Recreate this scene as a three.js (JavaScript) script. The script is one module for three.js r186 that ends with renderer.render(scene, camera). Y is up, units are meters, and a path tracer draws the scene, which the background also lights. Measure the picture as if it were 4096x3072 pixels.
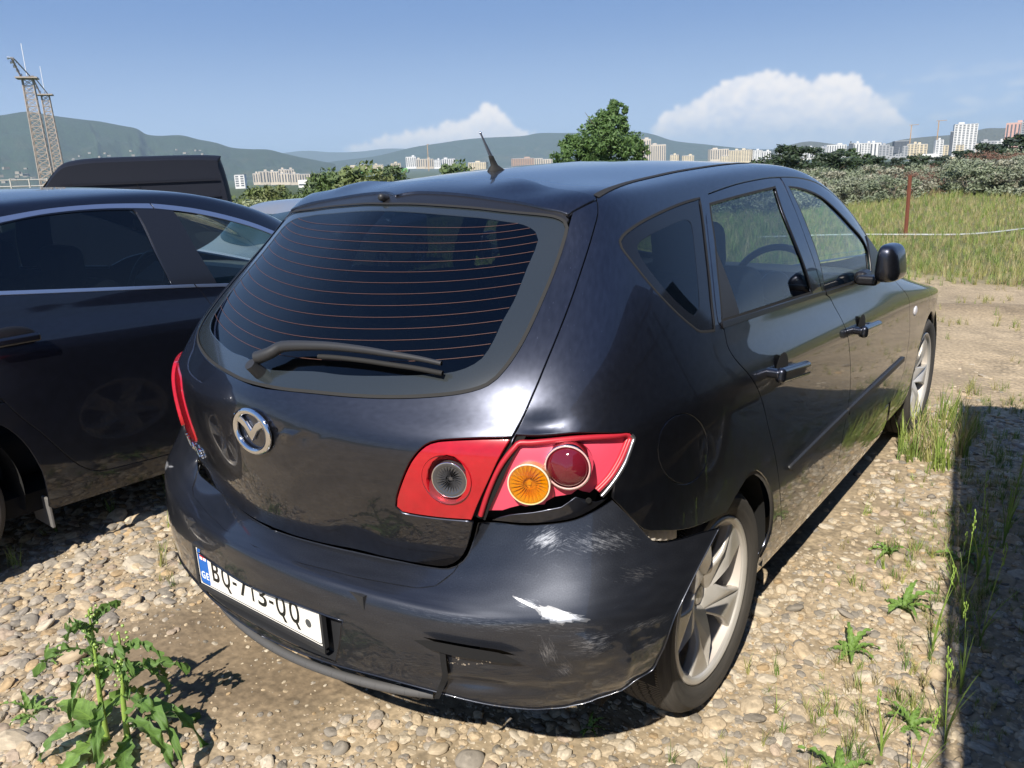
import * as THREE from 'three';
import { mergeGeometries } from 'three/addons/utils/BufferGeometryUtils.js';
import { ImprovedNoise } from 'three/addons/math/ImprovedNoise.js';
import { RoundedBoxGeometry } from 'three/addons/geometries/RoundedBoxGeometry.js';
import { FontLoader } from 'three/addons/loaders/FontLoader.js';
import { TextGeometry } from 'three/addons/geometries/TextGeometry.js';

// ------------------------------------------------------------------ camera, sky, sun, exposure
const scene = new THREE.Scene();
const D2R = Math.PI / 180;
const camera = new THREE.PerspectiveCamera(52.43, 4 / 3, 0.05, 40000);
camera.position.set(1.5872, 1.4922, 1.8143);
camera.rotation.set(-16.008 * D2R, 38.199 * D2R, -2.143 * D2R, 'YXZ');
camera.updateMatrixWorld();
const renderer = new THREE.WebGLRenderer({ antialias: true });
renderer.toneMapping = THREE.LinearToneMapping;
renderer.toneMappingExposure = 1.65;
renderer.shadowMap.enabled = true;

let seed = 12345;
const rnd = () => { seed = (seed * 1664525 + 1013904223) >>> 0; return seed / 4294967296; };
const rr = (a, b) => a + (b - a) * rnd();
const noise = new ImprovedNoise();
const nz = (x, y, z = 0) => noise.noise(x, y, z);
const fbm = (x, y, o = 4, z = 0) => { let s = 0, a = 0.5, f = 1; for (let i = 0; i < o; i++) { s += a * nz(x * f, y * f, z + i * 7.3); a *= 0.5; f *= 2.03; } return s; };
const clamp = (x, a = 0, b = 1) => Math.min(b, Math.max(a, x));
const sstep = (a, b, x) => { const t = clamp((x - a) / (b - a)); return t * t * (3 - 2 * t); };
const lerp = (a, b, t) => a + (b - a) * t;

const sunAz = 18 * D2R, sunEl = 46 * D2R;
const sunDir = new THREE.Vector3(Math.sin(sunAz) * Math.cos(sunEl), Math.sin(sunEl), Math.cos(sunAz) * Math.cos(sunEl));
{
  const W = 2048, Hh = 1024, data = new Float32Array(W * Hh * 4);
  const pl = (pts, x) => { if (x <= pts[0][0] || x >= pts[pts.length - 1][0]) return -9; for (let i = 1; i < pts.length; i++) if (x < pts[i][0]) { const [a, b] = pts[i - 1], [c, d] = pts[i]; return b + (d - b) * (x - a) / (c - a); } return -9; };
  // cloud top outlines, azimuth / elevation in degrees
  const big = [[-28.4, 0.2], [-27.8, 1.6], [-27.0, 2.7], [-26.2, 3.2], [-25.2, 3.4], [-24.2, 3.7], [-23.4, 4.2], [-22.4, 4.7], [-21.0, 5.0], [-19.8, 4.9], [-18.8, 4.5], [-17.6, 4.3], [-16.4, 4.4], [-15.2, 4.4], [-14.6, 3.9], [-14.0, 3.3], [-13.2, 2.9], [-12.6, 2.2], [-11.6, 1.0], [-11.0, 0.3]];
  const small = [[-49.2, 0.9], [-48.6, 1.4], [-46.6, 1.8], [-44.2, 2.1], [-42.4, 2.6], [-41.0, 2.6], [-40.2, 3.0], [-39.4, 3.7], [-38.6, 3.7], [-38.0, 2.9], [-37.2, 2.2], [-36.2, 1.7], [-35.2, 1.2]];
  for (let j = 0; j < Hh; j++) {
    const el = (j + 0.5) / Hh * 180 - 90;
    for (let i = 0; i < W; i++) {
      const th = ((i + 0.5) / W - 0.5) * 2 * Math.PI;           // atan2(z, x)
      const az = Math.atan2(Math.cos(th), -Math.sin(th)) / D2R;   // 0 = -z, negative = -x
      const e = Math.max(el, 0), k = Math.pow(clamp(e / 90), 0.42);
      const h0 = [0.285, 0.385, 0.535], h1 = [0.122, 0.210, 0.395], h2 = [0.052, 0.115, 0.30];
      const t1 = sstep(0, 11, e), t2 = sstep(8, 70, e);
      const c = [0, 1, 2].map((q) => lerp(lerp(h0[q], h1[q], t1), h2[q], t2));
      if (el < 0) { const g = [0.30, 0.29, 0.24]; const t = sstep(0, -6, el); for (let q = 0; q < 3; q++) c[q] = lerp(c[q], g[q], t); }
      // cumulus
      if (el > -1 && el < 8 && az > -55 && az < 12) {
        const n1 = fbm(az * 0.75 + 40, el * 1.1, 5), n2 = fbm(az * 1.9 + 9, el * 2.4, 4, 3.1), n3 = fbm(az * 0.35, el * 0.5 + 3, 4, 8.2);
        for (const [prof, lo, wisp] of [[big, 0.55, 0], [small, 1.0, 0]]) {
          const top = pl(prof, az); if (top < -1) continue;
          const d = top - el + n1 * 0.6 + n2 * 0.5 + 0.1 + fbm(az * 5, el * 5.5, 3, 5.5) * 0.35;
          let a = sstep(0.0, 0.17, d) * sstep(-0.6, 0.4, el - lo * 0.3 + n1 * 0.6);
          if (prof === big) a *= lerp(1, 0.72, sstep(2.2, 0.4, el + n3));
          const lit = clamp(0.72 + n2 * 0.9 + n1 * 0.7 - sstep(0.5, 2.6, d) * 0.32 + (prof === big ? sstep(-22, -16, az) * 0.22 : 0.18));
          const cl = [lerp(0.40, 0.66, lit), lerp(0.45, 0.63, lit), lerp(0.55, 0.61, lit)];
          for (let q = 0; q < 3; q++) c[q] = lerp(c[q], cl[q], a);
        }
        // thin broken cloud to the right of the tower cloud
        const w = sstep(0.03, 0.34, fbm(az * 0.42 + 3, el * 1.5 + 5, 5, 2.7) + 0.06) * sstep(-15.5, -12.5, az) * sstep(5.2, 2.6, el) * 0.6;
        for (let q = 0; q < 3; q++) c[q] = lerp(c[q], [0.44, 0.48, 0.54][q], w);
      }
      const o = (j * W + i) * 4; data[o] = c[0]; data[o + 1] = c[1]; data[o + 2] = c[2]; data[o + 3] = 1;
    }
  }
  const sky = new THREE.DataTexture(data, W, Hh, THREE.RGBAFormat, THREE.FloatType);
  sky.mapping = THREE.EquirectangularReflectionMapping; sky.magFilter = THREE.LinearFilter; sky.minFilter = THREE.LinearFilter; sky.wrapS = THREE.RepeatWrapping; sky.needsUpdate = true;
  scene.background = sky; scene.environment = sky;
}
const sun = new THREE.DirectionalLight(new THREE.Color().setRGB(1, 0.93, 0.82), 4.6);
sun.position.copy(sunDir).multiplyScalar(60); sun.castShadow = true; sun.shadow.radius = 1;
sun.shadow.mapSize.set(4096, 4096);
Object.assign(sun.shadow.camera, { left: -12, right: 12, top: 12, bottom: -12, near: 1, far: 120 });
scene.add(sun, sun.target);

// ------------------------------------------------------------------ helpers
const nameCount = {};
const numbered = (n) => { const k = nameCount[n] = (nameCount[n] || 0) + 1; return k === 1 ? n : n + '_' + String(k - 1).padStart(3, '0'); };
function thing(name, label, category, pos = [0, 0, 0], turn = 0, group) {
  const o = new THREE.Group(); o.name = numbered(name); o.position.set(...pos); o.rotation.y = turn; o.userData = { label, category }; if (group) o.userData.group = group; scene.add(o); return o;
}
function part(name, geo, mat, parent) { const m = new THREE.Mesh(geo, mat); m.name = name; m.castShadow = m.receiveShadow = true; parent.add(m); return m; }
const merge = (l) => { const g = l.map((x) => { let q = x.index ? x.toNonIndexed() : x; for (const k of Object.keys(q.attributes)) if (!['position', 'normal', 'uv'].includes(k)) q.deleteAttribute(k); if (!q.attributes.uv) q.setAttribute('uv', new THREE.BufferAttribute(new Float32Array(q.attributes.position.count * 2), 2)); return q; }); return mergeGeometries(g); };
const box = (w, h, d, x = 0, y = 0, z = 0, r = 0) => { const g = r ? new RoundedBoxGeometry(w, h, d, 2, r) : new THREE.BoxGeometry(w, h, d); g.translate(x, y, z); return g; };
const V = (x, y, z) => new THREE.Vector3(x, y, z);
const bar = (a, b, r, seg = 8) => { const d = b.clone().sub(a), g = new THREE.CylinderGeometry(r, r, d.length(), seg); g.applyQuaternion(new THREE.Quaternion().setFromUnitVectors(V(0, 1, 0), d.clone().normalize())); g.translate((a.x + b.x) / 2, (a.y + b.y) / 2, (a.z + b.z) / 2); return g; };
const tube = (pts, r, seg = 40, rs = 8) => new THREE.TubeGeometry(new THREE.CatmullRomCurve3(pts), seg, r, rs);
const std = (c, o = {}) => new THREE.MeshStandardMaterial({ color: Array.isArray(c) ? new THREE.Color().setRGB(...c) : c, roughness: 0.6, ...o });
const phys = (c, o = {}) => new THREE.MeshPhysicalMaterial({ color: Array.isArray(c) ? new THREE.Color().setRGB(...c) : c, roughness: 0.4, ...o });
function canvasTex(w, h, draw, srgb = true, rep) {
  const c = document.createElement('canvas'); c.width = w; c.height = h; const x = c.getContext('2d'); draw(x, w, h);
  const t = new THREE.CanvasTexture(c); if (srgb) t.colorSpace = THREE.SRGBColorSpace; t.magFilter = THREE.LinearFilter; t.anisotropy = 8;
  if (rep) { t.wrapS = t.wrapT = THREE.RepeatWrapping; t.repeat.set(...rep); } return t;
}
function noiseTex(n, f, srgb, rep) {         // f(u, v) -> [r, g, b] 0..255, periodic if f is
  const d = new Uint8Array(n * n * 4);
  for (let j = 0; j < n; j++) for (let i = 0; i < n; i++) { const c = f(i / n, j / n), o = (j * n + i) * 4; d[o] = clamp(c[0], 0, 255); d[o + 1] = clamp(c[1], 0, 255); d[o + 2] = clamp(c[2], 0, 255); d[o + 3] = 255; }
  const t = new THREE.DataTexture(d, n, n); if (srgb) t.colorSpace = THREE.SRGBColorSpace; t.wrapS = t.wrapT = THREE.RepeatWrapping; t.magFilter = THREE.LinearFilter; t.minFilter = THREE.LinearMipmapLinearFilter; t.generateMipmaps = true; t.anisotropy = 8; if (rep) t.repeat.set(...rep); t.needsUpdate = true; return t;
}
const tileFbm = (u, v, p, o = 4) => { let s = 0, a = 0.5, f = p; for (let i = 0; i < o; i++) { const x = u * f, y = v * f, iu = u, iv = v; // blend 4 shifted copies so that the noise tiles
    const n00 = nz(x, y, i * 3.7), n10 = nz(x - f, y, i * 3.7), n01 = nz(x, y - f, i * 3.7), n11 = nz(x - f, y - f, i * 3.7);
    s += a * ((n00 * (1 - iu) + n10 * iu) * (1 - iv) + (n01 * (1 - iu) + n11 * iu) * iv); a *= 0.5; f *= 2; } return s; };

// ------------------------------------------------------------------ spline surfaces and trimmed panels
class Surf {
  constructor(G, openEnd) {
    this.nv = G.length; this.nu = G[0].length;
    const mir = (p) => [-p[0], p[1], p[2]], ex = (a, b) => a.map((q, i) => 2 * q - b[i]);
    const R = G.map((r) => [mir(r[1]), ...r, openEnd ? ex(r[r.length - 1], r[r.length - 2]) : mir(r[r.length - 2])]);
    this.H = [R[0].map((p, i) => ex(p, R[1][i])), ...R, R[R.length - 1].map((p, i) => ex(p, R[R.length - 2][i]))];
  }
  pos(u, v) {
    u = clamp(u, 0, this.nu - 1 - 1e-7); v = clamp(v, 0, this.nv - 1 - 1e-7);
    const i = Math.floor(u), j = Math.floor(v), B = (t) => [(1 - t) ** 3 / 6, (3 * t ** 3 - 6 * t * t + 4) / 6, (-3 * t ** 3 + 3 * t * t + 3 * t + 1) / 6, t ** 3 / 6];
    const bu = B(u - i), bv = B(v - j); let x = 0, y = 0, z = 0;
    for (let a = 0; a < 4; a++) for (let b = 0; b < 4; b++) { const w = bv[a] * bu[b], p = this.H[j + a][i + b]; x += w * p[0]; y += w * p[1]; z += w * p[2]; }
    return V(x, y, z);
  }
  frame(u, v) {
    const h = 2e-3, u0 = Math.max(0, u - h), u1 = Math.min(this.nu - 1, u + h), v0 = Math.max(0, v - h), v1 = Math.min(this.nv - 1, v + h);
    const su = this.pos(u1, v).sub(this.pos(u0, v)).divideScalar(u1 - u0), sv = this.pos(u, v1).sub(this.pos(u, v0)).divideScalar(v1 - v0);
    return { p: this.pos(u, v), su, sv, n: su.clone().cross(sv).normalize() };
  }
  at(u, v, off = 0) { const f = this.frame(u, v); return f.p.addScaledVector(f.n, off); }
  find(z, y, u = 9, v = 6) {                    // uv of a point seen square on from the side
    for (let k = 0; k < 40; k++) { const f = this.frame(u, v), ez = z - f.p.z, ey = y - f.p.y, det = f.su.z * f.sv.y - f.sv.z * f.su.y; const du = (ez * f.sv.y - f.sv.z * ey) / det, dv = (f.su.z * ey - ez * f.su.y) / det; u = clamp(u + clamp(du, -0.7, 0.7), 0.01, this.nu - 1.01); v = clamp(v + clamp(dv, -0.7, 0.7), 0.01, this.nv - 1.01); }
    return [u, v];
  }
}
function inset(S, poly, d, seam) {
  const n = poly.length; let A = 0; for (let i = 0; i < n; i++) { const a = poly[i], b = poly[(i + 1) % n]; A += a[0] * b[1] - b[0] * a[1]; }
  const sg = A > 0 ? 1 : -1;
  return poly.map((p, i) => {
    if (seam && seam(p)) return p;
    const f = S.frame(p[0], p[1]); const t = (q, r) => V(0, 0, 0).addScaledVector(f.su, r[0] - q[0]).addScaledVector(f.sv, r[1] - q[1]).normalize();
    const a = f.n.clone().cross(t(poly[(i + n - 1) % n], p)).multiplyScalar(sg), b = f.n.clone().cross(t(p, poly[(i + 1) % n])).multiplyScalar(sg);
    const w = a.clone().add(b), l = Math.max(0.5, w.length()); w.multiplyScalar(d * 2 / (l * l));
    const e = f.su.dot(f.su), g = f.sv.dot(f.sv), m = f.su.dot(f.sv), det = e * g - m * m, wa = w.dot(f.su), wb = w.dot(f.sv);
    return [p[0] + (wa * g - wb * m) / det, p[1] + (wb * e - wa * m) / det];
  });
}
const inside = (poly, x, y) => { let c = false; for (let i = 0, j = poly.length - 1; i < poly.length; j = i++) { const a = poly[i], b = poly[j]; if ((a[1] > y) !== (b[1] > y) && x < (b[0] - a[0]) * (y - a[1]) / (b[1] - a[1]) + a[0]) c = !c; } return c; };
function clipHalf(P, f, cut) { const o = []; for (let i = 0; i < P.length; i++) { const a = P[i], b = P[(i + 1) % P.length], fa = f(a), fb = f(b); if (fa >= 0) o.push(a); if ((fa >= 0) !== (fb >= 0)) { const t = fa / (fa - fb); o.push([a[0] + (b[0] - a[0]) * t, a[1] + (b[1] - a[1]) * t]); } } return o; }
function keyhole(outer, hole) {
  const ar = (p) => { let A = 0; for (let i = 0; i < p.length; i++) { const a = p[i], b = p[(i + 1) % p.length]; A += a[0] * b[1] - b[0] * a[1]; } return A; };
  let h = hole; if (ar(outer) * ar(hole) > 0) h = hole.slice().reverse();
  let best = 1e9, bi = 0, bj = 0; outer.forEach((p, i) => h.forEach((q, j) => { const d = (p[0] - q[0]) ** 2 + (p[1] - q[1]) ** 2; if (d < best) { best = d; bi = i; bj = j; } }));
  return [...outer.slice(0, bi + 1), ...h.slice(bj), ...h.slice(0, bj + 1), ...outer.slice(bi)];
}
// a sheet of the surface inside a uv polygon: o = {gap, off, thick, holes, cu, cv, disp(u,v,p), uv(u,v), seam(p)}
function panel(S, poly, o = {}) {
  const { gap = 0.0025, off = 0, thick = 0.012, holes = [], small = [], cu = 0.125, cv = 0.25, disp, seam = (p) => p[0] < 1e-3 || p[0] > S.nu - 1.01 || p[1] > S.nv - 1.01 } = o;
  const uvf = o.uv || ((u, v) => [u * 0.25, v * 0.1]);
  const P = inset(S, poly, gap, seam), Hs = holes.map((h) => inset(S, h, -gap));
  let K = P; for (const h of Hs) K = keyhole(K, h);
  const boxes = small.map((h) => [Math.min(...h.map((p) => p[0])), Math.max(...h.map((p) => p[0])), Math.min(...h.map((p) => p[1])), Math.max(...h.map((p) => p[1]))]);
  const pos = [], nor = [], uvs = [];
  const vert = (u, v) => {
    const f = S.frame(u, v); let d = off; if (disp) {
      const h = 0.02; d += disp(u, v); const gu = (disp(u + h, v) - disp(u - h, v)) / (2 * h), gv = (disp(u, v + h) - disp(u, v - h)) / (2 * h);
      const n = f.su.clone().addScaledVector(f.n, gu).cross(f.sv.clone().addScaledVector(f.n, gv)).normalize();
      return { p: f.p.addScaledVector(f.n, d), n };
    } return { p: f.p.addScaledVector(f.n, d), n: f.n };
  };
  const cache = new Map(); const vget = (q) => { const k = Math.round(q[0] * 1e5) + '_' + Math.round(q[1] * 1e5); let r = cache.get(k); if (!r) { r = vert(q[0], q[1]); r.uv = uvf(q[0], q[1]); cache.set(k, r); } return r; };
  const tri = (a, b, c) => { for (const q of [a, b, c]) { const r = vget(q); pos.push(r.p.x, r.p.y, r.p.z); nor.push(r.n.x, r.n.y, r.n.z); uvs.push(...r.uv); } };
  let u0 = 1e9, u1 = -1e9, v0 = 1e9, v1 = -1e9; for (const p of P) { u0 = Math.min(u0, p[0]); u1 = Math.max(u1, p[0]); v0 = Math.min(v0, p[1]); v1 = Math.max(v1, p[1]); }
  const I0 = Math.floor(u0 / cu), I1 = Math.ceil(u1 / cu), J0 = Math.floor(v0 / cv), J1 = Math.ceil(v1 / cv);
  for (let i = I0; i < I1; i++) {
    const a = i * cu, b = a + cu; const col = clipHalf(clipHalf(K, (p) => p[0] - a), (p) => b - p[0]); if (col.length < 3) continue;
    for (let j = J0; j < J1; j++) {
      const c = j * cv, d = c + cv;
      if (boxes.some((q) => q[0] < b && q[1] > a && q[2] < d && q[3] > c)) {      // torn or slotted spots: fine cells left out one by one
        const n = 22; for (let s = 0; s < n; s++) for (let t = 0; t < n; t++) { const x0 = a + cu * s / n, x1 = a + cu * (s + 1) / n, y0 = c + cv * t / n, y1 = c + cv * (t + 1) / n, mx = (x0 + x1) / 2, my = (y0 + y1) / 2; if (!inside(K, mx, my) || small.some((h) => inside(h, mx, my))) continue; tri([x0, y0], [x1, y0], [x1, y1]); tri([x0, y0], [x1, y1], [x0, y1]); }
        continue;
      }
      let cross = false; for (let k = 0; k < K.length && !cross; k++) { const p = K[k], q = K[(k + 1) % K.length]; if (Math.max(p[0], q[0]) >= a && Math.min(p[0], q[0]) <= b && Math.max(p[1], q[1]) >= c && Math.min(p[1], q[1]) <= d) cross = true; }
      if (!cross) { if (inside(K, (a + b) / 2, (c + d) / 2)) { tri([a, c], [b, c], [b, d]); tri([a, c], [b, d], [a, d]); } continue; }
      const q = clipHalf(clipHalf(col, (p) => p[1] - c), (p) => d - p[1]); if (q.length < 3) continue;
      const cl = []; for (const p of q) { const l = cl[cl.length - 1]; if (!l || Math.abs(l[0] - p[0]) + Math.abs(l[1] - p[1]) > 1e-7) cl.push(p); }
      if (cl.length < 3) continue;
      const T = THREE.ShapeUtils.triangulateShape(cl.map((p) => new THREE.Vector2(p[0], p[1])), []);
      for (const t of T) { const A = cl[t[0]], B = cl[t[1]], C = cl[t[2]]; const ar = (B[0] - A[0]) * (C[1] - A[1]) - (C[0] - A[0]) * (B[1] - A[1]); if (Math.abs(ar) < 1e-9) continue; if (ar > 0) tri(A, B, C); else tri(A, C, B); }
    }
  }
  // folded edge
  if (thick > 0) for (const [ring, sgn] of [[P, 1], ...Hs.map((h) => [h, -1])]) {
    let A = 0; for (let i = 0; i < ring.length; i++) { const a = ring[i], b = ring[(i + 1) % ring.length]; A += a[0] * b[1] - b[0] * a[1]; }
    const R = (A > 0 ? ring : ring.slice().reverse()), n = R.length;
    const L = R.map((p, i) => { const f = vget(p), fr = S.frame(p[0], p[1]), a = R[(i + n - 1) % n], b = R[(i + 1) % n]; const t = V(0, 0, 0).addScaledVector(fr.su, b[0] - a[0]).addScaledVector(fr.sv, b[1] - a[1]).normalize(); const out = t.cross(fr.n).multiplyScalar(sgn); return { p: f.p, n: f.n, out, uv: f.uv }; });
    for (let i = 0; i < n; i++) {
      const a = L[i], b = L[(i + 1) % n]; if (seam(R[i]) && seam(R[(i + 1) % n])) continue;
      const r = (q, k) => k === 0 ? [q.p, q.n] : k === 1 ? [q.p.clone().addScaledVector(q.out, 0.0012).addScaledVector(q.n, -0.0014), q.n.clone().add(q.out).normalize()] : [q.p.clone().addScaledVector(q.out, 0.0012).addScaledVector(q.n, -thick), q.out];
      for (let k = 0; k < 2; k++) { const Q = [[a, k], [b, k], [b, k + 1], [a, k + 1]].map(([q, m]) => [...r(q, m), q.uv]); const ord = sgn > 0 ? [0, 2, 1, 0, 3, 2] : [0, 1, 2, 0, 2, 3]; for (const m of ord) { const [p, nn, w] = Q[m]; pos.push(p.x, p.y, p.z); nor.push(nn.x, nn.y, nn.z); uvs.push(...w); } }
    }
  }
  const g = new THREE.BufferGeometry(); g.setAttribute('position', new THREE.Float32BufferAttribute(pos, 3)); g.setAttribute('normal', new THREE.Float32BufferAttribute(nor, 3)); g.setAttribute('uv', new THREE.Float32BufferAttribute(uvs, 2)); return g;
}
function mirrorX(g) { const m = g.clone(), p = m.attributes.position.array, n = m.attributes.normal.array, u = m.attributes.uv && m.attributes.uv.array; for (let i = 0; i < p.length; i += 3) { p[i] *= -1; n[i] *= -1; } const sw = (a, s) => { for (let i = 0; i < a.length; i += s * 3) for (let k = 0; k < s; k++) { const t = a[i + s + k]; a[i + s + k] = a[i + 2 * s + k]; a[i + 2 * s + k] = t; } }; if (!m.index) { sw(p, 3); sw(n, 3); if (u) sw(u, 2); } return m; }
const both = (g) => merge([g, mirrorX(g)]);
// a dark strip laid under a panel joint
function ribbon(S, line, w, off) { const pos = [], nor = [], n = line.length; const L = line.map((p, i) => { const f = S.frame(p[0], p[1]), a = line[Math.max(0, i - 1)], b = line[Math.min(n - 1, i + 1)]; const t = V(0, 0, 0).addScaledVector(f.su, b[0] - a[0]).addScaledVector(f.sv, b[1] - a[1]).normalize(), s = f.n.clone().cross(t); const c = f.p.clone().addScaledVector(f.n, off); return [c.clone().addScaledVector(s, w), c.clone().addScaledVector(s, -w), f.n]; }); for (let i = 0; i < n - 1; i++) { const [a, b, m] = L[i], [c, d, k] = L[i + 1]; for (const [p, q] of [[a, m], [b, m], [d, k], [a, m], [d, k], [c, k]]) { pos.push(p.x, p.y, p.z); nor.push(q.x, q.y, q.z); } } const g = new THREE.BufferGeometry(); g.setAttribute('position', new THREE.Float32BufferAttribute(pos, 3)); g.setAttribute('normal', new THREE.Float32BufferAttribute(nor, 3)); return g; }

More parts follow.
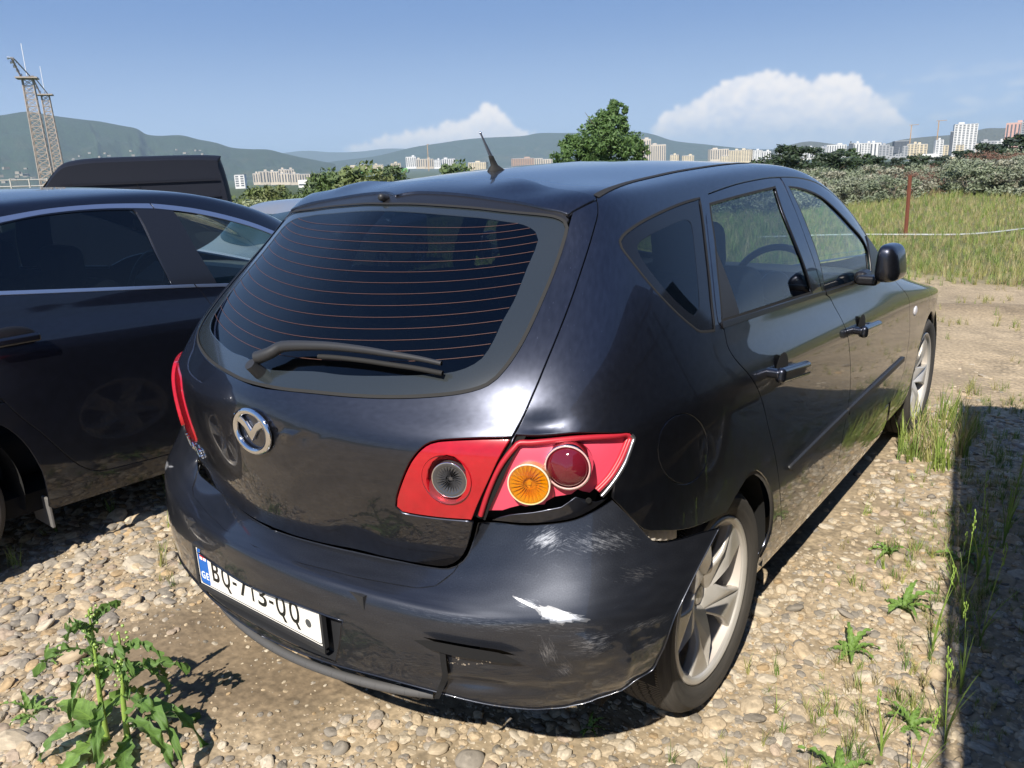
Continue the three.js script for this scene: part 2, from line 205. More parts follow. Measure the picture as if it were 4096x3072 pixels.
// measured body grids and panel outlines of the hatchback (surface coordinates), metres
const FEATS = {"G":[[[0.0,0.4438,0.7604],[0.2179,0.4366,0.7147],[0.4174,0.4322,0.6484],[0.5689,0.4282,0.5782],[0.6817,0.3669,0.5123],[0.7599,0.2949,0.4181],[0.7929,0.2028,0.2734],[0.8032,0.1911,0.0273],[0.8067,0.1803,-0.2706],[0.8072,0.1709,-0.6199],[0.8068,0.1631,-0.9704],[0.8054,0.157,-1.3219],[0.8032,0.1526,-1.674],[0.8003,0.1495,-2.0767],[0.7973,0.1474,-2.4299],[0.7748,0.1459,-2.7834],[0.7331,0.1446,-3.0872],[0.7178,0.1433,-3.2912],[0.4185,0.142,-3.4552],[0.0,0.1406,-3.5193]],[[0.0,0.57,0.7898],[0.22,0.5663,0.7455],[0.4222,0.5645,0.6816],[0.5754,0.5625,0.6183],[0.7025,0.4737,0.5382],[0.7933,0.3846,0.4361],[0.8333,0.2753,0.2773],[0.8409,0.2662,0.0271],[0.8427,0.2575,-0.2739],[0.8426,0.2492,-0.6254],[0.8424,0.2414,-0.9773],[0.8414,0.2344,-1.3293],[0.8395,0.2283,-1.6816],[0.8371,0.2233,-2.0841],[0.8345,0.2191,-2.4367],[0.8126,0.2157,-2.7895],[0.7718,0.2128,-3.0923],[0.7171,0.2402,-3.2952],[0.4183,0.2377,-3.458],[0.0,0.2354,-3.5209]],[[0.0,0.677,0.8083],[0.2232,0.6755,0.7699],[0.4278,0.676,0.7135],[0.5821,0.6765,0.6544],[0.7281,0.6205,0.5684],[0.8113,0.5343,0.453],[0.8604,0.4279,0.2802],[0.8655,0.4215,0.0264],[0.8656,0.4149,-0.2775],[0.8649,0.4077,-0.631],[0.8649,0.4001,-0.9841],[0.8641,0.3922,-1.3368],[0.8627,0.3843,-1.6892],[0.8608,0.3772,-2.0915],[0.8588,0.3709,-2.4436],[0.8377,0.3656,-2.7955],[0.7979,0.361,-3.0974],[0.7169,0.3871,-3.2991],[0.4184,0.3837,-3.4608],[0.0,0.3804,-3.5225]],[[0.0,0.7853,0.8143],[0.2265,0.7846,0.7848],[0.4329,0.787,0.732],[0.5875,0.7904,0.6726],[0.7426,0.7473,0.5853],[0.8236,0.6939,0.4672],[0.8701,0.6106,0.2812],[0.8732,0.6071,0.0246],[0.8717,0.6027,-0.2815],[0.87,0.5969,-0.6367],[0.8698,0.5896,-0.991],[0.8691,0.5808,-1.3445],[0.868,0.5712,-1.6971],[0.8671,0.5617,-2.0991],[0.8662,0.5532,-2.4506],[0.8467,0.5458,-2.8017],[0.8081,0.5396,-3.1025],[0.7175,0.5144,-3.3031],[0.4189,0.5101,-3.4635],[0.0,0.5061,-3.524]],[[0.0,0.8752,0.8158],[0.2282,0.8745,0.7892],[0.4356,0.8781,0.7373],[0.5907,0.8841,0.6765],[0.7474,0.8637,0.5873],[0.8271,0.8484,0.4673],[0.8659,0.8335,0.2797],[0.8675,0.8232,0.0218],[0.8645,0.8112,-0.2858],[0.8612,0.7969,-0.6425],[0.8597,0.7751,-0.9981],[0.8592,0.7558,-1.3524],[0.8592,0.7348,-1.7054],[0.8596,0.7129,-2.1072],[0.8613,0.6966,-2.458],[0.844,0.6768,-2.8081],[0.8062,0.6589,-3.1077],[0.7195,0.6127,-3.3071],[0.42,0.6076,-3.4663],[0.0,0.6031,-3.5254]],[[0.0,0.9223,0.8159],[0.2278,0.9202,0.7841],[0.4351,0.9237,0.7289],[0.5905,0.9315,0.6656],[0.7421,0.924,0.577],[0.8235,0.925,0.4608],[0.8667,0.9222,0.2762],[0.8673,0.915,0.0184],[0.8623,0.9051,-0.29],[0.8567,0.8923,-0.6481],[0.8543,0.8735,-1.0053],[0.8553,0.8508,-1.3609],[0.8583,0.8292,-1.7145],[0.8618,0.8022,-2.1161],[0.8655,0.7703,-2.4659],[0.8488,0.7344,-2.8148],[0.8107,0.6948,-3.1131],[0.7229,0.6728,-3.3111],[0.4218,0.667,-3.469],[0.0,0.6616,-3.5268]],[[0.0,0.9567,0.8136],[0.2261,0.9518,0.7706],[0.4321,0.9544,0.7064],[0.5865,0.964,0.639],[0.7253,0.9605,0.5531],[0.8076,0.9646,0.4457],[0.8483,0.9673,0.2721],[0.8485,0.9622,0.0151],[0.8416,0.9538,-0.2939],[0.8339,0.9393,-0.6536],[0.8312,0.9212,-1.0126],[0.8361,0.8987,-1.3698],[0.8446,0.8745,-1.7244],[0.852,0.8384,-2.1259],[0.8562,0.8003,-2.4746],[0.8377,0.7549,-2.8217],[0.7975,0.704,-3.1187],[0.7275,0.706,-3.3153],[0.4241,0.6989,-3.4718],[0.0,0.6919,-3.5281]],[[0.0,0.9868,0.8055],[0.2246,0.9803,0.7503],[0.4302,0.9839,0.6794],[0.586,0.9984,0.6104],[0.7071,1.0097,0.5266],[0.7853,1.0205,0.4264],[0.8205,1.0289,0.2692],[0.8205,1.0242,0.0127],[0.813,1.0115,-0.2971],[0.8048,0.9964,-0.6584],[0.803,0.9767,-1.0195],[0.8139,0.9572,-1.3788],[0.8282,0.9284,-1.7348],[0.8383,0.8796,-2.1366],[0.8413,0.826,-2.4842],[0.8189,0.7672,-2.8292],[0.7751,0.7138,-3.1245],[0.7329,0.6684,-3.3197],[0.4267,0.6687,-3.4746],[0.0,0.6592,-3.5295]],[[0.0,1.0153,0.773],[0.2257,1.0168,0.7207],[0.4225,1.027,0.6506],[0.57,1.0499,0.5831],[0.6796,1.0687,0.496],[0.7538,1.084,0.3909],[0.7834,1.0957,0.2386],[0.7953,1.0946,-0.0184],[0.798,1.0817,-0.3291],[0.7942,1.0635,-0.6821],[0.7939,1.0459,-1.0455],[0.8012,1.0282,-1.4172],[0.7982,1.0007,-1.7849],[0.7624,0.9439,-2.1068],[0.7022,0.8834,-2.3936],[0.6156,0.8291,-2.5873],[0.4873,0.8,-2.7306],[0.3184,0.7849,-2.824],[0.1593,0.7716,-2.8576],[0.0,0.7588,-2.8612]],[[0.0,1.1067,0.6693],[0.2185,1.1113,0.6242],[0.4026,1.1249,0.561],[0.5413,1.1435,0.4903],[0.6419,1.1631,0.4064],[0.7059,1.1771,0.3084],[0.7368,1.1809,0.1653],[0.7486,1.177,-0.0677],[0.755,1.168,-0.3697],[0.7575,1.1564,-0.7142],[0.7639,1.1429,-1.0795],[0.7756,1.1207,-1.4434],[0.7713,1.0835,-1.7728],[0.7015,1.0179,-1.9843],[0.5963,0.968,-2.1202],[0.4864,0.9298,-2.2034],[0.3649,0.9061,-2.2557],[0.2431,0.8892,-2.2881],[0.1215,0.8723,-2.3006],[0.0,0.8562,-2.2983]],[[0.0,1.2239,0.5253],[0.206,1.2269,0.4886],[0.3772,1.2372,0.4341],[0.4972,1.2532,0.3721],[0.5881,1.2699,0.3002],[0.6434,1.2815,0.2176],[0.6744,1.2841,0.0839],[0.6878,1.2795,-0.1256],[0.6956,1.274,-0.419],[0.7006,1.2684,-0.7545],[0.7096,1.2576,-1.0904],[0.7218,1.239,-1.4048],[0.722,1.2007,-1.6749],[0.6702,1.133,-1.8266],[0.5631,1.1059,-1.9329],[0.4521,1.0803,-1.9965],[0.3394,1.0561,-2.0391],[0.2262,1.0339,-2.0613],[0.113,1.0149,-2.0687],[0.0,0.9966,-2.0661]],[[0.0,1.331,0.4019],[0.1923,1.327,0.371],[0.3551,1.3289,0.3313],[0.4627,1.3438,0.2875],[0.5468,1.3626,0.2313],[0.5975,1.3699,0.157],[0.6228,1.3687,0.0283],[0.6332,1.3659,-0.1733],[0.6413,1.3652,-0.4575],[0.6467,1.3634,-0.773],[0.654,1.3577,-1.078],[0.6635,1.3378,-1.3411],[0.6606,1.2998,-1.56],[0.6254,1.2722,-1.6731],[0.5314,1.251,-1.7613],[0.4322,1.2299,-1.8167],[0.3302,1.2084,-1.8504],[0.2171,1.1872,-1.8686],[0.1136,1.1684,-1.8715],[0.0,1.1498,-1.8695]],[[0.0,1.4028,0.3137],[0.1829,1.3934,0.2882],[0.3365,1.3877,0.2585],[0.4409,1.3963,0.2258],[0.5167,1.4095,0.1796],[0.562,1.4118,0.1115],[0.5872,1.4095,-0.0092],[0.5998,1.4118,-0.2015],[0.6095,1.4173,-0.4654],[0.6143,1.4191,-0.7698],[0.6185,1.4172,-1.0433],[0.6245,1.4014,-1.2645],[0.6194,1.3657,-1.4322],[0.5847,1.3442,-1.5263],[0.5037,1.3301,-1.6017],[0.4073,1.3139,-1.6492],[0.3074,1.2964,-1.68],[0.2057,1.2783,-1.6947],[0.103,1.2617,-1.6991],[0.0,1.245,-1.6983]],[[0.0,1.4323,0.2375],[0.1634,1.4248,0.2176],[0.3019,1.4183,0.1911],[0.3996,1.4173,0.1598],[0.4682,1.4215,0.1139],[0.5145,1.4217,0.0475],[0.5445,1.4209,-0.0599],[0.5605,1.4302,-0.2407],[0.5711,1.4423,-0.483],[0.5776,1.4475,-0.7555],[0.579,1.4481,-0.9972],[0.5796,1.4374,-1.1769],[0.5698,1.4125,-1.2938],[0.5332,1.3986,-1.3683],[0.463,1.3906,-1.4253],[0.3789,1.3807,-1.46],[0.2815,1.3687,-1.488],[0.192,1.3569,-1.4999],[0.0913,1.3443,-1.5013],[0.0,1.3314,-1.5025]],[[0.0,1.4457,0.1214],[0.1329,1.4423,0.1087],[0.2351,1.4376,0.0873],[0.3155,1.434,0.0573],[0.3724,1.4319,0.017],[0.4047,1.4321,-0.0459],[0.4278,1.4355,-0.142],[0.4388,1.4458,-0.3006],[0.4442,1.4564,-0.5104],[0.4458,1.4621,-0.7406],[0.4447,1.4601,-0.9301],[0.4404,1.4539,-1.0584],[0.4216,1.4483,-1.135],[0.3923,1.4455,-1.1799],[0.3415,1.443,-1.2132],[0.2786,1.4417,-1.2348],[0.2135,1.4395,-1.2551],[0.1367,1.4374,-1.2644],[0.0686,1.4348,-1.2682],[0.0,1.4316,-1.2717]],[[0.0,1.4572,-0.0538],[0.0714,1.4573,-0.0662],[0.1318,1.4565,-0.0786],[0.1704,1.4564,-0.1013],[0.2014,1.4564,-0.1246],[0.2197,1.4577,-0.1589],[0.2305,1.4605,-0.2243],[0.2392,1.4653,-0.3408],[0.2415,1.4707,-0.5081],[0.2383,1.4739,-0.6755],[0.235,1.4739,-0.8028],[0.227,1.472,-0.8797],[0.2144,1.4714,-0.916],[0.1971,1.4713,-0.9414],[0.17,1.4714,-0.9658],[0.1376,1.4719,-0.9792],[0.1044,1.4723,-0.9917],[0.0703,1.4726,-0.9985],[0.0354,1.4725,-1.0048],[0.0,1.4726,-1.006]],[[0.0,1.4681,-0.2485],[0.0,1.4684,-0.2566],[0.0,1.4689,-0.2654],[0.0,1.4696,-0.2803],[0.0,1.4703,-0.2959],[0.0,1.4711,-0.3215],[0.0,1.4721,-0.3565],[0.0,1.4739,-0.4212],[0.0,1.4763,-0.5058],[0.0,1.4787,-0.5905],[0.0,1.479,-0.6556],[0.0,1.479,-0.7012],[0.0,1.479,-0.722],[0.0,1.479,-0.7379],[0.0,1.479,-0.7484],[0.0,1.479,-0.7586],[0.0,1.479,-0.7682],[0.0,1.479,-0.7744],[0.0,1.479,-0.7804],[0.0,1.479,-0.7852]]],
"Gb":[[[0.0,0.6505,0.7108],[0.2091,0.6338,0.6961],[0.4177,0.6184,0.6467],[0.5507,0.7711,0.6281],[0.678,0.822,0.5805],[0.7851,0.8259,0.5194],[0.8574,0.8223,0.4454],[0.8946,0.8106,0.3629],[0.9197,0.75,0.2661],[0.9307,0.7497,0.1396]],[[0.0,0.6345,0.7597],[0.209,0.6167,0.7379],[0.4182,0.6005,0.6835],[0.5724,0.6465,0.6615],[0.7014,0.6984,0.6097],[0.8096,0.7035,0.5451],[0.8798,0.701,0.4667],[0.9148,0.6949,0.3783],[0.931,0.6942,0.2794],[0.9378,0.6936,0.1404]],[[-0.0,0.6077,0.8538],[0.2082,0.5909,0.8199],[0.4179,0.5759,0.7653],[0.5849,0.5762,0.7228],[0.7235,0.6042,0.663],[0.8338,0.6211,0.5904],[0.8981,0.6273,0.496],[0.9271,0.626,0.3993],[0.9388,0.6283,0.2923],[0.9416,0.6275,0.1508]],[[-0.0,0.6026,0.8724],[0.2079,0.5864,0.8361],[0.4178,0.572,0.7818],[0.5857,0.5632,0.734],[0.7275,0.5778,0.6771],[0.8439,0.5863,0.6099],[0.9093,0.5847,0.5099],[0.935,0.5783,0.4124],[0.9437,0.5771,0.304],[0.9452,0.5761,0.1604]],[[-0.0,0.5922,0.8806],[0.2076,0.5769,0.853],[0.4176,0.5636,0.8028],[0.5865,0.5543,0.7489],[0.7298,0.5581,0.6854],[0.8488,0.5558,0.6185],[0.9141,0.5474,0.5194],[0.938,0.5396,0.4187],[0.9455,0.5357,0.3142],[0.9465,0.5345,0.1692]],[[-0.0,0.4967,0.8905],[0.2074,0.4869,0.8657],[0.4166,0.4786,0.8173],[0.5839,0.472,0.7662],[0.7284,0.4685,0.6953],[0.8455,0.4693,0.6202],[0.9107,0.4712,0.5206],[0.934,0.4701,0.4184],[0.9419,0.4689,0.3128],[0.9434,0.4677,0.1769]],[[-0.0,0.422,0.8766],[0.2077,0.4164,0.8595],[0.4159,0.4115,0.8131],[0.5768,0.4079,0.7636],[0.7178,0.4077,0.691],[0.832,0.4094,0.6129],[0.8964,0.4135,0.513],[0.9209,0.4127,0.414],[0.9301,0.4118,0.31],[0.9329,0.4108,0.1836]],[[0.0,0.3422,0.8596],[0.2074,0.3404,0.8497],[0.4148,0.3389,0.8099],[0.565,0.3409,0.7607],[0.701,0.3441,0.6851],[0.8117,0.3464,0.597],[0.8747,0.3508,0.5],[0.8999,0.3502,0.4032],[0.9115,0.3495,0.3063],[0.9159,0.3488,0.1893]],[[0.0,0.2925,0.8453],[0.2069,0.2944,0.8305],[0.4133,0.2961,0.7899],[0.544,0.3025,0.7484],[0.6743,0.3082,0.6813],[0.7995,0.3133,0.5697],[0.86,0.318,0.4794],[0.8858,0.3176,0.3904],[0.8967,0.3172,0.3024],[0.9026,0.3167,0.1946]]],
"GbR":[[[0.0,0.6505,0.7108],[0.2091,0.6338,0.6961],[0.4177,0.6184,0.6467],[0.5507,0.7711,0.6281],[0.678,0.822,0.5805],[0.7851,0.8259,0.5194],[0.8574,0.8223,0.4454],[0.9066,0.8106,0.3629],[0.9537,0.75,0.2661],[0.9907,0.7497,0.1396]],[[0.0,0.6345,0.7597],[0.209,0.6167,0.7379],[0.4182,0.6005,0.6835],[0.5724,0.6465,0.6615],[0.7014,0.6984,0.6097],[0.8096,0.7035,0.5451],[0.8798,0.701,0.4667],[0.9268,0.6949,0.3783],[0.965,0.6942,0.2794],[0.9978,0.6936,0.1404]],[[-0.0,0.6077,0.8538],[0.2082,0.5909,0.8199],[0.4179,0.5759,0.7653],[0.5849,0.5762,0.7228],[0.7235,0.6042,0.663],[0.8338,0.6211,0.5904],[0.8981,0.6273,0.496],[0.9391,0.626,0.3993],[0.9728,0.6283,0.2923],[1.0016,0.6275,0.1508]],[[-0.0,0.6026,0.8724],[0.2079,0.5864,0.8361],[0.4178,0.572,0.7818],[0.5857,0.5632,0.734],[0.7275,0.5778,0.6771],[0.8439,0.5863,0.6099],[0.9093,0.5847,0.5099],[0.947,0.5783,0.4124],[0.9777,0.5771,0.304],[1.0052,0.5761,0.1604]],[[-0.0,0.5922,0.8806],[0.2076,0.5769,0.853],[0.4176,0.5636,0.8028],[0.5865,0.5543,0.7489],[0.7298,0.5581,0.6854],[0.8488,0.5558,0.6185],[0.9141,0.5474,0.5194],[0.9482,0.5396,0.4187],[0.9744,0.5357,0.3142],[0.9975,0.5345,0.1692]],[[-0.0,0.4967,0.8905],[0.2074,0.4869,0.8657],[0.4166,0.4786,0.8173],[0.5839,0.472,0.7662],[0.7284,0.4685,0.6953],[0.8455,0.4693,0.6202],[0.9107,0.4712,0.5206],[0.9412,0.4701,0.4184],[0.9623,0.4689,0.3128],[0.9794,0.4677,0.1769]],[[-0.0,0.422,0.8766],[0.2077,0.4164,0.8595],[0.4159,0.4115,0.8131],[0.5768,0.4079,0.7636],[0.7178,0.4077,0.691],[0.832,0.4094,0.6129],[0.8964,0.4135,0.513],[0.9251,0.4127,0.414],[0.942,0.4118,0.31],[0.9539,0.4108,0.1836]],[[0.0,0.3422,0.8596],[0.2074,0.3404,0.8497],[0.4148,0.3389,0.8099],[0.565,0.3409,0.7607],[0.701,0.3441,0.6851],[0.8117,0.3464,0.597],[0.8747,0.3508,0.5],[0.9017,0.3502,0.4032],[0.9166,0.3495,0.3063],[0.9249,0.3488,0.1893]],[[0.0,0.2925,0.8453],[0.2069,0.2944,0.8305],[0.4133,0.2961,0.7899],[0.544,0.3025,0.7484],[0.6743,0.3082,0.6813],[0.7995,0.3133,0.5697],[0.86,0.318,0.4794],[0.887,0.3176,0.3904],[0.9001,0.3172,0.3024],[0.9086,0.3167,0.1946]]],
"F":{"tailgate":[[0.0,1.542],[0.12,1.531],[0.241,1.52],[0.362,1.513],[0.481,1.511],[0.614,1.512],[0.748,1.512],[0.874,1.512],[1.016,1.508],[1.159,1.503],[1.301,1.495],[1.444,1.483],[1.587,1.469],[1.727,1.456],[1.869,1.446],[2.011,1.437],[2.135,1.434],[2.26,1.436],[2.377,1.467],[2.493,1.567],[2.594,1.702],[2.678,1.869],[2.744,2.055],[2.791,2.247],[2.838,2.469],[2.884,2.692],[2.765,2.679],[2.646,2.665],[2.528,2.654],[2.409,2.649],[2.281,2.65],[2.146,2.655],[2.025,2.667],[1.934,2.686],[1.857,2.833],[1.88,3.037],[1.918,3.228],[1.97,3.471],[2.021,3.707],[2.063,3.913],[2.106,4.12],[2.15,4.32],[2.195,4.518],[2.243,4.716],[2.292,4.881],[2.353,5.027],[2.451,5.145],[2.545,5.194],[2.664,5.237],[2.791,5.274],[2.914,5.308],[3.028,5.336],[3.143,5.36],[3.259,5.382],[3.374,5.405],[3.403,5.662],[3.431,5.931],[3.46,6.199],[3.489,6.457],[3.516,6.694],[3.543,6.9],[3.584,7.151],[3.634,7.401],[3.688,7.651],[3.747,7.922],[3.812,8.2],[3.877,8.464],[3.938,8.7],[4.003,8.936],[4.068,9.161],[4.13,9.364],[4.196,9.566],[4.265,9.767],[4.343,9.981],[4.427,10.201],[4.506,10.419],[4.582,10.639],[4.654,10.86],[4.703,11.068],[4.711,11.332],[4.696,11.597],[4.555,11.523],[4.415,11.449],[4.274,11.375],[4.133,11.301],[3.993,11.227],[3.95,11.013],[3.908,10.798],[3.868,10.574],[3.823,10.35],[3.78,10.176],[3.73,9.99],[3.679,9.805],[3.625,9.617],[3.57,9.426],[3.516,9.235],[3.456,9.005],[3.394,8.762],[3.331,8.539],[3.273,8.366],[3.209,8.194],[3.142,8.037],[3.048,7.841],[2.929,7.671],[2.827,7.59],[2.711,7.529],[2.587,7.483],[2.465,7.453],[2.327,7.429],[2.187,7.41],[2.061,7.394],[1.931,7.379],[1.801,7.368],[1.67,7.36],[1.534,7.355],[1.396,7.353],[1.258,7.354],[1.137,7.359],[1.007,7.367],[0.877,7.375],[0.758,7.377],[0.628,7.37],[0.498,7.356],[0.37,7.337],[0.246,7.311],[0.123,7.281],[0.0,7.25],[0.0,6.965],[0.0,6.679],[0.0,6.394],[0.0,6.108],[0.0,5.823],[0.0,5.538],[0.0,5.252],[0.0,4.967],[0.0,4.681],[0.0,4.396],[0.0,4.11],[0.0,3.825],[0.0,3.54],[0.0,3.254],[0.0,2.969],[0.0,2.683],[0.0,2.398],[0.0,2.112],[0.0,1.827]],
"spoiler":[[0.0,12.375],[0.117,12.465],[0.235,12.555],[0.366,12.607],[0.483,12.62],[0.623,12.625],[0.776,12.623],[0.936,12.612],[1.094,12.592],[1.244,12.563],[1.376,12.527],[1.518,12.483],[1.665,12.432],[1.816,12.375],[1.967,12.313],[2.116,12.249],[2.258,12.183],[2.392,12.117],[2.533,12.038],[2.676,11.949],[2.817,11.853],[2.953,11.756],[3.081,11.664],[3.198,11.58],[3.3,11.51],[3.442,11.423],[3.586,11.338],[3.706,11.265],[3.809,11.183],[3.899,11.127],[3.993,11.209],[4.095,11.267],[4.23,11.342],[4.386,11.427],[4.546,11.515],[4.696,11.597],[4.584,11.748],[4.473,11.899],[4.352,12.042],[4.233,12.159],[4.1,12.279],[3.96,12.399],[3.824,12.518],[3.705,12.623],[3.581,12.732],[3.454,12.842],[3.328,12.951],[3.205,13.056],[3.093,13.157],[2.984,13.261],[2.872,13.362],[2.755,13.455],[2.628,13.534],[2.51,13.587],[2.383,13.633],[2.25,13.671],[2.117,13.704],[1.988,13.732],[1.866,13.759],[1.739,13.785],[1.609,13.808],[1.48,13.826],[1.355,13.839],[1.236,13.846],[1.11,13.836],[0.983,13.813],[0.857,13.793],[0.732,13.796],[0.6,13.826],[0.456,13.873],[0.304,13.929],[0.15,13.988],[0.0,14.042],[0.0,13.764],[0.0,13.486],[0.0,13.208],[0.0,12.931],[0.0,12.653]],
"spoiler_lip":[[0.0,11.958],[0.142,11.966],[0.289,11.975],[0.433,11.983],[0.566,11.99],[0.68,11.994],[0.79,11.995],[0.9,11.991],[1.009,11.981],[1.129,11.967],[1.273,11.948],[1.426,11.927],[1.576,11.904],[1.708,11.881],[1.829,11.857],[1.95,11.829],[2.07,11.797],[2.188,11.761],[2.316,11.715],[2.457,11.661],[2.605,11.601],[2.753,11.54],[2.893,11.482],[3.027,11.429],[3.165,11.374],[3.3,11.319],[3.425,11.262],[3.53,11.205],[3.639,11.117],[3.734,11.013],[3.829,10.908],[3.904,11.019],[3.811,11.148],[3.706,11.265],[3.585,11.346],[3.442,11.427],[3.3,11.51],[3.198,11.58],[3.081,11.664],[2.953,11.756],[2.817,11.853],[2.676,11.949],[2.533,12.038],[2.392,12.117],[2.258,12.183],[2.116,12.249],[1.967,12.313],[1.816,12.375],[1.665,12.432],[1.518,12.483],[1.376,12.527],[1.244,12.563],[1.094,12.592],[0.936,12.612],[0.776,12.623],[0.623,12.625],[0.483,12.62],[0.366,12.607],[0.235,12.555],[0.117,12.465],[0.0,12.375],[0.0,12.167]],
"glass":[[0.0,7.417],[0.12,7.414],[0.24,7.411],[0.359,7.413],[0.487,7.424],[0.618,7.44],[0.749,7.449],[0.869,7.446],[0.999,7.438],[1.129,7.429],[1.251,7.423],[1.389,7.421],[1.528,7.421],[1.664,7.425],[1.795,7.432],[1.925,7.441],[2.056,7.454],[2.181,7.468],[2.32,7.483],[2.457,7.502],[2.577,7.529],[2.699,7.571],[2.815,7.627],[2.916,7.704],[3.033,7.868],[3.125,8.059],[3.19,8.213],[3.252,8.382],[3.309,8.554],[3.371,8.772],[3.433,9.012],[3.493,9.239],[3.546,9.431],[3.601,9.621],[3.653,9.81],[3.703,9.997],[3.753,10.184],[3.795,10.356],[3.845,10.573],[3.873,10.765],[3.801,10.959],[3.684,11.078],[3.532,11.187],[3.429,11.242],[3.305,11.301],[3.17,11.361],[3.03,11.419],[2.895,11.472],[2.774,11.518],[2.637,11.57],[2.49,11.625],[2.335,11.681],[2.178,11.736],[2.021,11.787],[1.868,11.833],[1.725,11.87],[1.575,11.9],[1.42,11.924],[1.262,11.943],[1.107,11.957],[0.956,11.968],[0.814,11.976],[0.683,11.983],[0.547,11.986],[0.41,11.982],[0.273,11.974],[0.137,11.965],[0.0,11.958],[0.0,11.674],[0.0,11.391],[0.0,11.107],[0.0,10.823],[0.0,10.539],[0.0,10.255],[0.0,9.971],[0.0,9.688],[0.0,9.404],[0.0,9.12],[0.0,8.836],[0.0,8.552],[0.0,8.268],[0.0,7.984],[0.0,7.701]],
"glass_clear":[[0.0,8.042],[0.124,8.069],[0.251,8.099],[0.376,8.127],[0.495,8.151],[0.602,8.164],[0.734,8.158],[0.866,8.135],[0.999,8.119],[1.109,8.117],[1.233,8.118],[1.364,8.12],[1.497,8.123],[1.626,8.125],[1.761,8.125],[1.903,8.125],[2.044,8.125],[2.171,8.128],[2.277,8.134],[2.414,8.158],[2.542,8.208],[2.658,8.286],[2.75,8.392],[2.812,8.556],[2.855,8.739],[2.882,8.904],[2.908,9.068],[2.959,9.238],[3.009,9.41],[3.044,9.602],[3.079,9.823],[3.113,10.02],[3.161,10.226],[3.205,10.41],[3.229,10.626],[3.134,10.856],[3.044,10.954],[2.927,11.058],[2.8,11.149],[2.679,11.212],[2.541,11.272],[2.399,11.327],[2.266,11.377],[2.152,11.422],[2.037,11.464],[1.921,11.502],[1.803,11.532],[1.692,11.553],[1.564,11.574],[1.425,11.595],[1.279,11.615],[1.131,11.634],[0.987,11.651],[0.853,11.665],[0.711,11.677],[0.569,11.685],[0.427,11.691],[0.284,11.697],[0.142,11.702],[0.0,11.708],[0.0,11.426],[0.0,11.144],[0.0,10.862],[0.0,10.58],[0.0,10.298],[0.0,10.016],[0.0,9.734],[0.0,9.452],[0.0,9.17],[0.0,8.888],[0.0,8.606],[0.0,8.324]],
"lamp_inner":[[3.371,5.334],[3.257,5.313],[3.143,5.294],[3.03,5.272],[2.917,5.246],[2.795,5.212],[2.667,5.173],[2.548,5.13],[2.454,5.081],[2.361,4.971],[2.303,4.834],[2.255,4.676],[2.207,4.485],[2.163,4.293],[2.118,4.098],[2.076,3.897],[2.033,3.695],[1.983,3.464],[1.931,3.227],[1.893,3.04],[1.87,2.836],[1.937,2.717],[2.027,2.7],[2.15,2.688],[2.285,2.681],[2.411,2.679],[2.525,2.684],[2.639,2.695],[2.753,2.709],[2.866,2.722],[2.925,2.955],[2.985,3.187],[3.045,3.42],[3.101,3.654],[3.15,3.889],[3.191,4.114],[3.229,4.35],[3.265,4.594],[3.3,4.842],[3.335,5.09]],
"lamp_opening":[[2.957,2.714],[3.012,2.983],[3.069,3.257],[3.126,3.531],[3.181,3.8],[3.231,4.059],[3.274,4.303],[3.311,4.547],[3.342,4.792],[3.37,5.037],[3.397,5.282],[3.426,5.527],[3.557,5.534],[3.688,5.546],[3.819,5.559],[3.95,5.566],[4.079,5.563],[4.208,5.545],[4.346,5.505],[4.487,5.449],[4.63,5.383],[4.774,5.311],[4.918,5.239],[5.061,5.172],[5.137,4.931],[5.104,4.741],[5.046,4.508],[4.986,4.303],[4.903,4.111],[4.807,3.935],[4.714,3.796],[4.616,3.662],[4.534,3.411],[4.446,3.328],[4.33,3.246],[4.21,3.17],[4.085,3.099],[3.953,3.033],[3.825,2.972],[3.712,2.917],[3.597,2.866],[3.479,2.823],[3.361,2.793],[3.229,2.766],[3.092,2.741]],
"lamp_plate":[[2.969,2.809],[3.022,3.06],[3.075,3.318],[3.129,3.576],[3.181,3.826],[3.23,4.06],[3.274,4.27],[3.321,4.489],[3.367,4.709],[3.414,4.928],[3.461,5.148],[3.609,5.189],[3.757,5.236],[3.905,5.279],[4.054,5.311],[4.205,5.321],[4.341,5.308],[4.482,5.278],[4.625,5.238],[4.77,5.193],[4.915,5.147],[5.058,5.107],[5.108,4.946],[5.077,4.779],[5.025,4.566],[4.969,4.374],[4.887,4.176],[4.79,3.996],[4.686,3.858],[4.573,3.726],[4.489,3.639],[4.37,3.656],[4.289,3.685],[4.194,3.574],[4.114,3.544],[4.035,3.513],[3.945,3.474],[3.828,3.341],[3.805,3.267],[3.669,3.219],[3.543,3.133],[3.487,3.146],[3.348,3.035],[3.245,2.937],[3.108,2.888]],
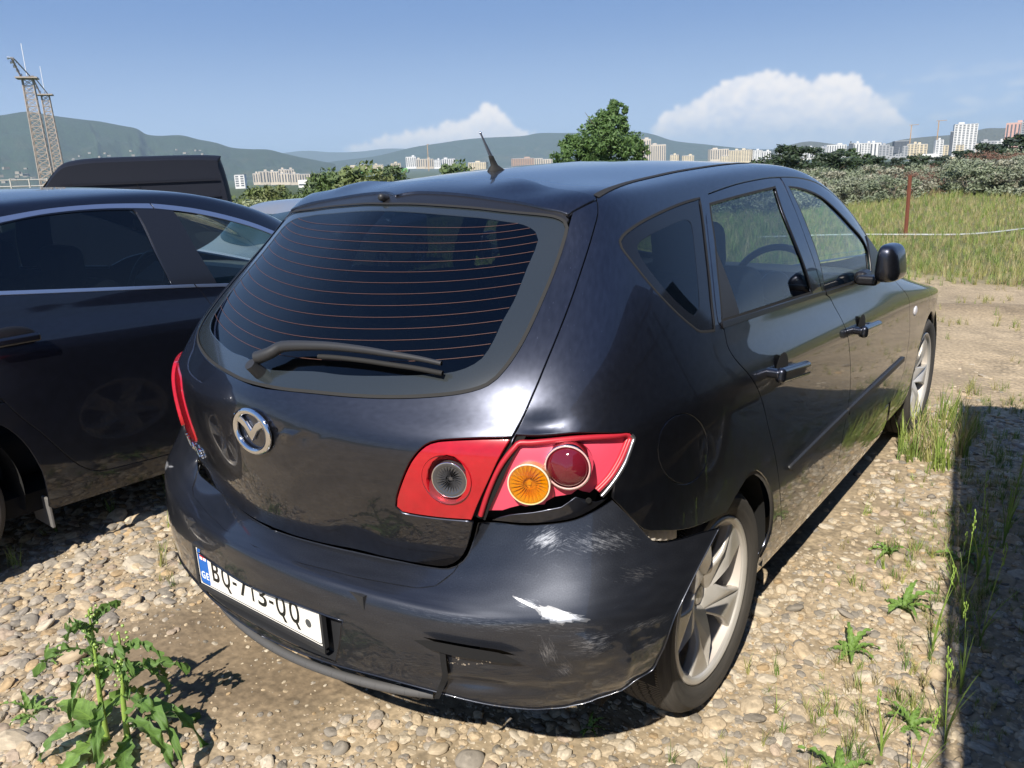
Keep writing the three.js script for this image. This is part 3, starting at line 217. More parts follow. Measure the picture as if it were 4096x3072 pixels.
"door_rear":[[7.472,11.263],[7.6,11.316],[7.729,11.372],[7.859,11.429],[7.988,11.484],[8.116,11.537],[8.241,11.584],[8.363,11.625],[8.495,11.661],[8.634,11.693],[8.773,11.72],[8.909,11.743],[9.035,11.762],[9.146,11.776],[9.294,11.783],[9.442,11.777],[9.59,11.771],[9.574,11.496],[9.557,11.218],[9.54,10.942],[9.525,10.671],[9.515,10.409],[9.507,10.169],[9.499,9.928],[9.495,9.688],[9.497,9.447],[9.507,9.207],[9.526,8.946],[9.553,8.65],[9.585,8.342],[9.619,8.045],[9.655,7.783],[9.69,7.578],[9.792,7.38],[9.902,7.184],[9.953,6.937],[9.994,6.64],[10.029,6.341],[10.051,6.106],[10.07,5.859],[10.088,5.612],[10.109,5.376],[10.145,5.097],[10.185,4.818],[10.225,4.539],[10.259,4.296],[10.296,4.036],[10.329,3.79],[10.353,3.592],[10.363,3.413],[10.359,3.234],[10.341,3.017],[10.313,2.79],[10.28,2.566],[10.253,2.342],[10.248,2.055],[10.251,1.749],[10.103,1.738],[9.952,1.727],[9.8,1.715],[9.65,1.704],[9.505,1.693],[9.367,1.683],[9.24,1.673],[9.103,1.662],[8.966,1.651],[8.829,1.639],[8.692,1.628],[8.555,1.616],[8.494,1.832],[8.433,2.048],[8.375,2.27],[8.311,2.521],[8.251,2.741],[8.188,2.952],[8.118,3.161],[8.049,3.344],[7.971,3.545],[7.899,3.749],[7.838,3.945],[7.768,4.179],[7.696,4.425],[7.63,4.656],[7.578,4.845],[7.515,5.093],[7.461,5.342],[7.417,5.556],[7.365,5.81],[7.315,6.067],[7.274,6.292],[7.242,6.502],[7.217,6.712],[7.199,6.915],[7.198,7.206],[7.193,7.465],[7.141,7.607],[7.091,7.749],[7.083,7.946],[7.087,8.187],[7.1,8.428],[7.123,8.682],[7.155,8.974],[7.19,9.274],[7.224,9.55],[7.254,9.78],[7.286,10.012],[7.32,10.24],[7.352,10.46],[7.391,10.728],[7.431,10.995]],
"door_front":[[9.63,11.783],[9.757,11.771],[9.885,11.762],[10.014,11.752],[10.141,11.74],[10.268,11.724],[10.393,11.702],[10.545,11.672],[10.698,11.639],[10.848,11.598],[10.991,11.545],[11.123,11.475],[11.277,11.357],[11.421,11.214],[11.545,11.058],[11.639,10.902],[11.702,10.699],[11.721,10.482],[11.731,10.264],[11.731,10.006],[11.724,9.733],[11.751,9.496],[11.839,9.334],[11.967,9.191],[12.083,9.042],[12.18,8.884],[12.285,8.707],[12.378,8.517],[12.437,8.321],[12.449,8.087],[12.425,7.829],[12.4,7.562],[12.406,7.301],[12.443,7.097],[12.499,6.88],[12.565,6.654],[12.634,6.423],[12.697,6.191],[12.748,5.962],[12.791,5.681],[12.825,5.391],[12.853,5.103],[12.878,4.828],[12.903,4.577],[12.937,4.337],[12.974,4.098],[13.005,3.858],[13.018,3.617],[13.007,3.328],[12.98,3.013],[12.944,2.719],[12.905,2.491],[12.83,2.328],[12.716,2.19],[12.588,2.084],[12.449,1.991],[12.308,1.963],[12.162,1.933],[12.013,1.902],[11.865,1.871],[11.717,1.84],[11.572,1.811],[11.432,1.784],[11.299,1.76],[11.173,1.74],[11.058,1.726],[10.924,1.717],[10.789,1.717],[10.655,1.723],[10.52,1.733],[10.385,1.743],[10.251,1.749],[10.248,2.055],[10.253,2.342],[10.28,2.566],[10.313,2.79],[10.341,3.017],[10.359,3.234],[10.363,3.413],[10.353,3.592],[10.329,3.79],[10.296,4.036],[10.259,4.296],[10.225,4.539],[10.185,4.818],[10.145,5.097],[10.109,5.376],[10.088,5.612],[10.07,5.859],[10.051,6.106],[10.029,6.341],[9.994,6.64],[9.953,6.937],[9.902,7.184],[9.792,7.38],[9.69,7.578],[9.655,7.783],[9.619,8.045],[9.585,8.342],[9.553,8.65],[9.526,8.946],[9.507,9.207],[9.496,9.447],[9.493,9.688],[9.497,9.928],[9.504,10.169],[9.515,10.409],[9.531,10.673],[9.553,10.946],[9.579,11.225],[9.605,11.506]],
"glass_rear_door":[[7.537,10.937],[7.673,10.966],[7.809,10.996],[7.945,11.026],[8.081,11.056],[8.217,11.085],[8.353,11.113],[8.479,11.138],[8.61,11.164],[8.742,11.19],[8.877,11.216],[9.011,11.241],[9.146,11.267],[9.279,11.293],[9.251,11.053],[9.22,10.813],[9.194,10.572],[9.178,10.331],[9.176,10.082],[9.183,9.829],[9.197,9.574],[9.215,9.321],[9.237,9.08],[9.264,8.811],[9.295,8.524],[9.328,8.227],[9.361,7.93],[9.393,7.643],[9.238,7.648],[9.077,7.654],[8.911,7.661],[8.742,7.667],[8.574,7.673],[8.408,7.679],[8.246,7.685],[8.092,7.691],[7.947,7.697],[7.814,7.702],[7.696,7.707],[7.594,7.711],[7.451,7.72],[7.308,7.731],[7.165,7.741],[7.183,7.989],[7.201,8.242],[7.22,8.492],[7.24,8.731],[7.261,8.954],[7.291,9.185],[7.327,9.42],[7.364,9.646],[7.395,9.852],[7.422,10.071],[7.447,10.291],[7.47,10.489],[7.503,10.713]],
"glass_rear_black":[[7.386,9.771],[7.411,9.533],[7.436,9.295],[7.461,9.057],[7.484,8.828],[7.51,8.564],[7.538,8.28],[7.566,7.99],[7.594,7.711],[7.451,7.721],[7.308,7.731],[7.165,7.741],[7.186,7.99],[7.207,8.244],[7.228,8.495],[7.249,8.734],[7.271,8.951],[7.306,9.225],[7.346,9.498]],
"glass_front_door":[[9.682,11.257],[9.818,11.227],[9.954,11.197],[10.086,11.153],[10.215,11.093],[10.358,11.019],[10.497,10.935],[10.615,10.845],[10.724,10.721],[10.812,10.578],[10.89,10.429],[10.989,10.215],[11.089,9.972],[11.184,9.75],[11.272,9.591],[11.363,9.434],[11.427,9.267],[11.454,9.062],[11.456,8.839],[11.449,8.615],[11.44,8.392],[11.425,8.143],[11.407,7.883],[11.39,7.629],[11.254,7.612],[11.117,7.594],[10.98,7.576],[10.844,7.56],[10.707,7.545],[10.572,7.535],[10.437,7.529],[10.303,7.527],[10.169,7.527],[10.034,7.529],[9.9,7.53],[9.765,7.531],[9.749,7.825],[9.731,8.13],[9.713,8.438],[9.695,8.741],[9.68,9.029],[9.667,9.296],[9.657,9.532],[9.654,9.801],[9.657,10.077],[9.663,10.341],[9.667,10.577],[9.672,10.804],[9.677,11.03]],
"quarter_glass":[[5.211,10.203],[5.295,10.31],[5.41,10.393],[5.524,10.456],[5.671,10.534],[5.82,10.606],[5.927,10.654],[6.056,10.71],[6.201,10.772],[6.353,10.837],[6.506,10.901],[6.652,10.961],[6.783,11.014],[6.893,11.057],[7.008,11.096],[7.125,11.129],[7.243,11.159],[7.36,11.191],[7.332,10.94],[7.304,10.689],[7.274,10.438],[7.245,10.224],[7.213,9.999],[7.181,9.769],[7.151,9.541],[7.12,9.273],[7.087,8.983],[7.058,8.7],[7.036,8.453],[7.023,8.217],[7.017,7.981],[7.011,7.791],[6.992,7.55],[6.847,7.602],[6.718,7.667],[6.64,7.774],[6.58,7.896],[6.511,8.02],[6.424,8.177],[6.327,8.353],[6.225,8.531],[6.125,8.699],[6.026,8.857],[5.915,9.028],[5.798,9.204],[5.685,9.374],[5.582,9.529],[5.497,9.657],[5.405,9.794],[5.313,9.931],[5.245,10.043]],
"quarter_clear":[[5.653,10.038],[5.718,10.121],[5.818,10.173],[5.914,10.211],[6.041,10.261],[6.19,10.317],[6.349,10.375],[6.508,10.431],[6.656,10.48],[6.782,10.519],[6.876,10.542],[6.967,10.5],[7.011,10.4],[7.0,10.208],[6.968,9.949],[6.929,9.662],[6.894,9.389],[6.864,9.103],[6.833,8.797],[6.803,8.518],[6.773,8.314],[6.659,8.179],[6.567,8.298],[6.451,8.487],[6.339,8.678],[6.246,8.834],[6.132,9.025],[6.009,9.233],[5.889,9.438],[5.786,9.62],[5.711,9.76],[5.659,9.905]],
"fuel_flap":[[6.526,3.994],[6.505,3.833],[6.433,3.721],[6.318,3.657],[6.174,3.639],[6.096,3.646],[6.018,3.664],[5.94,3.692],[5.866,3.729],[5.732,3.836],[5.626,3.988],[5.558,4.188],[5.532,4.434],[5.553,4.709],[5.582,4.848],[5.622,4.977],[5.731,5.177],[5.867,5.259],[6.012,5.201],[6.086,5.118],[6.155,5.016],[6.224,4.888],[6.29,4.748],[6.353,4.605],[6.408,4.462],[6.455,4.331],[6.492,4.205]],
"arch_line":[[7.001,2.89],[7.085,2.954],[7.168,3.014],[7.243,3.059],[7.318,3.101],[7.46,3.173],[7.565,3.177],[7.671,3.147],[7.802,3.034],[7.929,2.884],[8.028,2.724],[8.108,2.555],[8.167,2.386],[8.209,2.211],[8.25,1.964],[8.271,1.72],[8.254,1.557],[8.218,1.407],[8.115,1.191]],
"bump_gap":[[4.787,3.604],[4.9,3.493],[5.012,3.381],[5.111,3.287],[5.207,3.199],[5.317,3.134],[5.436,3.115],[5.578,3.11],[5.72,3.101],[5.849,3.085],[5.99,3.065],[6.131,3.044],[6.259,3.025],[6.391,3.003],[6.523,2.98],[6.65,2.957],[6.767,2.936],[6.884,2.913],[7.001,2.89]],
"drip":[[4.678,11.805],[4.807,11.944],[4.936,12.089],[5.064,12.238],[5.193,12.387],[5.322,12.532],[5.451,12.671],[5.581,12.798],[5.712,12.912],[5.845,13.009],[5.969,13.08],[6.101,13.139],[6.238,13.188],[6.38,13.228],[6.523,13.261],[6.667,13.29],[6.808,13.314],[6.946,13.338],[7.078,13.361],[7.212,13.381],[7.348,13.396],[7.484,13.406],[7.621,13.412],[7.758,13.417],[7.893,13.42],[8.026,13.425],[8.156,13.431],[8.297,13.44],[8.438,13.449],[8.579,13.457],[8.719,13.466],[8.86,13.474],[9.001,13.483],[9.141,13.491]],
"doortop":[[7.476,11.285],[7.604,11.339],[7.734,11.396],[7.864,11.454],[7.994,11.51],[8.122,11.563],[8.247,11.611],[8.369,11.652],[8.502,11.69],[8.642,11.722],[8.783,11.75],[8.919,11.774],[9.046,11.793],[9.157,11.807],[9.3,11.816],[9.444,11.813],[9.588,11.805],[9.704,11.799],[9.837,11.793],[9.982,11.785],[10.131,11.774],[10.278,11.759],[10.417,11.739],[10.547,11.716],[10.678,11.691],[10.809,11.662],[10.936,11.626],[11.057,11.58],[11.171,11.521],[11.302,11.431],[11.43,11.323],[11.547,11.203],[11.648,11.077],[11.724,10.952],[11.785,10.746],[11.795,10.524],[11.796,10.301],[11.785,10.038],[11.765,9.761],[11.784,9.521],[11.869,9.361],[11.997,9.222],[12.125,9.083]],
"door_rear_line":[[7.352,10.46],[7.319,10.232],[7.286,10.005],[7.254,9.777],[7.224,9.55],[7.19,9.274],[7.155,8.974],[7.123,8.682],[7.1,8.428],[7.087,8.187],[7.083,7.946],[7.091,7.749],[7.141,7.607],[7.193,7.465],[7.198,7.206],[7.199,6.915],[7.217,6.712],[7.242,6.502],[7.274,6.292],[7.315,6.067],[7.365,5.81],[7.417,5.556],[7.461,5.342],[7.515,5.093],[7.578,4.845],[7.63,4.656],[7.696,4.425],[7.768,4.179],[7.838,3.945],[7.899,3.749],[7.971,3.545],[8.049,3.344],[8.118,3.161],[8.188,2.952],[8.251,2.741],[8.311,2.521],[8.375,2.27],[8.433,2.048],[8.494,1.832],[8.555,1.616]],
"fender_line":[[12.437,8.321],[12.422,8.066],[12.401,7.81],[12.391,7.555],[12.406,7.301],[12.443,7.097],[12.499,6.88],[12.565,6.654],[12.634,6.423],[12.697,6.191],[12.748,5.962],[12.791,5.681],[12.825,5.391],[12.853,5.103],[12.878,4.828],[12.903,4.577],[12.937,4.337],[12.974,4.098],[13.005,3.858],[13.018,3.617],[13.007,3.328],[12.98,3.013],[12.944,2.719],[12.905,2.491],[12.83,2.328],[12.716,2.19],[12.588,2.084],[12.449,1.991]],
"tg_line":[[2.894,2.741],[2.95,2.971],[3.008,3.201],[3.066,3.43],[3.119,3.661],[3.166,3.893],[3.204,4.12],[3.24,4.361],[3.274,4.61],[3.307,4.864],[3.338,5.119],[3.369,5.369],[3.4,5.63],[3.431,5.904],[3.46,6.18],[3.488,6.445],[3.516,6.689],[3.543,6.9],[3.584,7.151],[3.634,7.401],[3.688,7.651],[3.747,7.922],[3.812,8.2],[3.877,8.464],[3.938,8.7],[4.003,8.936],[4.068,9.161],[4.13,9.364],[4.196,9.566],[4.265,9.767],[4.343,9.981],[4.427,10.201],[4.506,10.419],[4.582,10.639],[4.654,10.86],[4.703,11.068],[4.711,11.332],[4.696,11.597]],
"mould_rear":[[8.508,2.751],[8.655,2.761],[8.802,2.772],[8.948,2.782],[9.095,2.793],[9.242,2.803],[9.389,2.814],[9.536,2.825],[9.683,2.835],[9.83,2.846],[9.977,2.856],[10.123,2.867],[10.27,2.877],[10.272,2.763],[10.124,2.753],[9.968,2.742],[9.806,2.73],[9.64,2.717],[9.475,2.705],[9.313,2.693],[9.157,2.682],[9.009,2.672],[8.873,2.663],[8.751,2.656],[8.646,2.652],[8.562,2.65]],
"mould_front":[[10.325,2.882],[10.468,2.891],[10.61,2.9],[10.753,2.909],[10.896,2.918],[11.038,2.927],[11.181,2.936],[11.324,2.945],[11.466,2.954],[11.609,2.963],[11.752,2.972],[11.894,2.981],[12.037,2.991],[12.179,3.0],[12.322,3.009],[12.465,3.018],[12.607,3.027],[12.75,3.036],[12.747,2.928],[12.605,2.918],[12.462,2.909],[12.32,2.899],[12.178,2.89],[12.035,2.88],[11.893,2.871],[11.75,2.862],[11.608,2.852],[11.466,2.843],[11.323,2.833],[11.181,2.824],[11.039,2.815],[10.896,2.805],[10.754,2.796],[10.612,2.786],[10.469,2.777],[10.327,2.768]],
"belt_rear":[[7.152,7.717],[7.278,7.707],[7.405,7.698],[7.531,7.689],[7.658,7.679],[7.784,7.671],[7.883,7.664],[7.994,7.657],[8.116,7.648],[8.247,7.64],[8.386,7.631],[8.531,7.621],[8.68,7.611],[8.834,7.601],[8.989,7.591],[9.144,7.581],[9.299,7.571],[9.451,7.561],[9.599,7.551],[9.742,7.541],[9.754,7.396],[9.603,7.404],[9.446,7.412],[9.285,7.42],[9.122,7.429],[8.958,7.437],[8.795,7.445],[8.636,7.454],[8.48,7.461],[8.331,7.469],[8.19,7.476],[8.059,7.483],[7.938,7.489],[7.831,7.494],[7.695,7.5],[7.559,7.506],[7.423,7.512],[7.286,7.518],[7.15,7.524]],
"belt_front":[[9.78,7.523],[9.912,7.522],[10.044,7.52],[10.176,7.517],[10.308,7.516],[10.44,7.518],[10.571,7.523],[10.7,7.532],[10.833,7.544],[10.971,7.558],[11.11,7.574],[11.251,7.59],[11.392,7.606],[11.53,7.621],[11.511,7.429],[11.375,7.413],[11.237,7.396],[11.098,7.378],[10.96,7.361],[10.825,7.346],[10.694,7.334],[10.568,7.326],[10.438,7.323],[10.309,7.326],[10.18,7.332],[10.05,7.34],[9.921,7.347],[9.792,7.353]],
"pt_handle_rear":[[7.801,5.006,0.86,0.9,-0.233],[8.619,4.69,0.859,0.864,-0.51],[8.191,5.164,0.856,0.906,-0.363],[8.27,4.407,0.862,0.841,-0.387]],
"pt_handle_front":[[10.328,4.891,0.853,0.849,-1.121],[11.071,4.818,0.855,0.828,-1.384],[10.683,5.366,0.847,0.873,-1.251],[10.734,4.445,0.857,0.801,-1.262]],
"pt_marker":[[13.23,4.434,0.861,0.744,-2.188]],
"pt_washer":[[0.0,12.208,0.0,1.403,0.291]],
"pt_ant":[[0.171,15.504,0.006,1.463,-0.156]],
"pt_logo":[[0.009,4.376,0.002,0.891,0.806]],
"pt_mirror":[[11.566,7.904,0.8,1.007,-1.615]],
"pt_wiper":[[0.0,8.042,0.0,1.029,0.741],[2.308,8.188,0.46,1.057,0.607]],
"pt_lens_inner":[[2.578,3.664,0.523,0.847,0.699]],
"pt_amber":[[3.606,3.775,0.681,0.843,0.619]],
"pt_redr":[[4.097,4.284,0.744,0.877,0.568]],
"flange":[[3.1,2.739],[3.22,2.843],[3.345,2.94],[3.444,2.999],[3.549,3.053],[3.645,3.105],[3.762,3.177],[3.87,3.245],[3.947,3.288],[4.025,3.331],[4.131,3.453],[4.236,3.575],[4.316,3.556],[4.397,3.539],[4.478,3.52],[4.56,3.515],[4.657,3.555],[4.759,3.609],[4.648,3.508],[4.534,3.411],[4.435,3.332],[4.324,3.248],[4.21,3.17],[4.085,3.099],[3.953,3.033],[3.825,2.972],[3.711,2.918],[3.596,2.867],[3.479,2.823],[3.355,2.79],[3.228,2.765]],
"sail":[[11.688,9.389],[11.8,9.27],[11.913,9.15],[12.025,9.031],[12.138,8.911],[12.25,8.792],[12.148,8.63],[12.046,8.468],[11.943,8.306],[11.841,8.144],[11.739,7.982],[11.637,7.821],[11.534,7.659],[11.449,7.679],[11.364,7.698],[11.379,7.947],[11.392,8.2],[11.41,8.444],[11.442,8.669],[11.508,8.913],[11.598,9.151]],
"foam":[[5.264,3.165],[5.397,3.151],[5.53,3.137],[5.663,3.123],[5.796,3.108],[5.929,3.094],[6.062,3.08],[6.074,2.888],[5.945,2.899],[5.815,2.909],[5.685,2.92],[5.555,2.93],[5.425,2.941],[5.344,3.053]],
"lamp_edge":[[5.087,5.091],[5.137,4.931],[5.106,4.746],[5.054,4.508],[4.998,4.3],[4.917,4.109],[4.819,3.934],[4.721,3.789],[4.616,3.648]],
"wiper_line":[[0.0,8.125],[0.044,8.311],[0.129,8.465],[0.228,8.513],[0.356,8.545],[0.496,8.565],[0.63,8.578],[0.754,8.582],[0.878,8.577],[1.003,8.564],[1.126,8.547],[1.256,8.524],[1.39,8.494],[1.519,8.461],[1.635,8.431],[1.752,8.399],[1.869,8.363],[1.981,8.324],[2.086,8.282],[2.188,8.236],[2.291,8.19]],
"lens_circle":[[2.832,3.712],[2.806,3.468],[2.743,3.262],[2.653,3.118],[2.55,3.054],[2.452,3.079],[2.375,3.191],[2.329,3.379],[2.32,3.62],[2.347,3.89],[2.405,4.154],[2.487,4.359],[2.582,4.446],[2.679,4.39],[2.762,4.213],[2.816,3.971]],
"lamp_lip":[[2.969,2.809],[3.022,3.06],[3.075,3.318],[3.129,3.576],[3.181,3.826],[3.23,4.06],[3.274,4.27],[3.321,4.489],[3.367,4.709],[3.414,4.928],[3.461,5.148],[3.609,5.189],[3.757,5.236],[3.905,5.279],[4.054,5.311],[4.205,5.321],[4.341,5.308],[4.482,5.278],[4.625,5.238],[4.77,5.193],[4.915,5.147],[5.058,5.107],[5.108,4.946],[5.077,4.779],[5.025,4.566],[4.969,4.374],[4.887,4.176],[4.79,3.996],[4.686,3.858],[4.573,3.726]],
"letters":[[3.125,2.375],[3.45,2.064],[4.023,1.924],[4.333,1.858]],
"bumper":[[0.0,1.375],[0.126,1.36],[0.252,1.344],[0.376,1.323],[0.496,1.295],[0.628,1.261],[0.762,1.224],[0.886,1.19],[1.026,1.151],[1.166,1.11],[1.307,1.078],[1.453,1.055],[1.6,1.039],[1.748,1.036],[1.867,1.046],[1.989,1.066],[2.108,1.089],[2.216,1.107],[2.327,1.13],[2.439,1.152],[2.539,1.15],[2.662,1.083],[2.757,0.979],[2.817,0.856],[2.855,0.72],[2.911,0.49],[2.969,0.23],[3.114,0.293],[3.264,0.359],[3.412,0.423],[3.552,0.479],[3.677,0.523],[3.824,0.558],[3.974,0.576],[4.125,0.583],[4.244,0.582],[4.368,0.576],[4.49,0.562],[4.605,0.54],[4.747,0.495],[4.884,0.435],[5.009,0.377],[5.154,0.303],[5.298,0.224],[5.435,0.349],[5.572,0.475],[5.706,0.603],[5.81,0.716],[5.915,0.839],[6.016,0.953],[6.108,1.038],[6.241,1.096],[6.389,1.118],[6.492,1.125],[6.609,1.127],[6.732,1.126],[6.852,1.124],[6.969,1.118],[7.087,1.109],[7.204,1.101],[7.322,1.098],[7.458,1.101],[7.602,1.109],[7.75,1.119],[7.896,1.127],[7.816,1.252],[7.739,1.378],[7.653,1.529],[7.544,1.72],[7.432,1.924],[7.331,2.118],[7.249,2.291],[7.172,2.467],[7.099,2.644],[7.033,2.823],[6.967,3.02],[6.896,3.245],[6.826,3.477],[6.761,3.699],[6.707,3.892],[6.648,4.109],[6.595,4.328],[6.551,4.548],[6.511,4.817],[6.47,5.135],[6.43,5.444],[6.394,5.687],[6.343,5.877],[6.282,6.064],[6.134,6.143],[5.987,6.222],[5.858,6.309],[5.732,6.465],[5.608,6.624],[5.512,6.702],[5.402,6.78],[5.284,6.854],[5.165,6.922],[5.045,6.991],[4.912,7.068],[4.77,7.141],[4.627,7.199],[4.487,7.23],[4.348,7.229],[4.209,7.204],[4.069,7.162],[3.93,7.113],[3.794,7.063],[3.679,7.019],[3.554,6.965],[3.42,6.905],[3.283,6.841],[3.144,6.778],[3.007,6.72],[2.876,6.669],[2.753,6.629],[2.614,6.596],[2.471,6.571],[2.327,6.554],[2.184,6.543],[2.044,6.539],[1.91,6.54],[1.764,6.551],[1.62,6.575],[1.476,6.606],[1.332,6.638],[1.188,6.664],[1.062,6.683],[0.924,6.703],[0.777,6.724],[0.623,6.746],[0.466,6.768],[0.308,6.79],[0.152,6.812],[0.0,6.833],[0.0,6.546],[0.0,6.259],[0.0,5.971],[0.0,5.684],[0.0,5.397],[0.0,5.11],[0.0,4.822],[0.0,4.535],[0.0,4.248],[0.0,3.961],[0.0,3.673],[0.0,3.386],[0.0,3.099],[0.0,2.811],[0.0,2.524],[0.0,2.237],[0.0,1.95],[0.0,1.662]],
"plate_recess":[[0.0,4.86],[0.15,4.843],[0.305,4.825],[0.45,4.809],[0.575,4.797],[0.675,4.79],[0.776,4.786],[0.877,4.787],[1.008,4.797],[1.149,4.813],[1.269,4.824],[1.366,4.824],[1.463,4.822],[1.447,5.059],[1.431,5.295],[1.41,5.531],[1.384,5.753],[1.351,5.995],[1.317,6.244],[1.283,6.489],[1.141,6.486],[0.998,6.482],[0.855,6.479],[0.713,6.475],[0.57,6.472],[0.428,6.469],[0.285,6.465],[0.143,6.462],[0.0,6.458],[0.0,6.192],[0.0,5.926],[0.0,5.659],[0.0,5.393],[0.0,5.126]],
"slot":[[2.521,4.67],[2.63,4.66],[2.738,4.651],[2.847,4.647],[2.976,4.648],[3.135,4.651],[3.304,4.656],[3.46,4.664],[3.581,4.676],[3.699,4.726],[3.811,4.796],[3.698,4.796],[3.585,4.797],[3.479,4.798],[3.35,4.8],[3.219,4.801],[3.105,4.799],[3.001,4.794],[2.897,4.785],[2.796,4.769],[2.658,4.724]],
"crack":[[2.819,4.851],[2.831,5.055],[2.842,5.259],[2.853,5.446],[2.864,5.632],[2.838,5.904],[2.816,6.072],[2.794,6.241],[2.773,6.435],[2.753,6.629],[2.771,6.619],[2.797,6.422],[2.823,6.226],[2.848,6.055],[2.873,5.885],[2.895,5.616],[2.884,5.43],[2.873,5.243],[2.862,5.041],[2.85,4.838]]},"SC":{"s1":[[3.19,3.618],[2.789,3.858],[2.324,3.982],[2.796,3.989],[3.208,3.997],[3.764,3.906],[4.381,3.717],[4.724,3.283],[4.264,3.471],[3.721,3.681]],
"s2":[[4.139,2.588],[4.304,2.638],[4.601,2.982],[4.684,3.231],[4.375,3.38],[4.22,3.125]],
"s3":[[3.713,2.062],[3.811,2.119],[4.012,2.404],[3.977,2.462]],
"s4":[[3.867,0.753],[4.178,0.644],[4.427,0.75],[4.383,0.923],[4.053,0.935],[3.934,1.053],[3.869,0.908]],
"s5":[[4.428,0.707],[5.04,0.871],[5.734,1.057],[5.676,1.178],[5.036,1.009],[4.595,0.892]],
"s6":[[4.58,4.168],[5.148,3.899],[5.295,4.469],[5.08,4.663],[4.782,4.39]],
"s7":[[5.394,3.754],[6.044,3.833],[6.546,3.846],[6.49,4.083],[6.054,4.146],[5.427,4.211]],
"s8":[[5.74,4.586],[6.393,4.606],[6.374,5.087],[5.865,4.868]],
"s9":[[5.414,1.55],[5.83,1.614],[6.166,2.013],[6.049,2.008],[5.667,1.769]],
"s10":[[4.134,4.269],[4.321,4.405],[4.409,4.86],[4.263,4.951],[4.179,4.574]],
"s11":[[5.122,5.527],[5.61,5.687],[5.976,5.986],[5.577,6.408],[5.116,6.766]],
"s12":[[4.409,4.86],[4.644,5.024],[4.62,5.41],[4.462,5.302]],
"pw":[[2.833,4.845],[3.241,4.769],[3.551,4.835],[3.456,5.105],[3.116,5.316],[2.874,5.335]],
"pad":[[0.744,2.337],[1.442,2.125],[1.88,1.979],[2.241,1.907],[2.459,1.707],[2.641,1.252],[2.704,0.936]]},"L":{"l_glass_rear":[[7.338,10.765],[7.438,10.847],[7.577,10.885],[7.696,10.948],[7.813,11.028],[7.965,11.132],[8.125,11.219],[8.247,11.263],[8.377,11.298],[8.506,11.324],[8.626,11.343],[8.762,11.355],[8.898,11.355],[9.033,11.346],[9.166,11.328],[9.297,11.302],[9.429,11.275],[9.44,10.997],[9.448,10.719],[9.457,10.441],[9.468,10.163],[9.482,9.885],[9.501,9.608],[9.526,9.33],[9.557,9.053],[9.591,8.776],[9.627,8.499],[9.663,8.223],[9.697,7.946],[9.554,7.981],[9.411,8.016],[9.268,8.051],[9.125,8.086],[8.982,8.122],[8.839,8.157],[8.709,8.19],[8.566,8.226],[8.416,8.264],[8.264,8.302],[8.116,8.34],[7.978,8.375],[7.854,8.405],[7.751,8.431],[7.627,8.459],[7.503,8.485],[7.378,8.511],[7.372,8.808],[7.362,9.125],[7.351,9.45],[7.341,9.771],[7.333,10.076],[7.329,10.351],[7.33,10.585]],
"l_glass_front":[[10.028,11.1],[10.153,11.057],[10.279,11.016],[10.404,10.975],[10.526,10.926],[10.642,10.866],[10.76,10.785],[10.878,10.689],[10.993,10.587],[11.1,10.485],[11.197,10.392],[11.319,10.27],[11.435,10.141],[11.547,10.009],[11.664,9.869],[11.78,9.722],[11.887,9.569],[11.972,9.424],[12.058,9.264],[12.143,9.098],[12.229,8.935],[12.1,8.828],[11.963,8.719],[11.824,8.611],[11.69,8.502],[11.563,8.395],[11.451,8.29],[11.358,8.187],[11.239,7.98],[11.16,7.749],[11.082,7.518],[10.953,7.557],[10.824,7.596],[10.695,7.635],[10.566,7.674],[10.437,7.713],[10.308,7.752],[10.264,8.036],[10.217,8.321],[10.169,8.605],[10.125,8.889],[10.087,9.171],[10.058,9.452],[10.041,9.726],[10.033,10.0],[10.03,10.275],[10.03,10.55],[10.031,10.825]],
"l_chrome_top":[[7.27,11.12],[7.413,11.199],[7.557,11.278],[7.701,11.358],[7.814,11.425],[7.937,11.503],[8.067,11.582],[8.201,11.654],[8.333,11.709],[8.463,11.745],[8.597,11.771],[8.732,11.786],[8.869,11.791],[9.004,11.788],[9.148,11.773],[9.295,11.745],[9.445,11.71],[9.595,11.672],[9.744,11.639],[9.742,11.475],[9.74,11.311],[9.611,11.343],[9.48,11.379],[9.349,11.414],[9.219,11.446],[9.093,11.471],[8.972,11.485],[8.839,11.489],[8.706,11.483],[8.573,11.467],[8.443,11.44],[8.316,11.403],[8.186,11.348],[8.056,11.276],[7.928,11.196],[7.807,11.118],[7.697,11.051],[7.557,10.976],[7.417,10.902],[7.276,10.827]],
"l_chrome_top_front":[[9.773,11.633],[9.897,11.558],[10.022,11.485],[10.148,11.411],[10.272,11.336],[10.394,11.258],[10.513,11.175],[10.643,11.078],[10.779,10.97],[10.916,10.859],[11.047,10.747],[11.167,10.64],[11.27,10.543],[11.398,10.401],[11.513,10.247],[11.631,10.095],[11.757,9.949],[11.886,9.805],[12.014,9.66],[11.948,9.553],[11.883,9.447],[11.763,9.598],[11.644,9.75],[11.524,9.899],[11.41,10.046],[11.295,10.192],[11.168,10.327],[11.066,10.419],[10.948,10.52],[10.819,10.626],[10.685,10.731],[10.554,10.831],[10.431,10.92],[10.302,11.004],[10.169,11.082],[10.034,11.157],[9.898,11.231],[9.764,11.307],[9.768,11.47]],
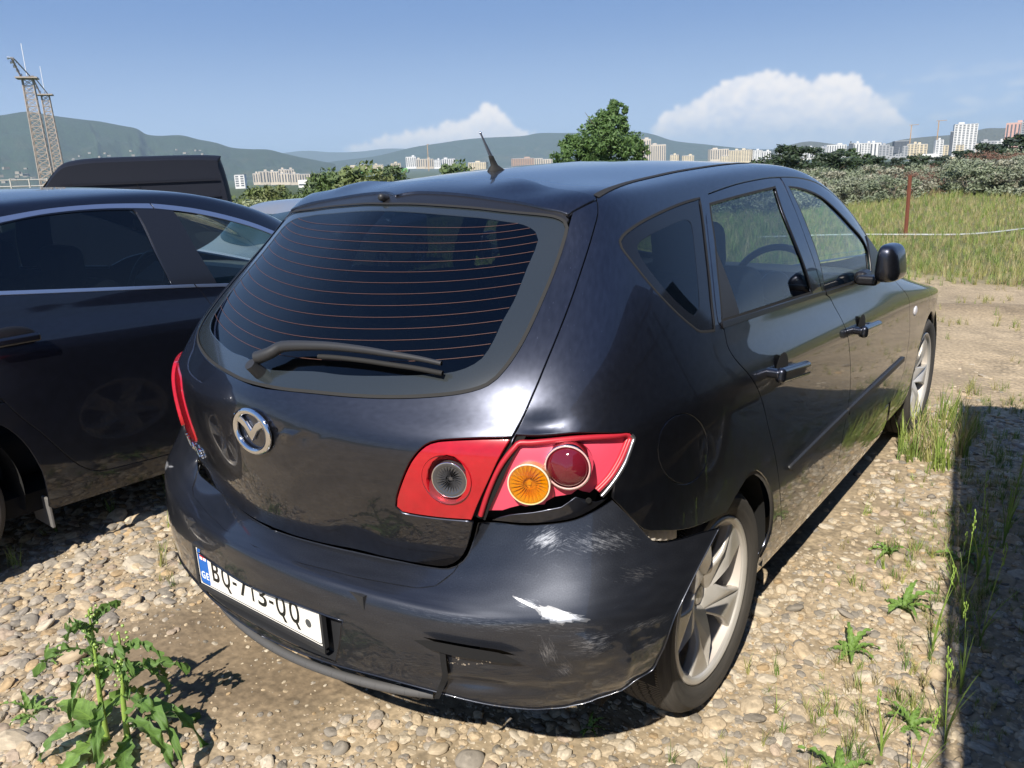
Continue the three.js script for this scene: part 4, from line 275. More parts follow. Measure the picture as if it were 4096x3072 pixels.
"l_belt":[[7.38,8.482],[7.504,8.455],[7.628,8.429],[7.752,8.4],[7.854,8.375],[7.973,8.345],[8.107,8.311],[8.251,8.274],[8.4,8.236],[8.55,8.197],[8.698,8.159],[8.839,8.123],[8.979,8.087],[9.121,8.051],[9.264,8.014],[9.407,7.977],[9.551,7.94],[9.696,7.903],[9.84,7.866],[9.983,7.829],[10.012,7.679],[9.865,7.717],[9.717,7.755],[9.569,7.793],[9.421,7.832],[9.273,7.87],[9.127,7.907],[8.983,7.945],[8.84,7.981],[8.7,8.017],[8.553,8.054],[8.403,8.093],[8.254,8.13],[8.111,8.167],[7.977,8.2],[7.858,8.23],[7.756,8.256],[7.633,8.285],[7.51,8.314],[7.386,8.343]],
"l_belt_front":[[10.009,7.819],[10.144,7.779],[10.278,7.739],[10.412,7.7],[10.546,7.66],[10.68,7.621],[10.814,7.581],[10.948,7.542],[11.082,7.502],[11.087,7.307],[10.955,7.352],[10.823,7.398],[10.691,7.443],[10.559,7.488],[10.428,7.534],[10.296,7.579],[10.164,7.624],[10.032,7.67]],
"l_gap":[[9.753,11.539],[9.754,11.241],[9.753,10.937],[9.751,10.632],[9.751,10.33],[9.753,10.034],[9.76,9.748],[9.773,9.475],[9.798,9.187],[9.834,8.882],[9.876,8.577],[9.919,8.291],[9.958,8.039],[9.989,7.84],[10.032,7.657],[10.075,7.474],[10.106,7.278],[10.141,7.036],[10.175,6.775],[10.202,6.523],[10.221,6.297],[10.238,6.055],[10.252,5.805],[10.265,5.553],[10.275,5.305],[10.286,5.021],[10.296,4.719],[10.304,4.41],[10.308,4.105],[10.305,3.816],[10.293,3.555],[10.273,3.292],[10.25,3.031],[10.225,2.775],[10.204,2.53],[10.182,2.253],[10.159,1.976],[10.137,1.699],[10.115,1.422]],
"l_lower":[[7.651,3.589],[7.707,3.433],[7.766,3.278],[7.83,3.137],[7.903,2.981],[7.972,2.822],[8.043,2.636],[8.122,2.416],[8.199,2.202],[8.261,2.037],[8.31,1.918],[8.37,1.805],[8.445,1.687],[8.544,1.593],[8.649,1.557],[8.774,1.537],[8.899,1.521],[9.013,1.506],[9.138,1.492],[9.267,1.479],[9.394,1.468],[9.514,1.459],[9.642,1.452],[9.775,1.445],[9.909,1.439],[10.041,1.432]],
"l_arch":[[7.245,3.549],[7.353,3.427],[7.461,3.304],[7.551,3.192],[7.629,3.067],[7.693,2.933],[7.755,2.759],[7.807,2.569],[7.86,2.297],[7.902,2.001],[7.921,1.725],[7.929,1.447],[7.933,1.17],[7.935,0.893]],
"l_pillar":[[9.446,11.287],[9.571,11.265],[9.695,11.238],[9.798,11.206],[9.911,11.169],[10.023,11.131],[10.026,10.851],[10.027,10.571],[10.028,10.291],[10.031,10.011],[10.041,9.731],[10.058,9.452],[10.087,9.17],[10.124,8.888],[10.167,8.605],[10.212,8.321],[10.258,8.038],[10.301,7.755],[10.196,7.777],[10.091,7.8],[9.99,7.827],[9.848,7.881],[9.709,7.941],[9.676,8.218],[9.641,8.495],[9.606,8.772],[9.572,9.049],[9.542,9.326],[9.517,9.604],[9.498,9.884],[9.484,10.164],[9.474,10.445],[9.465,10.726],[9.456,11.007]],
"pt_handle":[7.894,5.909],
"pt_handle2":[8.074,5.729]}};
// ------------------------------------------------------------------ materials
const grimeTex = noiseTex(512, (u, v) => {         // dust, water spots and fine scratches on dark paint
  const n = tileFbm(u, v, 5, 5), m = tileFbm(u, v, 40, 3), k = tileFbm(u, v, 160, 2);
  const sp = k > 0.36 ? 1 : 0; const b = 112 + n * 16 + m * 26 + sp * 55; return [b, b * 1.0, b * 1.02];
}, true);
const roughTex = noiseTex(512, (u, v) => { const n = tileFbm(u, v, 6, 5), m = tileFbm(u, v, 64, 3); const b = 165 + n * 60 + m * 70; return [b, b, b]; }, false);
const paintMat = phys([0.26, 0.285, 0.37], { metalness: 0.9, roughness: 0.33, map: grimeTex, clearcoat: 1, clearcoatRoughness: 0.035, clearcoatRoughnessMap: roughTex });
const sedanPaint = phys([0.07, 0.085, 0.14], { metalness: 0.7, roughness: 0.4, map: grimeTex, clearcoat: 1, clearcoatRoughness: 0.05 });
const plasticMat = std([0.022, 0.023, 0.026], { roughness: 0.5 });
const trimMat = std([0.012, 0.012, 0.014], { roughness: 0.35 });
const rubberMat = std([0.012, 0.012, 0.012], { roughness: 0.8 });
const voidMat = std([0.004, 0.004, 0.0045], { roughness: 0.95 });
const chromeMat = std([0.78, 0.79, 0.82], { metalness: 1, roughness: 0.07 });
const dullSteel = std([0.30, 0.31, 0.33], { metalness: 0.9, roughness: 0.35 });
const quarterFrit = phys([0.008, 0.009, 0.012], { roughness: 0.08 });
const fritMat = phys([0.020, 0.025, 0.028], { roughness: 0.25, clearcoat: 1, clearcoatRoughness: 0.08 });
const darkGlass = phys([0.10, 0.12, 0.14], { transmission: 1, roughness: 0.02, thickness: 0, ior: 1.5 });
const midGlass = phys([0.36, 0.43, 0.42], { transmission: 1, roughness: 0.02, thickness: 0, ior: 1.5 });
const paleGlass = phys([0.80, 0.90, 0.86], { transmission: 1, roughness: 0.02, thickness: 0, ior: 1.5 });
const redLens = phys([0.52, 0.006, 0.018], { roughness: 0.22, clearcoat: 1, clearcoatRoughness: 0.06, map: noiseTex(256, (u, v) => { const n = tileFbm(u, v, 30, 3) * 50; return [226 + n, 216 + n, 216 + n]; }, true) });
const pinkHousing = std([0.72, 0.075, 0.13], { roughness: 0.42 });
const fadedRed = std([0.42, 0.02, 0.035], { roughness: 0.4 });
const alloyMat = std([0.78, 0.785, 0.79], { metalness: 0.30, roughness: 0.33, map: noiseTex(256, (u, v) => { const n = tileFbm(u, v, 6, 4); return [205 + n * 110, 200 + n * 115, 192 + n * 125]; }, true) });
const dustyAlloy = std([0.55, 0.50, 0.45], { metalness: 0.1, roughness: 0.6 });
const tyreMat = std([0.10, 0.097, 0.093], { roughness: 0.85, map: noiseTex(256, (u, v) => { const n = tileFbm(u, v, 8, 4), m = tileFbm(u, v, 50, 2); const b = 190 + n * 120 + m * 60; return [b, b * 0.97, b * 0.93]; }, true) });
const treadBump = canvasTex(1024, 256, (x, w, h) => { x.fillStyle = '#fff'; x.fillRect(0, 0, w, h); x.strokeStyle = '#000'; for (const [y, lw] of [[62, 9], [110, 9], [158, 9], [205, 9]]) { x.lineWidth = lw; x.beginPath(); for (let i = 0; i <= 64; i++) x.lineTo(i * 16, y + (i % 2 ? 4 : -4)); x.stroke(); } x.lineWidth = 4; for (let i = 0; i < 72; i++) { const a = i * w / 72; for (const [y0, y1, s] of [[0, 60, 10], [64, 108, -8], [112, 156, 8], [160, 203, -8], [207, 256, 10]]) { x.beginPath(); x.moveTo(a, y0); x.lineTo(a + s, y1); x.stroke(); } } }, false, [3, 1]);
const treadMat = std([0.125, 0.118, 0.108], { roughness: 0.9, bumpMap: treadBump, bumpScale: 0.006, map: canvasTex(1024, 256, (x, w, h) => { x.fillStyle = '#d8d2ca'; x.fillRect(0, 0, w, h); x.strokeStyle = '#3a3835'; for (const y of [62, 110, 158, 205]) { x.lineWidth = 8; x.beginPath(); for (let i = 0; i <= 64; i++) x.lineTo(i * 16, y + (i % 2 ? 4 : -4)); x.stroke(); } x.lineWidth = 3.5; for (let i = 0; i < 72; i++) { const a = i * w / 72; for (const [y0, y1, s] of [[0, 60, 10], [64, 108, -8], [112, 156, 8], [160, 203, -8], [207, 256, 10]]) { x.beginPath(); x.moveTo(a, y0); x.lineTo(a + s, y1); x.stroke(); } } }, true, [3, 1]) });
const seatMat = std([0.03, 0.03, 0.034], { roughness: 0.9 });

// ------------------------------------------------------------------ wheels (axis x, outside = +x, centre at the origin)
function tyreGeos(R, rim, w) {
  const h = w / 2, side = [], tread = [];
  const P = [[rim - 0.008, h - 0.030], [rim + 0.002, h - 0.014], [rim + 0.012, h - 0.006], [rim + 0.03, h + 0.001], [(R + rim) / 2 + 0.012, h + 0.004], [R - 0.03, h - 0.002], [R - 0.016, h - 0.01], [R - 0.0055, h - 0.024]];
  for (const [r, x] of P) side.push(new THREE.Vector2(r, x));
  const lathe = (pts, n = 72) => { const g = new THREE.LatheGeometry(pts, n); g.rotateZ(-Math.PI / 2); return g; };
  const s1 = lathe(side), s2 = lathe(side.map((p) => new THREE.Vector2(p.x, -p.y)).reverse());
  for (let i = 0; i <= 10; i++) { const t = i / 10 * 2 - 1; tread.push(new THREE.Vector2(R - 0.0055 * t ** 4 + 0.0001, -t * (h - 0.024))); }
  return [merge([s1, s2]), lathe(tread, 96)];
}
function spokeShape(r0, r1, w0, w1) { const s = new THREE.Shape(); s.moveTo(r0, -w0); s.bezierCurveTo(r0 + 0.05, -w0 * 0.8, r1 - 0.07, -w0 * 0.75, r1, -w1); s.lineTo(r1, w1 * 0.9); s.bezierCurveTo(r1 - 0.05, w0 * 0.9, r0 + 0.06, w0 * 0.85, r0, w0); s.closePath(); return s; }
const wheelCache = {};
function makeWheel(parent, name, pos, o) {
  const { R = 0.318, rim = 0.2334, w = 0.2, n = 5, a0 = -33, flip = 1, style = 'five', mat = alloyMat } = o;
  const key = [R, rim, w, n, a0, style].join();
  if (!wheelCache[key]) {
    const [sg, tg] = tyreGeos(R, rim, w), h = w / 2;
    const lathe = (pts, k = 64) => { const g = new THREE.LatheGeometry(pts.map((p) => new THREE.Vector2(...p)), k); g.rotateZ(-Math.PI / 2); return g; };
    const barrel = lathe([[rim - 0.034, -h], [rim - 0.036, 0], [rim - 0.032, h - 0.045], [rim - 0.026, h - 0.03], [rim - 0.02, h - 0.02]]);
    const lip = lathe([[rim - 0.022, h - 0.03], [rim - 0.018, h - 0.014], [rim - 0.006, h - 0.006], [rim + 0.001, h - 0.010], [rim + 0.002, h - 0.02]]);
    const spokes = [];
    for (let i = 0; i < n; i++) {
      const g = new THREE.ExtrudeGeometry(style === 'five' ? spokeShape(0.035, rim - 0.018, 0.040, 0.062) : spokeShape(0.04, rim - 0.018, 0.013, 0.017), { depth: 0.016, bevelEnabled: true, bevelThickness: 0.008, bevelSize: 0.007, bevelSegments: 3, curveSegments: 10 });
      const p = g.attributes.position; for (let k = 0; k < p.count; k++) { const r = p.getX(k); p.setZ(k, p.getZ(k) - 0.055 * Math.pow(clamp((0.13 - r) / 0.13), 1.4) - (p.getY(k) / 0.05) ** 2 * 0.004); } g.computeVertexNormals();
      // shape plane (x = radial, y = across, z = outwards)  ->  wheel
      const m = new THREE.Matrix4(), a = (a0 + 360 / n * i) * D2R, rad = V(0, Math.sin(a), -Math.cos(a)), out = V(1, 0, 0), acr = out.clone().cross(rad);
      m.makeBasis(rad, acr, out); m.setPosition(h - 0.038, 0, 0); g.applyMatrix4(m); spokes.push(g);
    }
    const hub = lathe([[0.0, h - 0.052], [0.024, h - 0.052], [0.028, h - 0.056], [0.030, h - 0.066], [0.062, h - 0.078], [0.066, h - 0.11]]);
    const nuts = []; for (let i = 0; i < 5; i++) { const a = (a0 + 36 + 72 * i) * D2R, g = new THREE.CylinderGeometry(0.009, 0.010, 0.022, 6); g.rotateZ(-Math.PI / 2); g.translate(h - 0.068, Math.sin(a) * 0.05, -Math.cos(a) * 0.05); nuts.push(g); }
    const disc = lathe([[0.05, h - 0.13], [0.14, h - 0.13], [0.14, h - 0.15], [0.05, h - 0.15]]);
    const back = lathe([[0.0, -0.02], [rim - 0.035, -0.02]]);
    wheelCache[key] = { sg, tg, barrel, lip, spokes: merge(spokes), spokeList: spokes, hub, nutList: nuts, disc, back };
  }
  const G = wheelCache[key], g = new THREE.Group(); g.name = name; g.position.set(...pos); if (flip < 0) g.rotation.y = Math.PI; parent.add(g);
  part('tyre_sidewall', G.sg, tyreMat, g); part('tyre_tread', G.tg, treadMat, g); part('rim_barrel', G.barrel, dustyAlloy, g); part('rim_lip', G.lip, mat, g);
  if (o.detail) for (const s of G.spokeList) part('spoke', s, mat, g); else part('spokes', G.spokes, mat, g);
  part('hub_cap', G.hub, mat, g); for (const q of G.nutList) part('wheel_nut', q, chromeMat, g); part('brake_disc', G.disc, std([0.12, 0.08, 0.06], { metalness: 0.5, roughness: 0.6 }), g); part('wheel_back', G.back, voidMat, g);
  return g;
}

const linerMat = std([0.006, 0.006, 0.006], { roughness: 0.95, side: THREE.DoubleSide });
function archLiner(r, w, xc, xb, y, z) { const g = new THREE.CylinderGeometry(r, r, w, 40, 1, true, -0.25, Math.PI + 0.5); g.rotateZ(Math.PI / 2); g.translate(xc, y, z); const c = new THREE.CircleGeometry(r, 40, -0.25, Math.PI + 0.5); c.rotateY(Math.PI / 2); c.translate(xb, y, z); return merge([g, c]); }
// ------------------------------------------------------------------ the dented dark hatchback
const F = FEATS.F;
const openHalf = (l) => { for (let i = 1; i < l.length; i++) if (l[i][0] < 0.002) return l.slice(0, i + 1); return l; };
for (const k of ['tailgate', 'spoiler', 'spoiler_lip', 'glass', 'glass_clear', 'bumper', 'plate_recess']) F[k] = openHalf(F[k]);
const body = new Surf(FEATS.G), bumpL = new Surf(FEATS.Gb, true), bumpR = new Surf(FEATS.GbR, true);
const hatch = thing('hatchback_car', 'dark blue-black hatchback with smashed rear corner, broken tail lamp and white number plate', 'car');
const circUV = (S, zc, yc, r, a0, a1, n, g0) => { const o = []; let [u, v] = g0; for (let i = 0; i <= n; i++) { const a = (a0 + (a1 - a0) * i / n) * D2R;[u, v] = S.find(zc - r * Math.cos(a), yc + r * Math.sin(a), u, v); o.push([u, v]); } return o; };
const frontArch = circUV(body, -2.64, 0.315, 0.345, 188, -8, 24, [12.9, 1.5]);
const aPillar = [[12.45, 9.02], [12.75, 9.05], [12.75, 12.55], [12.3, 13.05]], dripFwd = [[9.8, 13.5], [10.6, 13.5], [11.5, 13.4]];
const rev = (l) => l.slice().reverse();
{
  // quarter panel with roof rail and windscreen pillar
  const side = [...rev(F.tg_line).filter((p) => p[1] > 5.6), ...F.lamp_opening.filter((p, i) => i >= 9 && i <= 29), ...F.bump_gap, ...F.arch_line.slice(1), [8.35, 1.2], ...rev(F.door_rear_line), ...F.doortop.slice(1), ...aPillar.slice(1), ...rev(dripFwd), ...rev(F.drip)];
  FEATS.side = side;
  const dent = (u, v) => -0.010 * Math.exp(-(((u - 3.75) / 0.35) ** 2 + ((v - 5.9) / 0.55) ** 2)) * 1.0;
  const qp = part('quarter_panel', panel(body, side, { holes: [F.quarter_glass, F.fuel_flap], disp: dent }), paintMat, hatch);
  part('fuel_flap', panel(body, F.fuel_flap, { gap: 0.0022, off: -0.0008 }), paintMat, qp);
  const sideL = [...rev(F.tg_line), ...F.bump_gap.slice(0, 1), ...F.bump_gap, ...F.arch_line.slice(1), [8.35, 1.2], ...rev(F.door_rear_line), ...F.doortop.slice(1), ...aPillar.slice(1), ...rev(dripFwd), ...rev(F.drip)];
  part('quarter_panel', mirrorX(panel(body, sideL, { holes: [F.quarter_glass] })), paintMat, hatch);
  const front = [...F.fender_line, [12.62, 1.25], ...frontArch, [14.75, 0.5], [19, 0.5], [19, 7.3], [16, 7.3], [13.6, 7.55]];
  const fg = panel(body, front, { cu: 0.2 }); part('front_fender', fg, paintMat, hatch); part('front_fender', mirrorX(fg), paintMat, hatch);
  const hood = [[12.55, 8.95], [12.55, 8.3], [13.6, 7.55], [16, 7.3], [19, 7.3], [19, 8.95]];
  part('bonnet', both(panel(body, hood, { cu: 0.25 })), paintMat, hatch);
  part('windscreen', both(panel(body, [[12.8, 9.2], [19, 9.2], [19, 12.6], [12.8, 12.6]], { cu: 0.25, thick: 0.004 })), paleGlass, hatch);
  part('cowl_panel', both(panel(body, [[12.5, 8.9], [19, 8.9], [19, 9.25], [12.5, 9.25]], { off: -0.012, thick: 0, cu: 0.3 })), plasticMat, hatch);
  const gapTop = F.spoiler.filter((p, i) => i > 40);
  const iJ = F.spoiler.reduce((b, p, i) => (p[0] > F.spoiler[b][0] ? i : b), 0), gapLine = F.spoiler.slice(iJ);
  const roof = [...rev(gapLine), ...F.drip, ...dripFwd, [12.3, 13.05], [12.75, 12.62], [19, 12.62], [19, 16], [0, 16]];
  const rp = part('roof_panel', both(panel(body, roof, { cu: 0.25, cv: 0.25 })), paintMat, hatch);
  const dripG = ribbon(body, [...F.drip, ...dripFwd, [12.3, 13.05]], 0.0085, 0.0015); part('drip_moulding', dripG, rubberMat, rp); part('drip_moulding', mirrorX(merge([dripG])), rubberMat, rp);
  // doors
  for (const [nm, dp, gp, bp] of [['rear_door', F.door_rear, F.glass_rear_door, F.belt_rear], ['front_door', F.door_front, F.glass_front_door, F.belt_front]]) {
    const g = panel(body, dp, { holes: [gp] });
    const glassMat = nm === 'rear_door' ? phys([0.30, 0.36, 0.40], { transmission: 1, roughness: 0.02, thickness: 0, ior: 1.5 }) : paleGlass;
    const gg = panel(body, gp, { gap: 0.001, off: -0.006, thick: 0.004 }), bg = panel(body, bp, { gap: 0, off: 0.004, thick: 0.008 });
    const seal = ribbon(body, [...gp, gp[0]], 0.006, -0.001);
    for (const s of [1, -1]) {
      const m = (x) => (s > 0 ? x : mirrorX(merge([x]))); const d = part(nm, m(g), paintMat, hatch);
      part('window_glass', m(gg), glassMat, d); part('belt_trim', m(bg), trimMat, d); part('window_seal', m(seal), rubberMat, d);
      const mo = panel(body, nm === 'rear_door' ? F.mould_rear : F.mould_front, { gap: 0, off: 0.010, thick: 0.012 }); part('side_moulding', m(mo), plasticMat, d);
      if (nm === 'rear_door') part('quarterlight_blank', m(panel(body, F.glass_rear_black, { gap: 0.001, off: -0.003, thick: 0.004 })), plasticMat, d);
      if (nm === 'front_door') part('mirror_sail', m(panel(body, F.sail, { gap: 0, off: 0.004, thick: 0.006 })), trimMat, d);
      // pull handle over a near-black cap that paints in the shade of its recess
      const H = nm === 'rear_door' ? F.pt_handle_rear : F.pt_handle_front, a = V(...H[0].slice(2)), b = V(...H[1].slice(2)), mid = a.clone().lerp(b, 0.5);
      const dz = b.clone().sub(a), L = dz.length(), gH = new RoundedBoxGeometry(0.030, 0.044, L * 0.88, 4, 0.0145); const tilt = Math.atan2(dz.y, -dz.z); gH.rotateX(tilt); gH.translate(mid.x + 0.035, mid.y, mid.z);
      const p1 = new RoundedBoxGeometry(0.05, 0.026, 0.03, 3, 0.01), p2 = p1.clone(); p1.translate(a.x + 0.012, a.y, a.z - 0.03); p2.translate(b.x + 0.012, b.y, b.z + 0.03);
      part('door_handle', m(merge([gH, p1, p2])), paintMat, d);
      const cup = new THREE.SphereGeometry(0.052, 28, 12, 0, Math.PI * 2, 0, Math.PI / 2); cup.scale(1, 0.06, 1.0); cup.rotateZ(-Math.PI / 2); cup.translate(mid.x + 0.0008, mid.y, mid.z); part('dark_recess_cap', m(merge([cup])), voidMat, d);
    }
  }
  // sills and shut lines
  const sill = [[8.1, 1.25], [8.36, 1.22], [8.555, 1.62], ...F.door_rear.filter((p) => p[1] < 2.2 && p[0] > 8.7 && p[0] < 10.4), [12.449, 1.99], [12.62, 1.28], [12.6, 0.35], [8.1, 0.35]].sort((a, b) => 0);
  const sg = panel(body, [[8.12, 1.22], [8.40, 1.24], [8.62, 1.60], [10.3, 1.72], [12.45, 1.92], [12.60, 1.28], [12.6, 0.3], [8.12, 0.3]], { off: -0.004 }); part('sill', sg, paintMat, hatch); part('sill', mirrorX(sg), paintMat, hatch);
  const joints = [F.tg_line, [...F.door_rear, F.door_rear[0]], [...F.door_front, F.door_front[0]], F.fender_line, [...F.quarter_glass, F.quarter_glass[0]], [...F.fuel_flap, F.fuel_flap[0]], F.drip, gapLine, [[12.55, 8.3], [13.6, 7.55], [16, 7.3], [19, 7.3]]];
  const jg = joints.map((l) => ribbon(body, l, 0.022, -0.013)); part('inner_shell', both(merge(jg)), voidMat, hatch);
  // quarter lights
  for (const s of [1, -1]) {
    const m = (x) => (s > 0 ? x : mirrorX(merge([x])));
    const q = part('quarter_window', m(panel(body, F.quarter_glass, { gap: 0.001, off: -0.002, thick: 0.004, holes: [F.quarter_clear] })), quarterFrit, hatch);
    part('window_glass', m(panel(body, F.quarter_clear, { gap: -0.001, off: -0.003, thick: 0 })), darkGlass, q);
    part('window_seal', m(ribbon(body, [...F.quarter_glass, F.quarter_glass[0]], 0.0035, 0.0005)), rubberMat, q);
  }
  // tailgate
  const tgDent = (u, v) => 0.006 * Math.exp(-(((u - 0.55) / 0.3) ** 2 + ((v - 4.55) / 0.22) ** 2)) * Math.sin(u * 14) - 0.006 * Math.exp(-(((u - 1.2) / 0.25) ** 2 + ((v - 1.75) / 0.3) ** 2));
  const tgR = panel(body, F.tailgate, { disp: tgDent }), tgL = mirrorX(panel(body, F.tailgate, {}));
  const tg = part('tailgate', merge([tgR, tgL]), paintMat, hatch);
  part('rear_window_band', both(panel(body, [...F.glass, ...rev(F.glass_clear)], { off: -0.003, thick: 0.004, gap: 0.001 })), fritMat, tg);
  part('rear_window', both(panel(body, F.glass_clear, { off: -0.0045, thick: 0, gap: -0.002 })), darkGlass, tg);
  const sealG = ribbon(body, F.glass, 0.004, 0.0006); part('rear_window_seal', both(merge([sealG])), rubberMat, tg);
  const bump = (u, v) => 0.013 * Math.exp(-(((u - 2.5) / 0.8) ** 2)) * sstep(12.4, 13.4, v);
  part('spoiler', both(panel(body, F.spoiler, { off: 0.004, disp: bump, thick: 0.02 })), paintMat, tg);
  part('spoiler_lip', both(panel(body, F.spoiler_lip, { off: -0.002, thick: 0.01, gap: 0.0005 })), trimMat, tg);  // near-black colour puts the shade of the downward-facing lip into the strip
  // heater lines in the glass
  const wireMat = std([0.085, 0.036, 0.026], { roughness: 0.6 });
  for (let k = 0; k < 14; k++) {
    const v = 8.45 + k * 0.212; let ue = 0; for (let u = 0; u < 5; u += 0.02) if (inside(F.glass_clear.map((p) => [p[0] < 0.01 ? -0.5 : p[0], p[1]]), u, v)) ue = u;
    const ln = []; for (let i = 0; i <= 24; i++) ln.push([ue * i / 24, v]); part('heater_line', both(merge([ribbon(body, ln, 0.0006, -0.0035)])), wireMat, tg);
  }
  // emblem
  const eg = new THREE.Group(); eg.name = 'emblem'; const f0 = body.frame(0, F.pt_logo[0][1]); eg.position.copy(f0.p).addScaledVector(f0.n, 0.005); eg.lookAt(eg.position.clone().add(f0.n)); tg.add(eg);
  const ring = new THREE.TorusGeometry(1, 0.16, 12, 64); ring.scale(0.066, 0.050, 0.040); part('emblem_ring', ring, chromeMat, eg);
  const w = new THREE.Shape(); const W = [[-0.93, 0.42], [-0.62, 0.40], [-0.30, 0.18], [0, -0.22], [0.30, 0.18], [0.62, 0.40], [0.93, 0.42], [0.97, 0.14], [0.66, 0.12], [0.34, -0.12], [0.10, -0.52], [0, -0.66], [-0.10, -0.52], [-0.34, -0.12], [-0.66, 0.12], [-0.97, 0.14]];
  W.forEach(([x, y], i) => (i ? w.lineTo(x * 0.067, y * 0.05 + 0.012) : w.moveTo(x * 0.067, y * 0.05 + 0.012))); const wg = new THREE.ExtrudeGeometry(w, { depth: 0.004, bevelEnabled: true, bevelSize: 0.002, bevelThickness: 0.002, bevelSegments: 2 }); wg.translate(0, 0, -0.003); part('emblem_wings', wg, chromeMat, eg);
  // chrome lettering, lower left
  const font = await new FontLoader().loadAsync('fonts/droid/droid_sans_bold.typeface.json');
  'MAZDA3'.split('').forEach((ch, i) => {
    const u = 2.95 - i * 0.215, f = body.frame(u, 2.34), g = new TextGeometry(ch, { font, size: 0.030, depth: 0.004, curveSegments: 4, bevelEnabled: true, bevelSize: 0.0008, bevelThickness: 0.0012, bevelSegments: 1 });
    g.scale(1.15, 1, 1); const n = V(-f.n.x, f.n.y, f.n.z), up = V(0, 1, 0), x = up.clone().cross(n).normalize(), y = n.clone().cross(x), m = new THREE.Matrix4().makeBasis(x, y, n); m.setPosition(-f.p.x + n.x * 0.001, f.p.y + n.y * 0.001, f.p.z + n.z * 0.001); g.applyMatrix4(m); part('letter', g, chromeMat, tg);
  });
  // wiper
  const wl = F.wiper_line.map((p) => body.at(Math.max(p[0], 0.02), p[1], 0.03)); wl[0].x -= 0.03;
  const arm = new THREE.TubeGeometry(new THREE.CatmullRomCurve3(wl), 40, 0.013, 10); { const c = new THREE.CatmullRomCurve3(wl), p = arm.attributes.position; for (let i = 0; i <= 40; i++) { const q = c.getPointAt(i / 40), s = lerp(1.25, 0.42, Math.pow(i / 40, 0.8)); for (let k = 0; k <= 10; k++) { const o = i * 11 + k; p.setXYZ(o, q.x + (p.getX(o) - q.x) * s, q.y + (p.getY(o) - q.y) * s, q.z + (p.getZ(o) - q.z) * s); } } arm.computeVertexNormals(); }
  const wi = part('wiper', arm, plasticMat, tg); const piv = new THREE.CylinderGeometry(0.014, 0.018, 0.045, 16); { const f = body.frame(0, 7.95); piv.applyQuaternion(new THREE.Quaternion().setFromUnitVectors(V(0, 1, 0), f.n)); piv.translate(f.p.x - 0.028, f.p.y + 0.006, f.p.z + 0.012); } part('wiper_pivot', piv, plasticMat, wi);
  part('wiper_blade', tube(F.wiper_line.filter((p, i) => i > 5).map((p) => body.at(p[0], p[1] - 0.14, 0.012)), 0.006, 30, 6), rubberMat, wi);
  // washer jet and aerial
  const fw = body.frame(0, 12.35), jet = new THREE.CapsuleGeometry(0.0105, 0.016, 6, 12); jet.rotateX(Math.PI / 2 - 0.2); jet.translate(fw.p.x - 0.03, fw.p.y - 0.002, fw.p.z + 0.016); part('washer_jet', jet, plasticMat, tg);
  const ax = V(...F.pt_ant[0].slice(2)), base = new THREE.LatheGeometry([[0, 0.046], [0.008, 0.044], [0.009, 0.034], [0.012, 0.016], [0.024, 0.005], [0.029, 0], [0.029, -0.006]].map((p) => new THREE.Vector2(...p)), 24); base.scale(0.75, 1, 1.25);
  const tiltA = 0.62; const am = new THREE.Group(); am.name = 'aerial'; am.position.copy(ax); hatch.add(am);
  { const p = base.attributes.position; for (let i = 0; i < p.count; i++) p.setZ(i, p.getZ(i) + Math.max(0, p.getY(i)) * 0.55); base.computeVertexNormals(); } part('aerial_base', base, rubberMat, am);
  const mast = new THREE.CylinderGeometry(0.0022, 0.0062, 0.088, 12); mast.translate(0, 0.044, 0); mast.rotateX(tiltA * 0.95); mast.translate(0, 0.038, 0.020); part('aerial_mast', mast, dullSteel, am);
  const tip = new THREE.SphereGeometry(0.0042, 12, 8); tip.translate(0, 0.038 + 0.088 * Math.cos(tiltA * 0.95), 0.020 + 0.088 * Math.sin(tiltA * 0.95)); part('aerial_tip', tip, chromeMat, am);
}
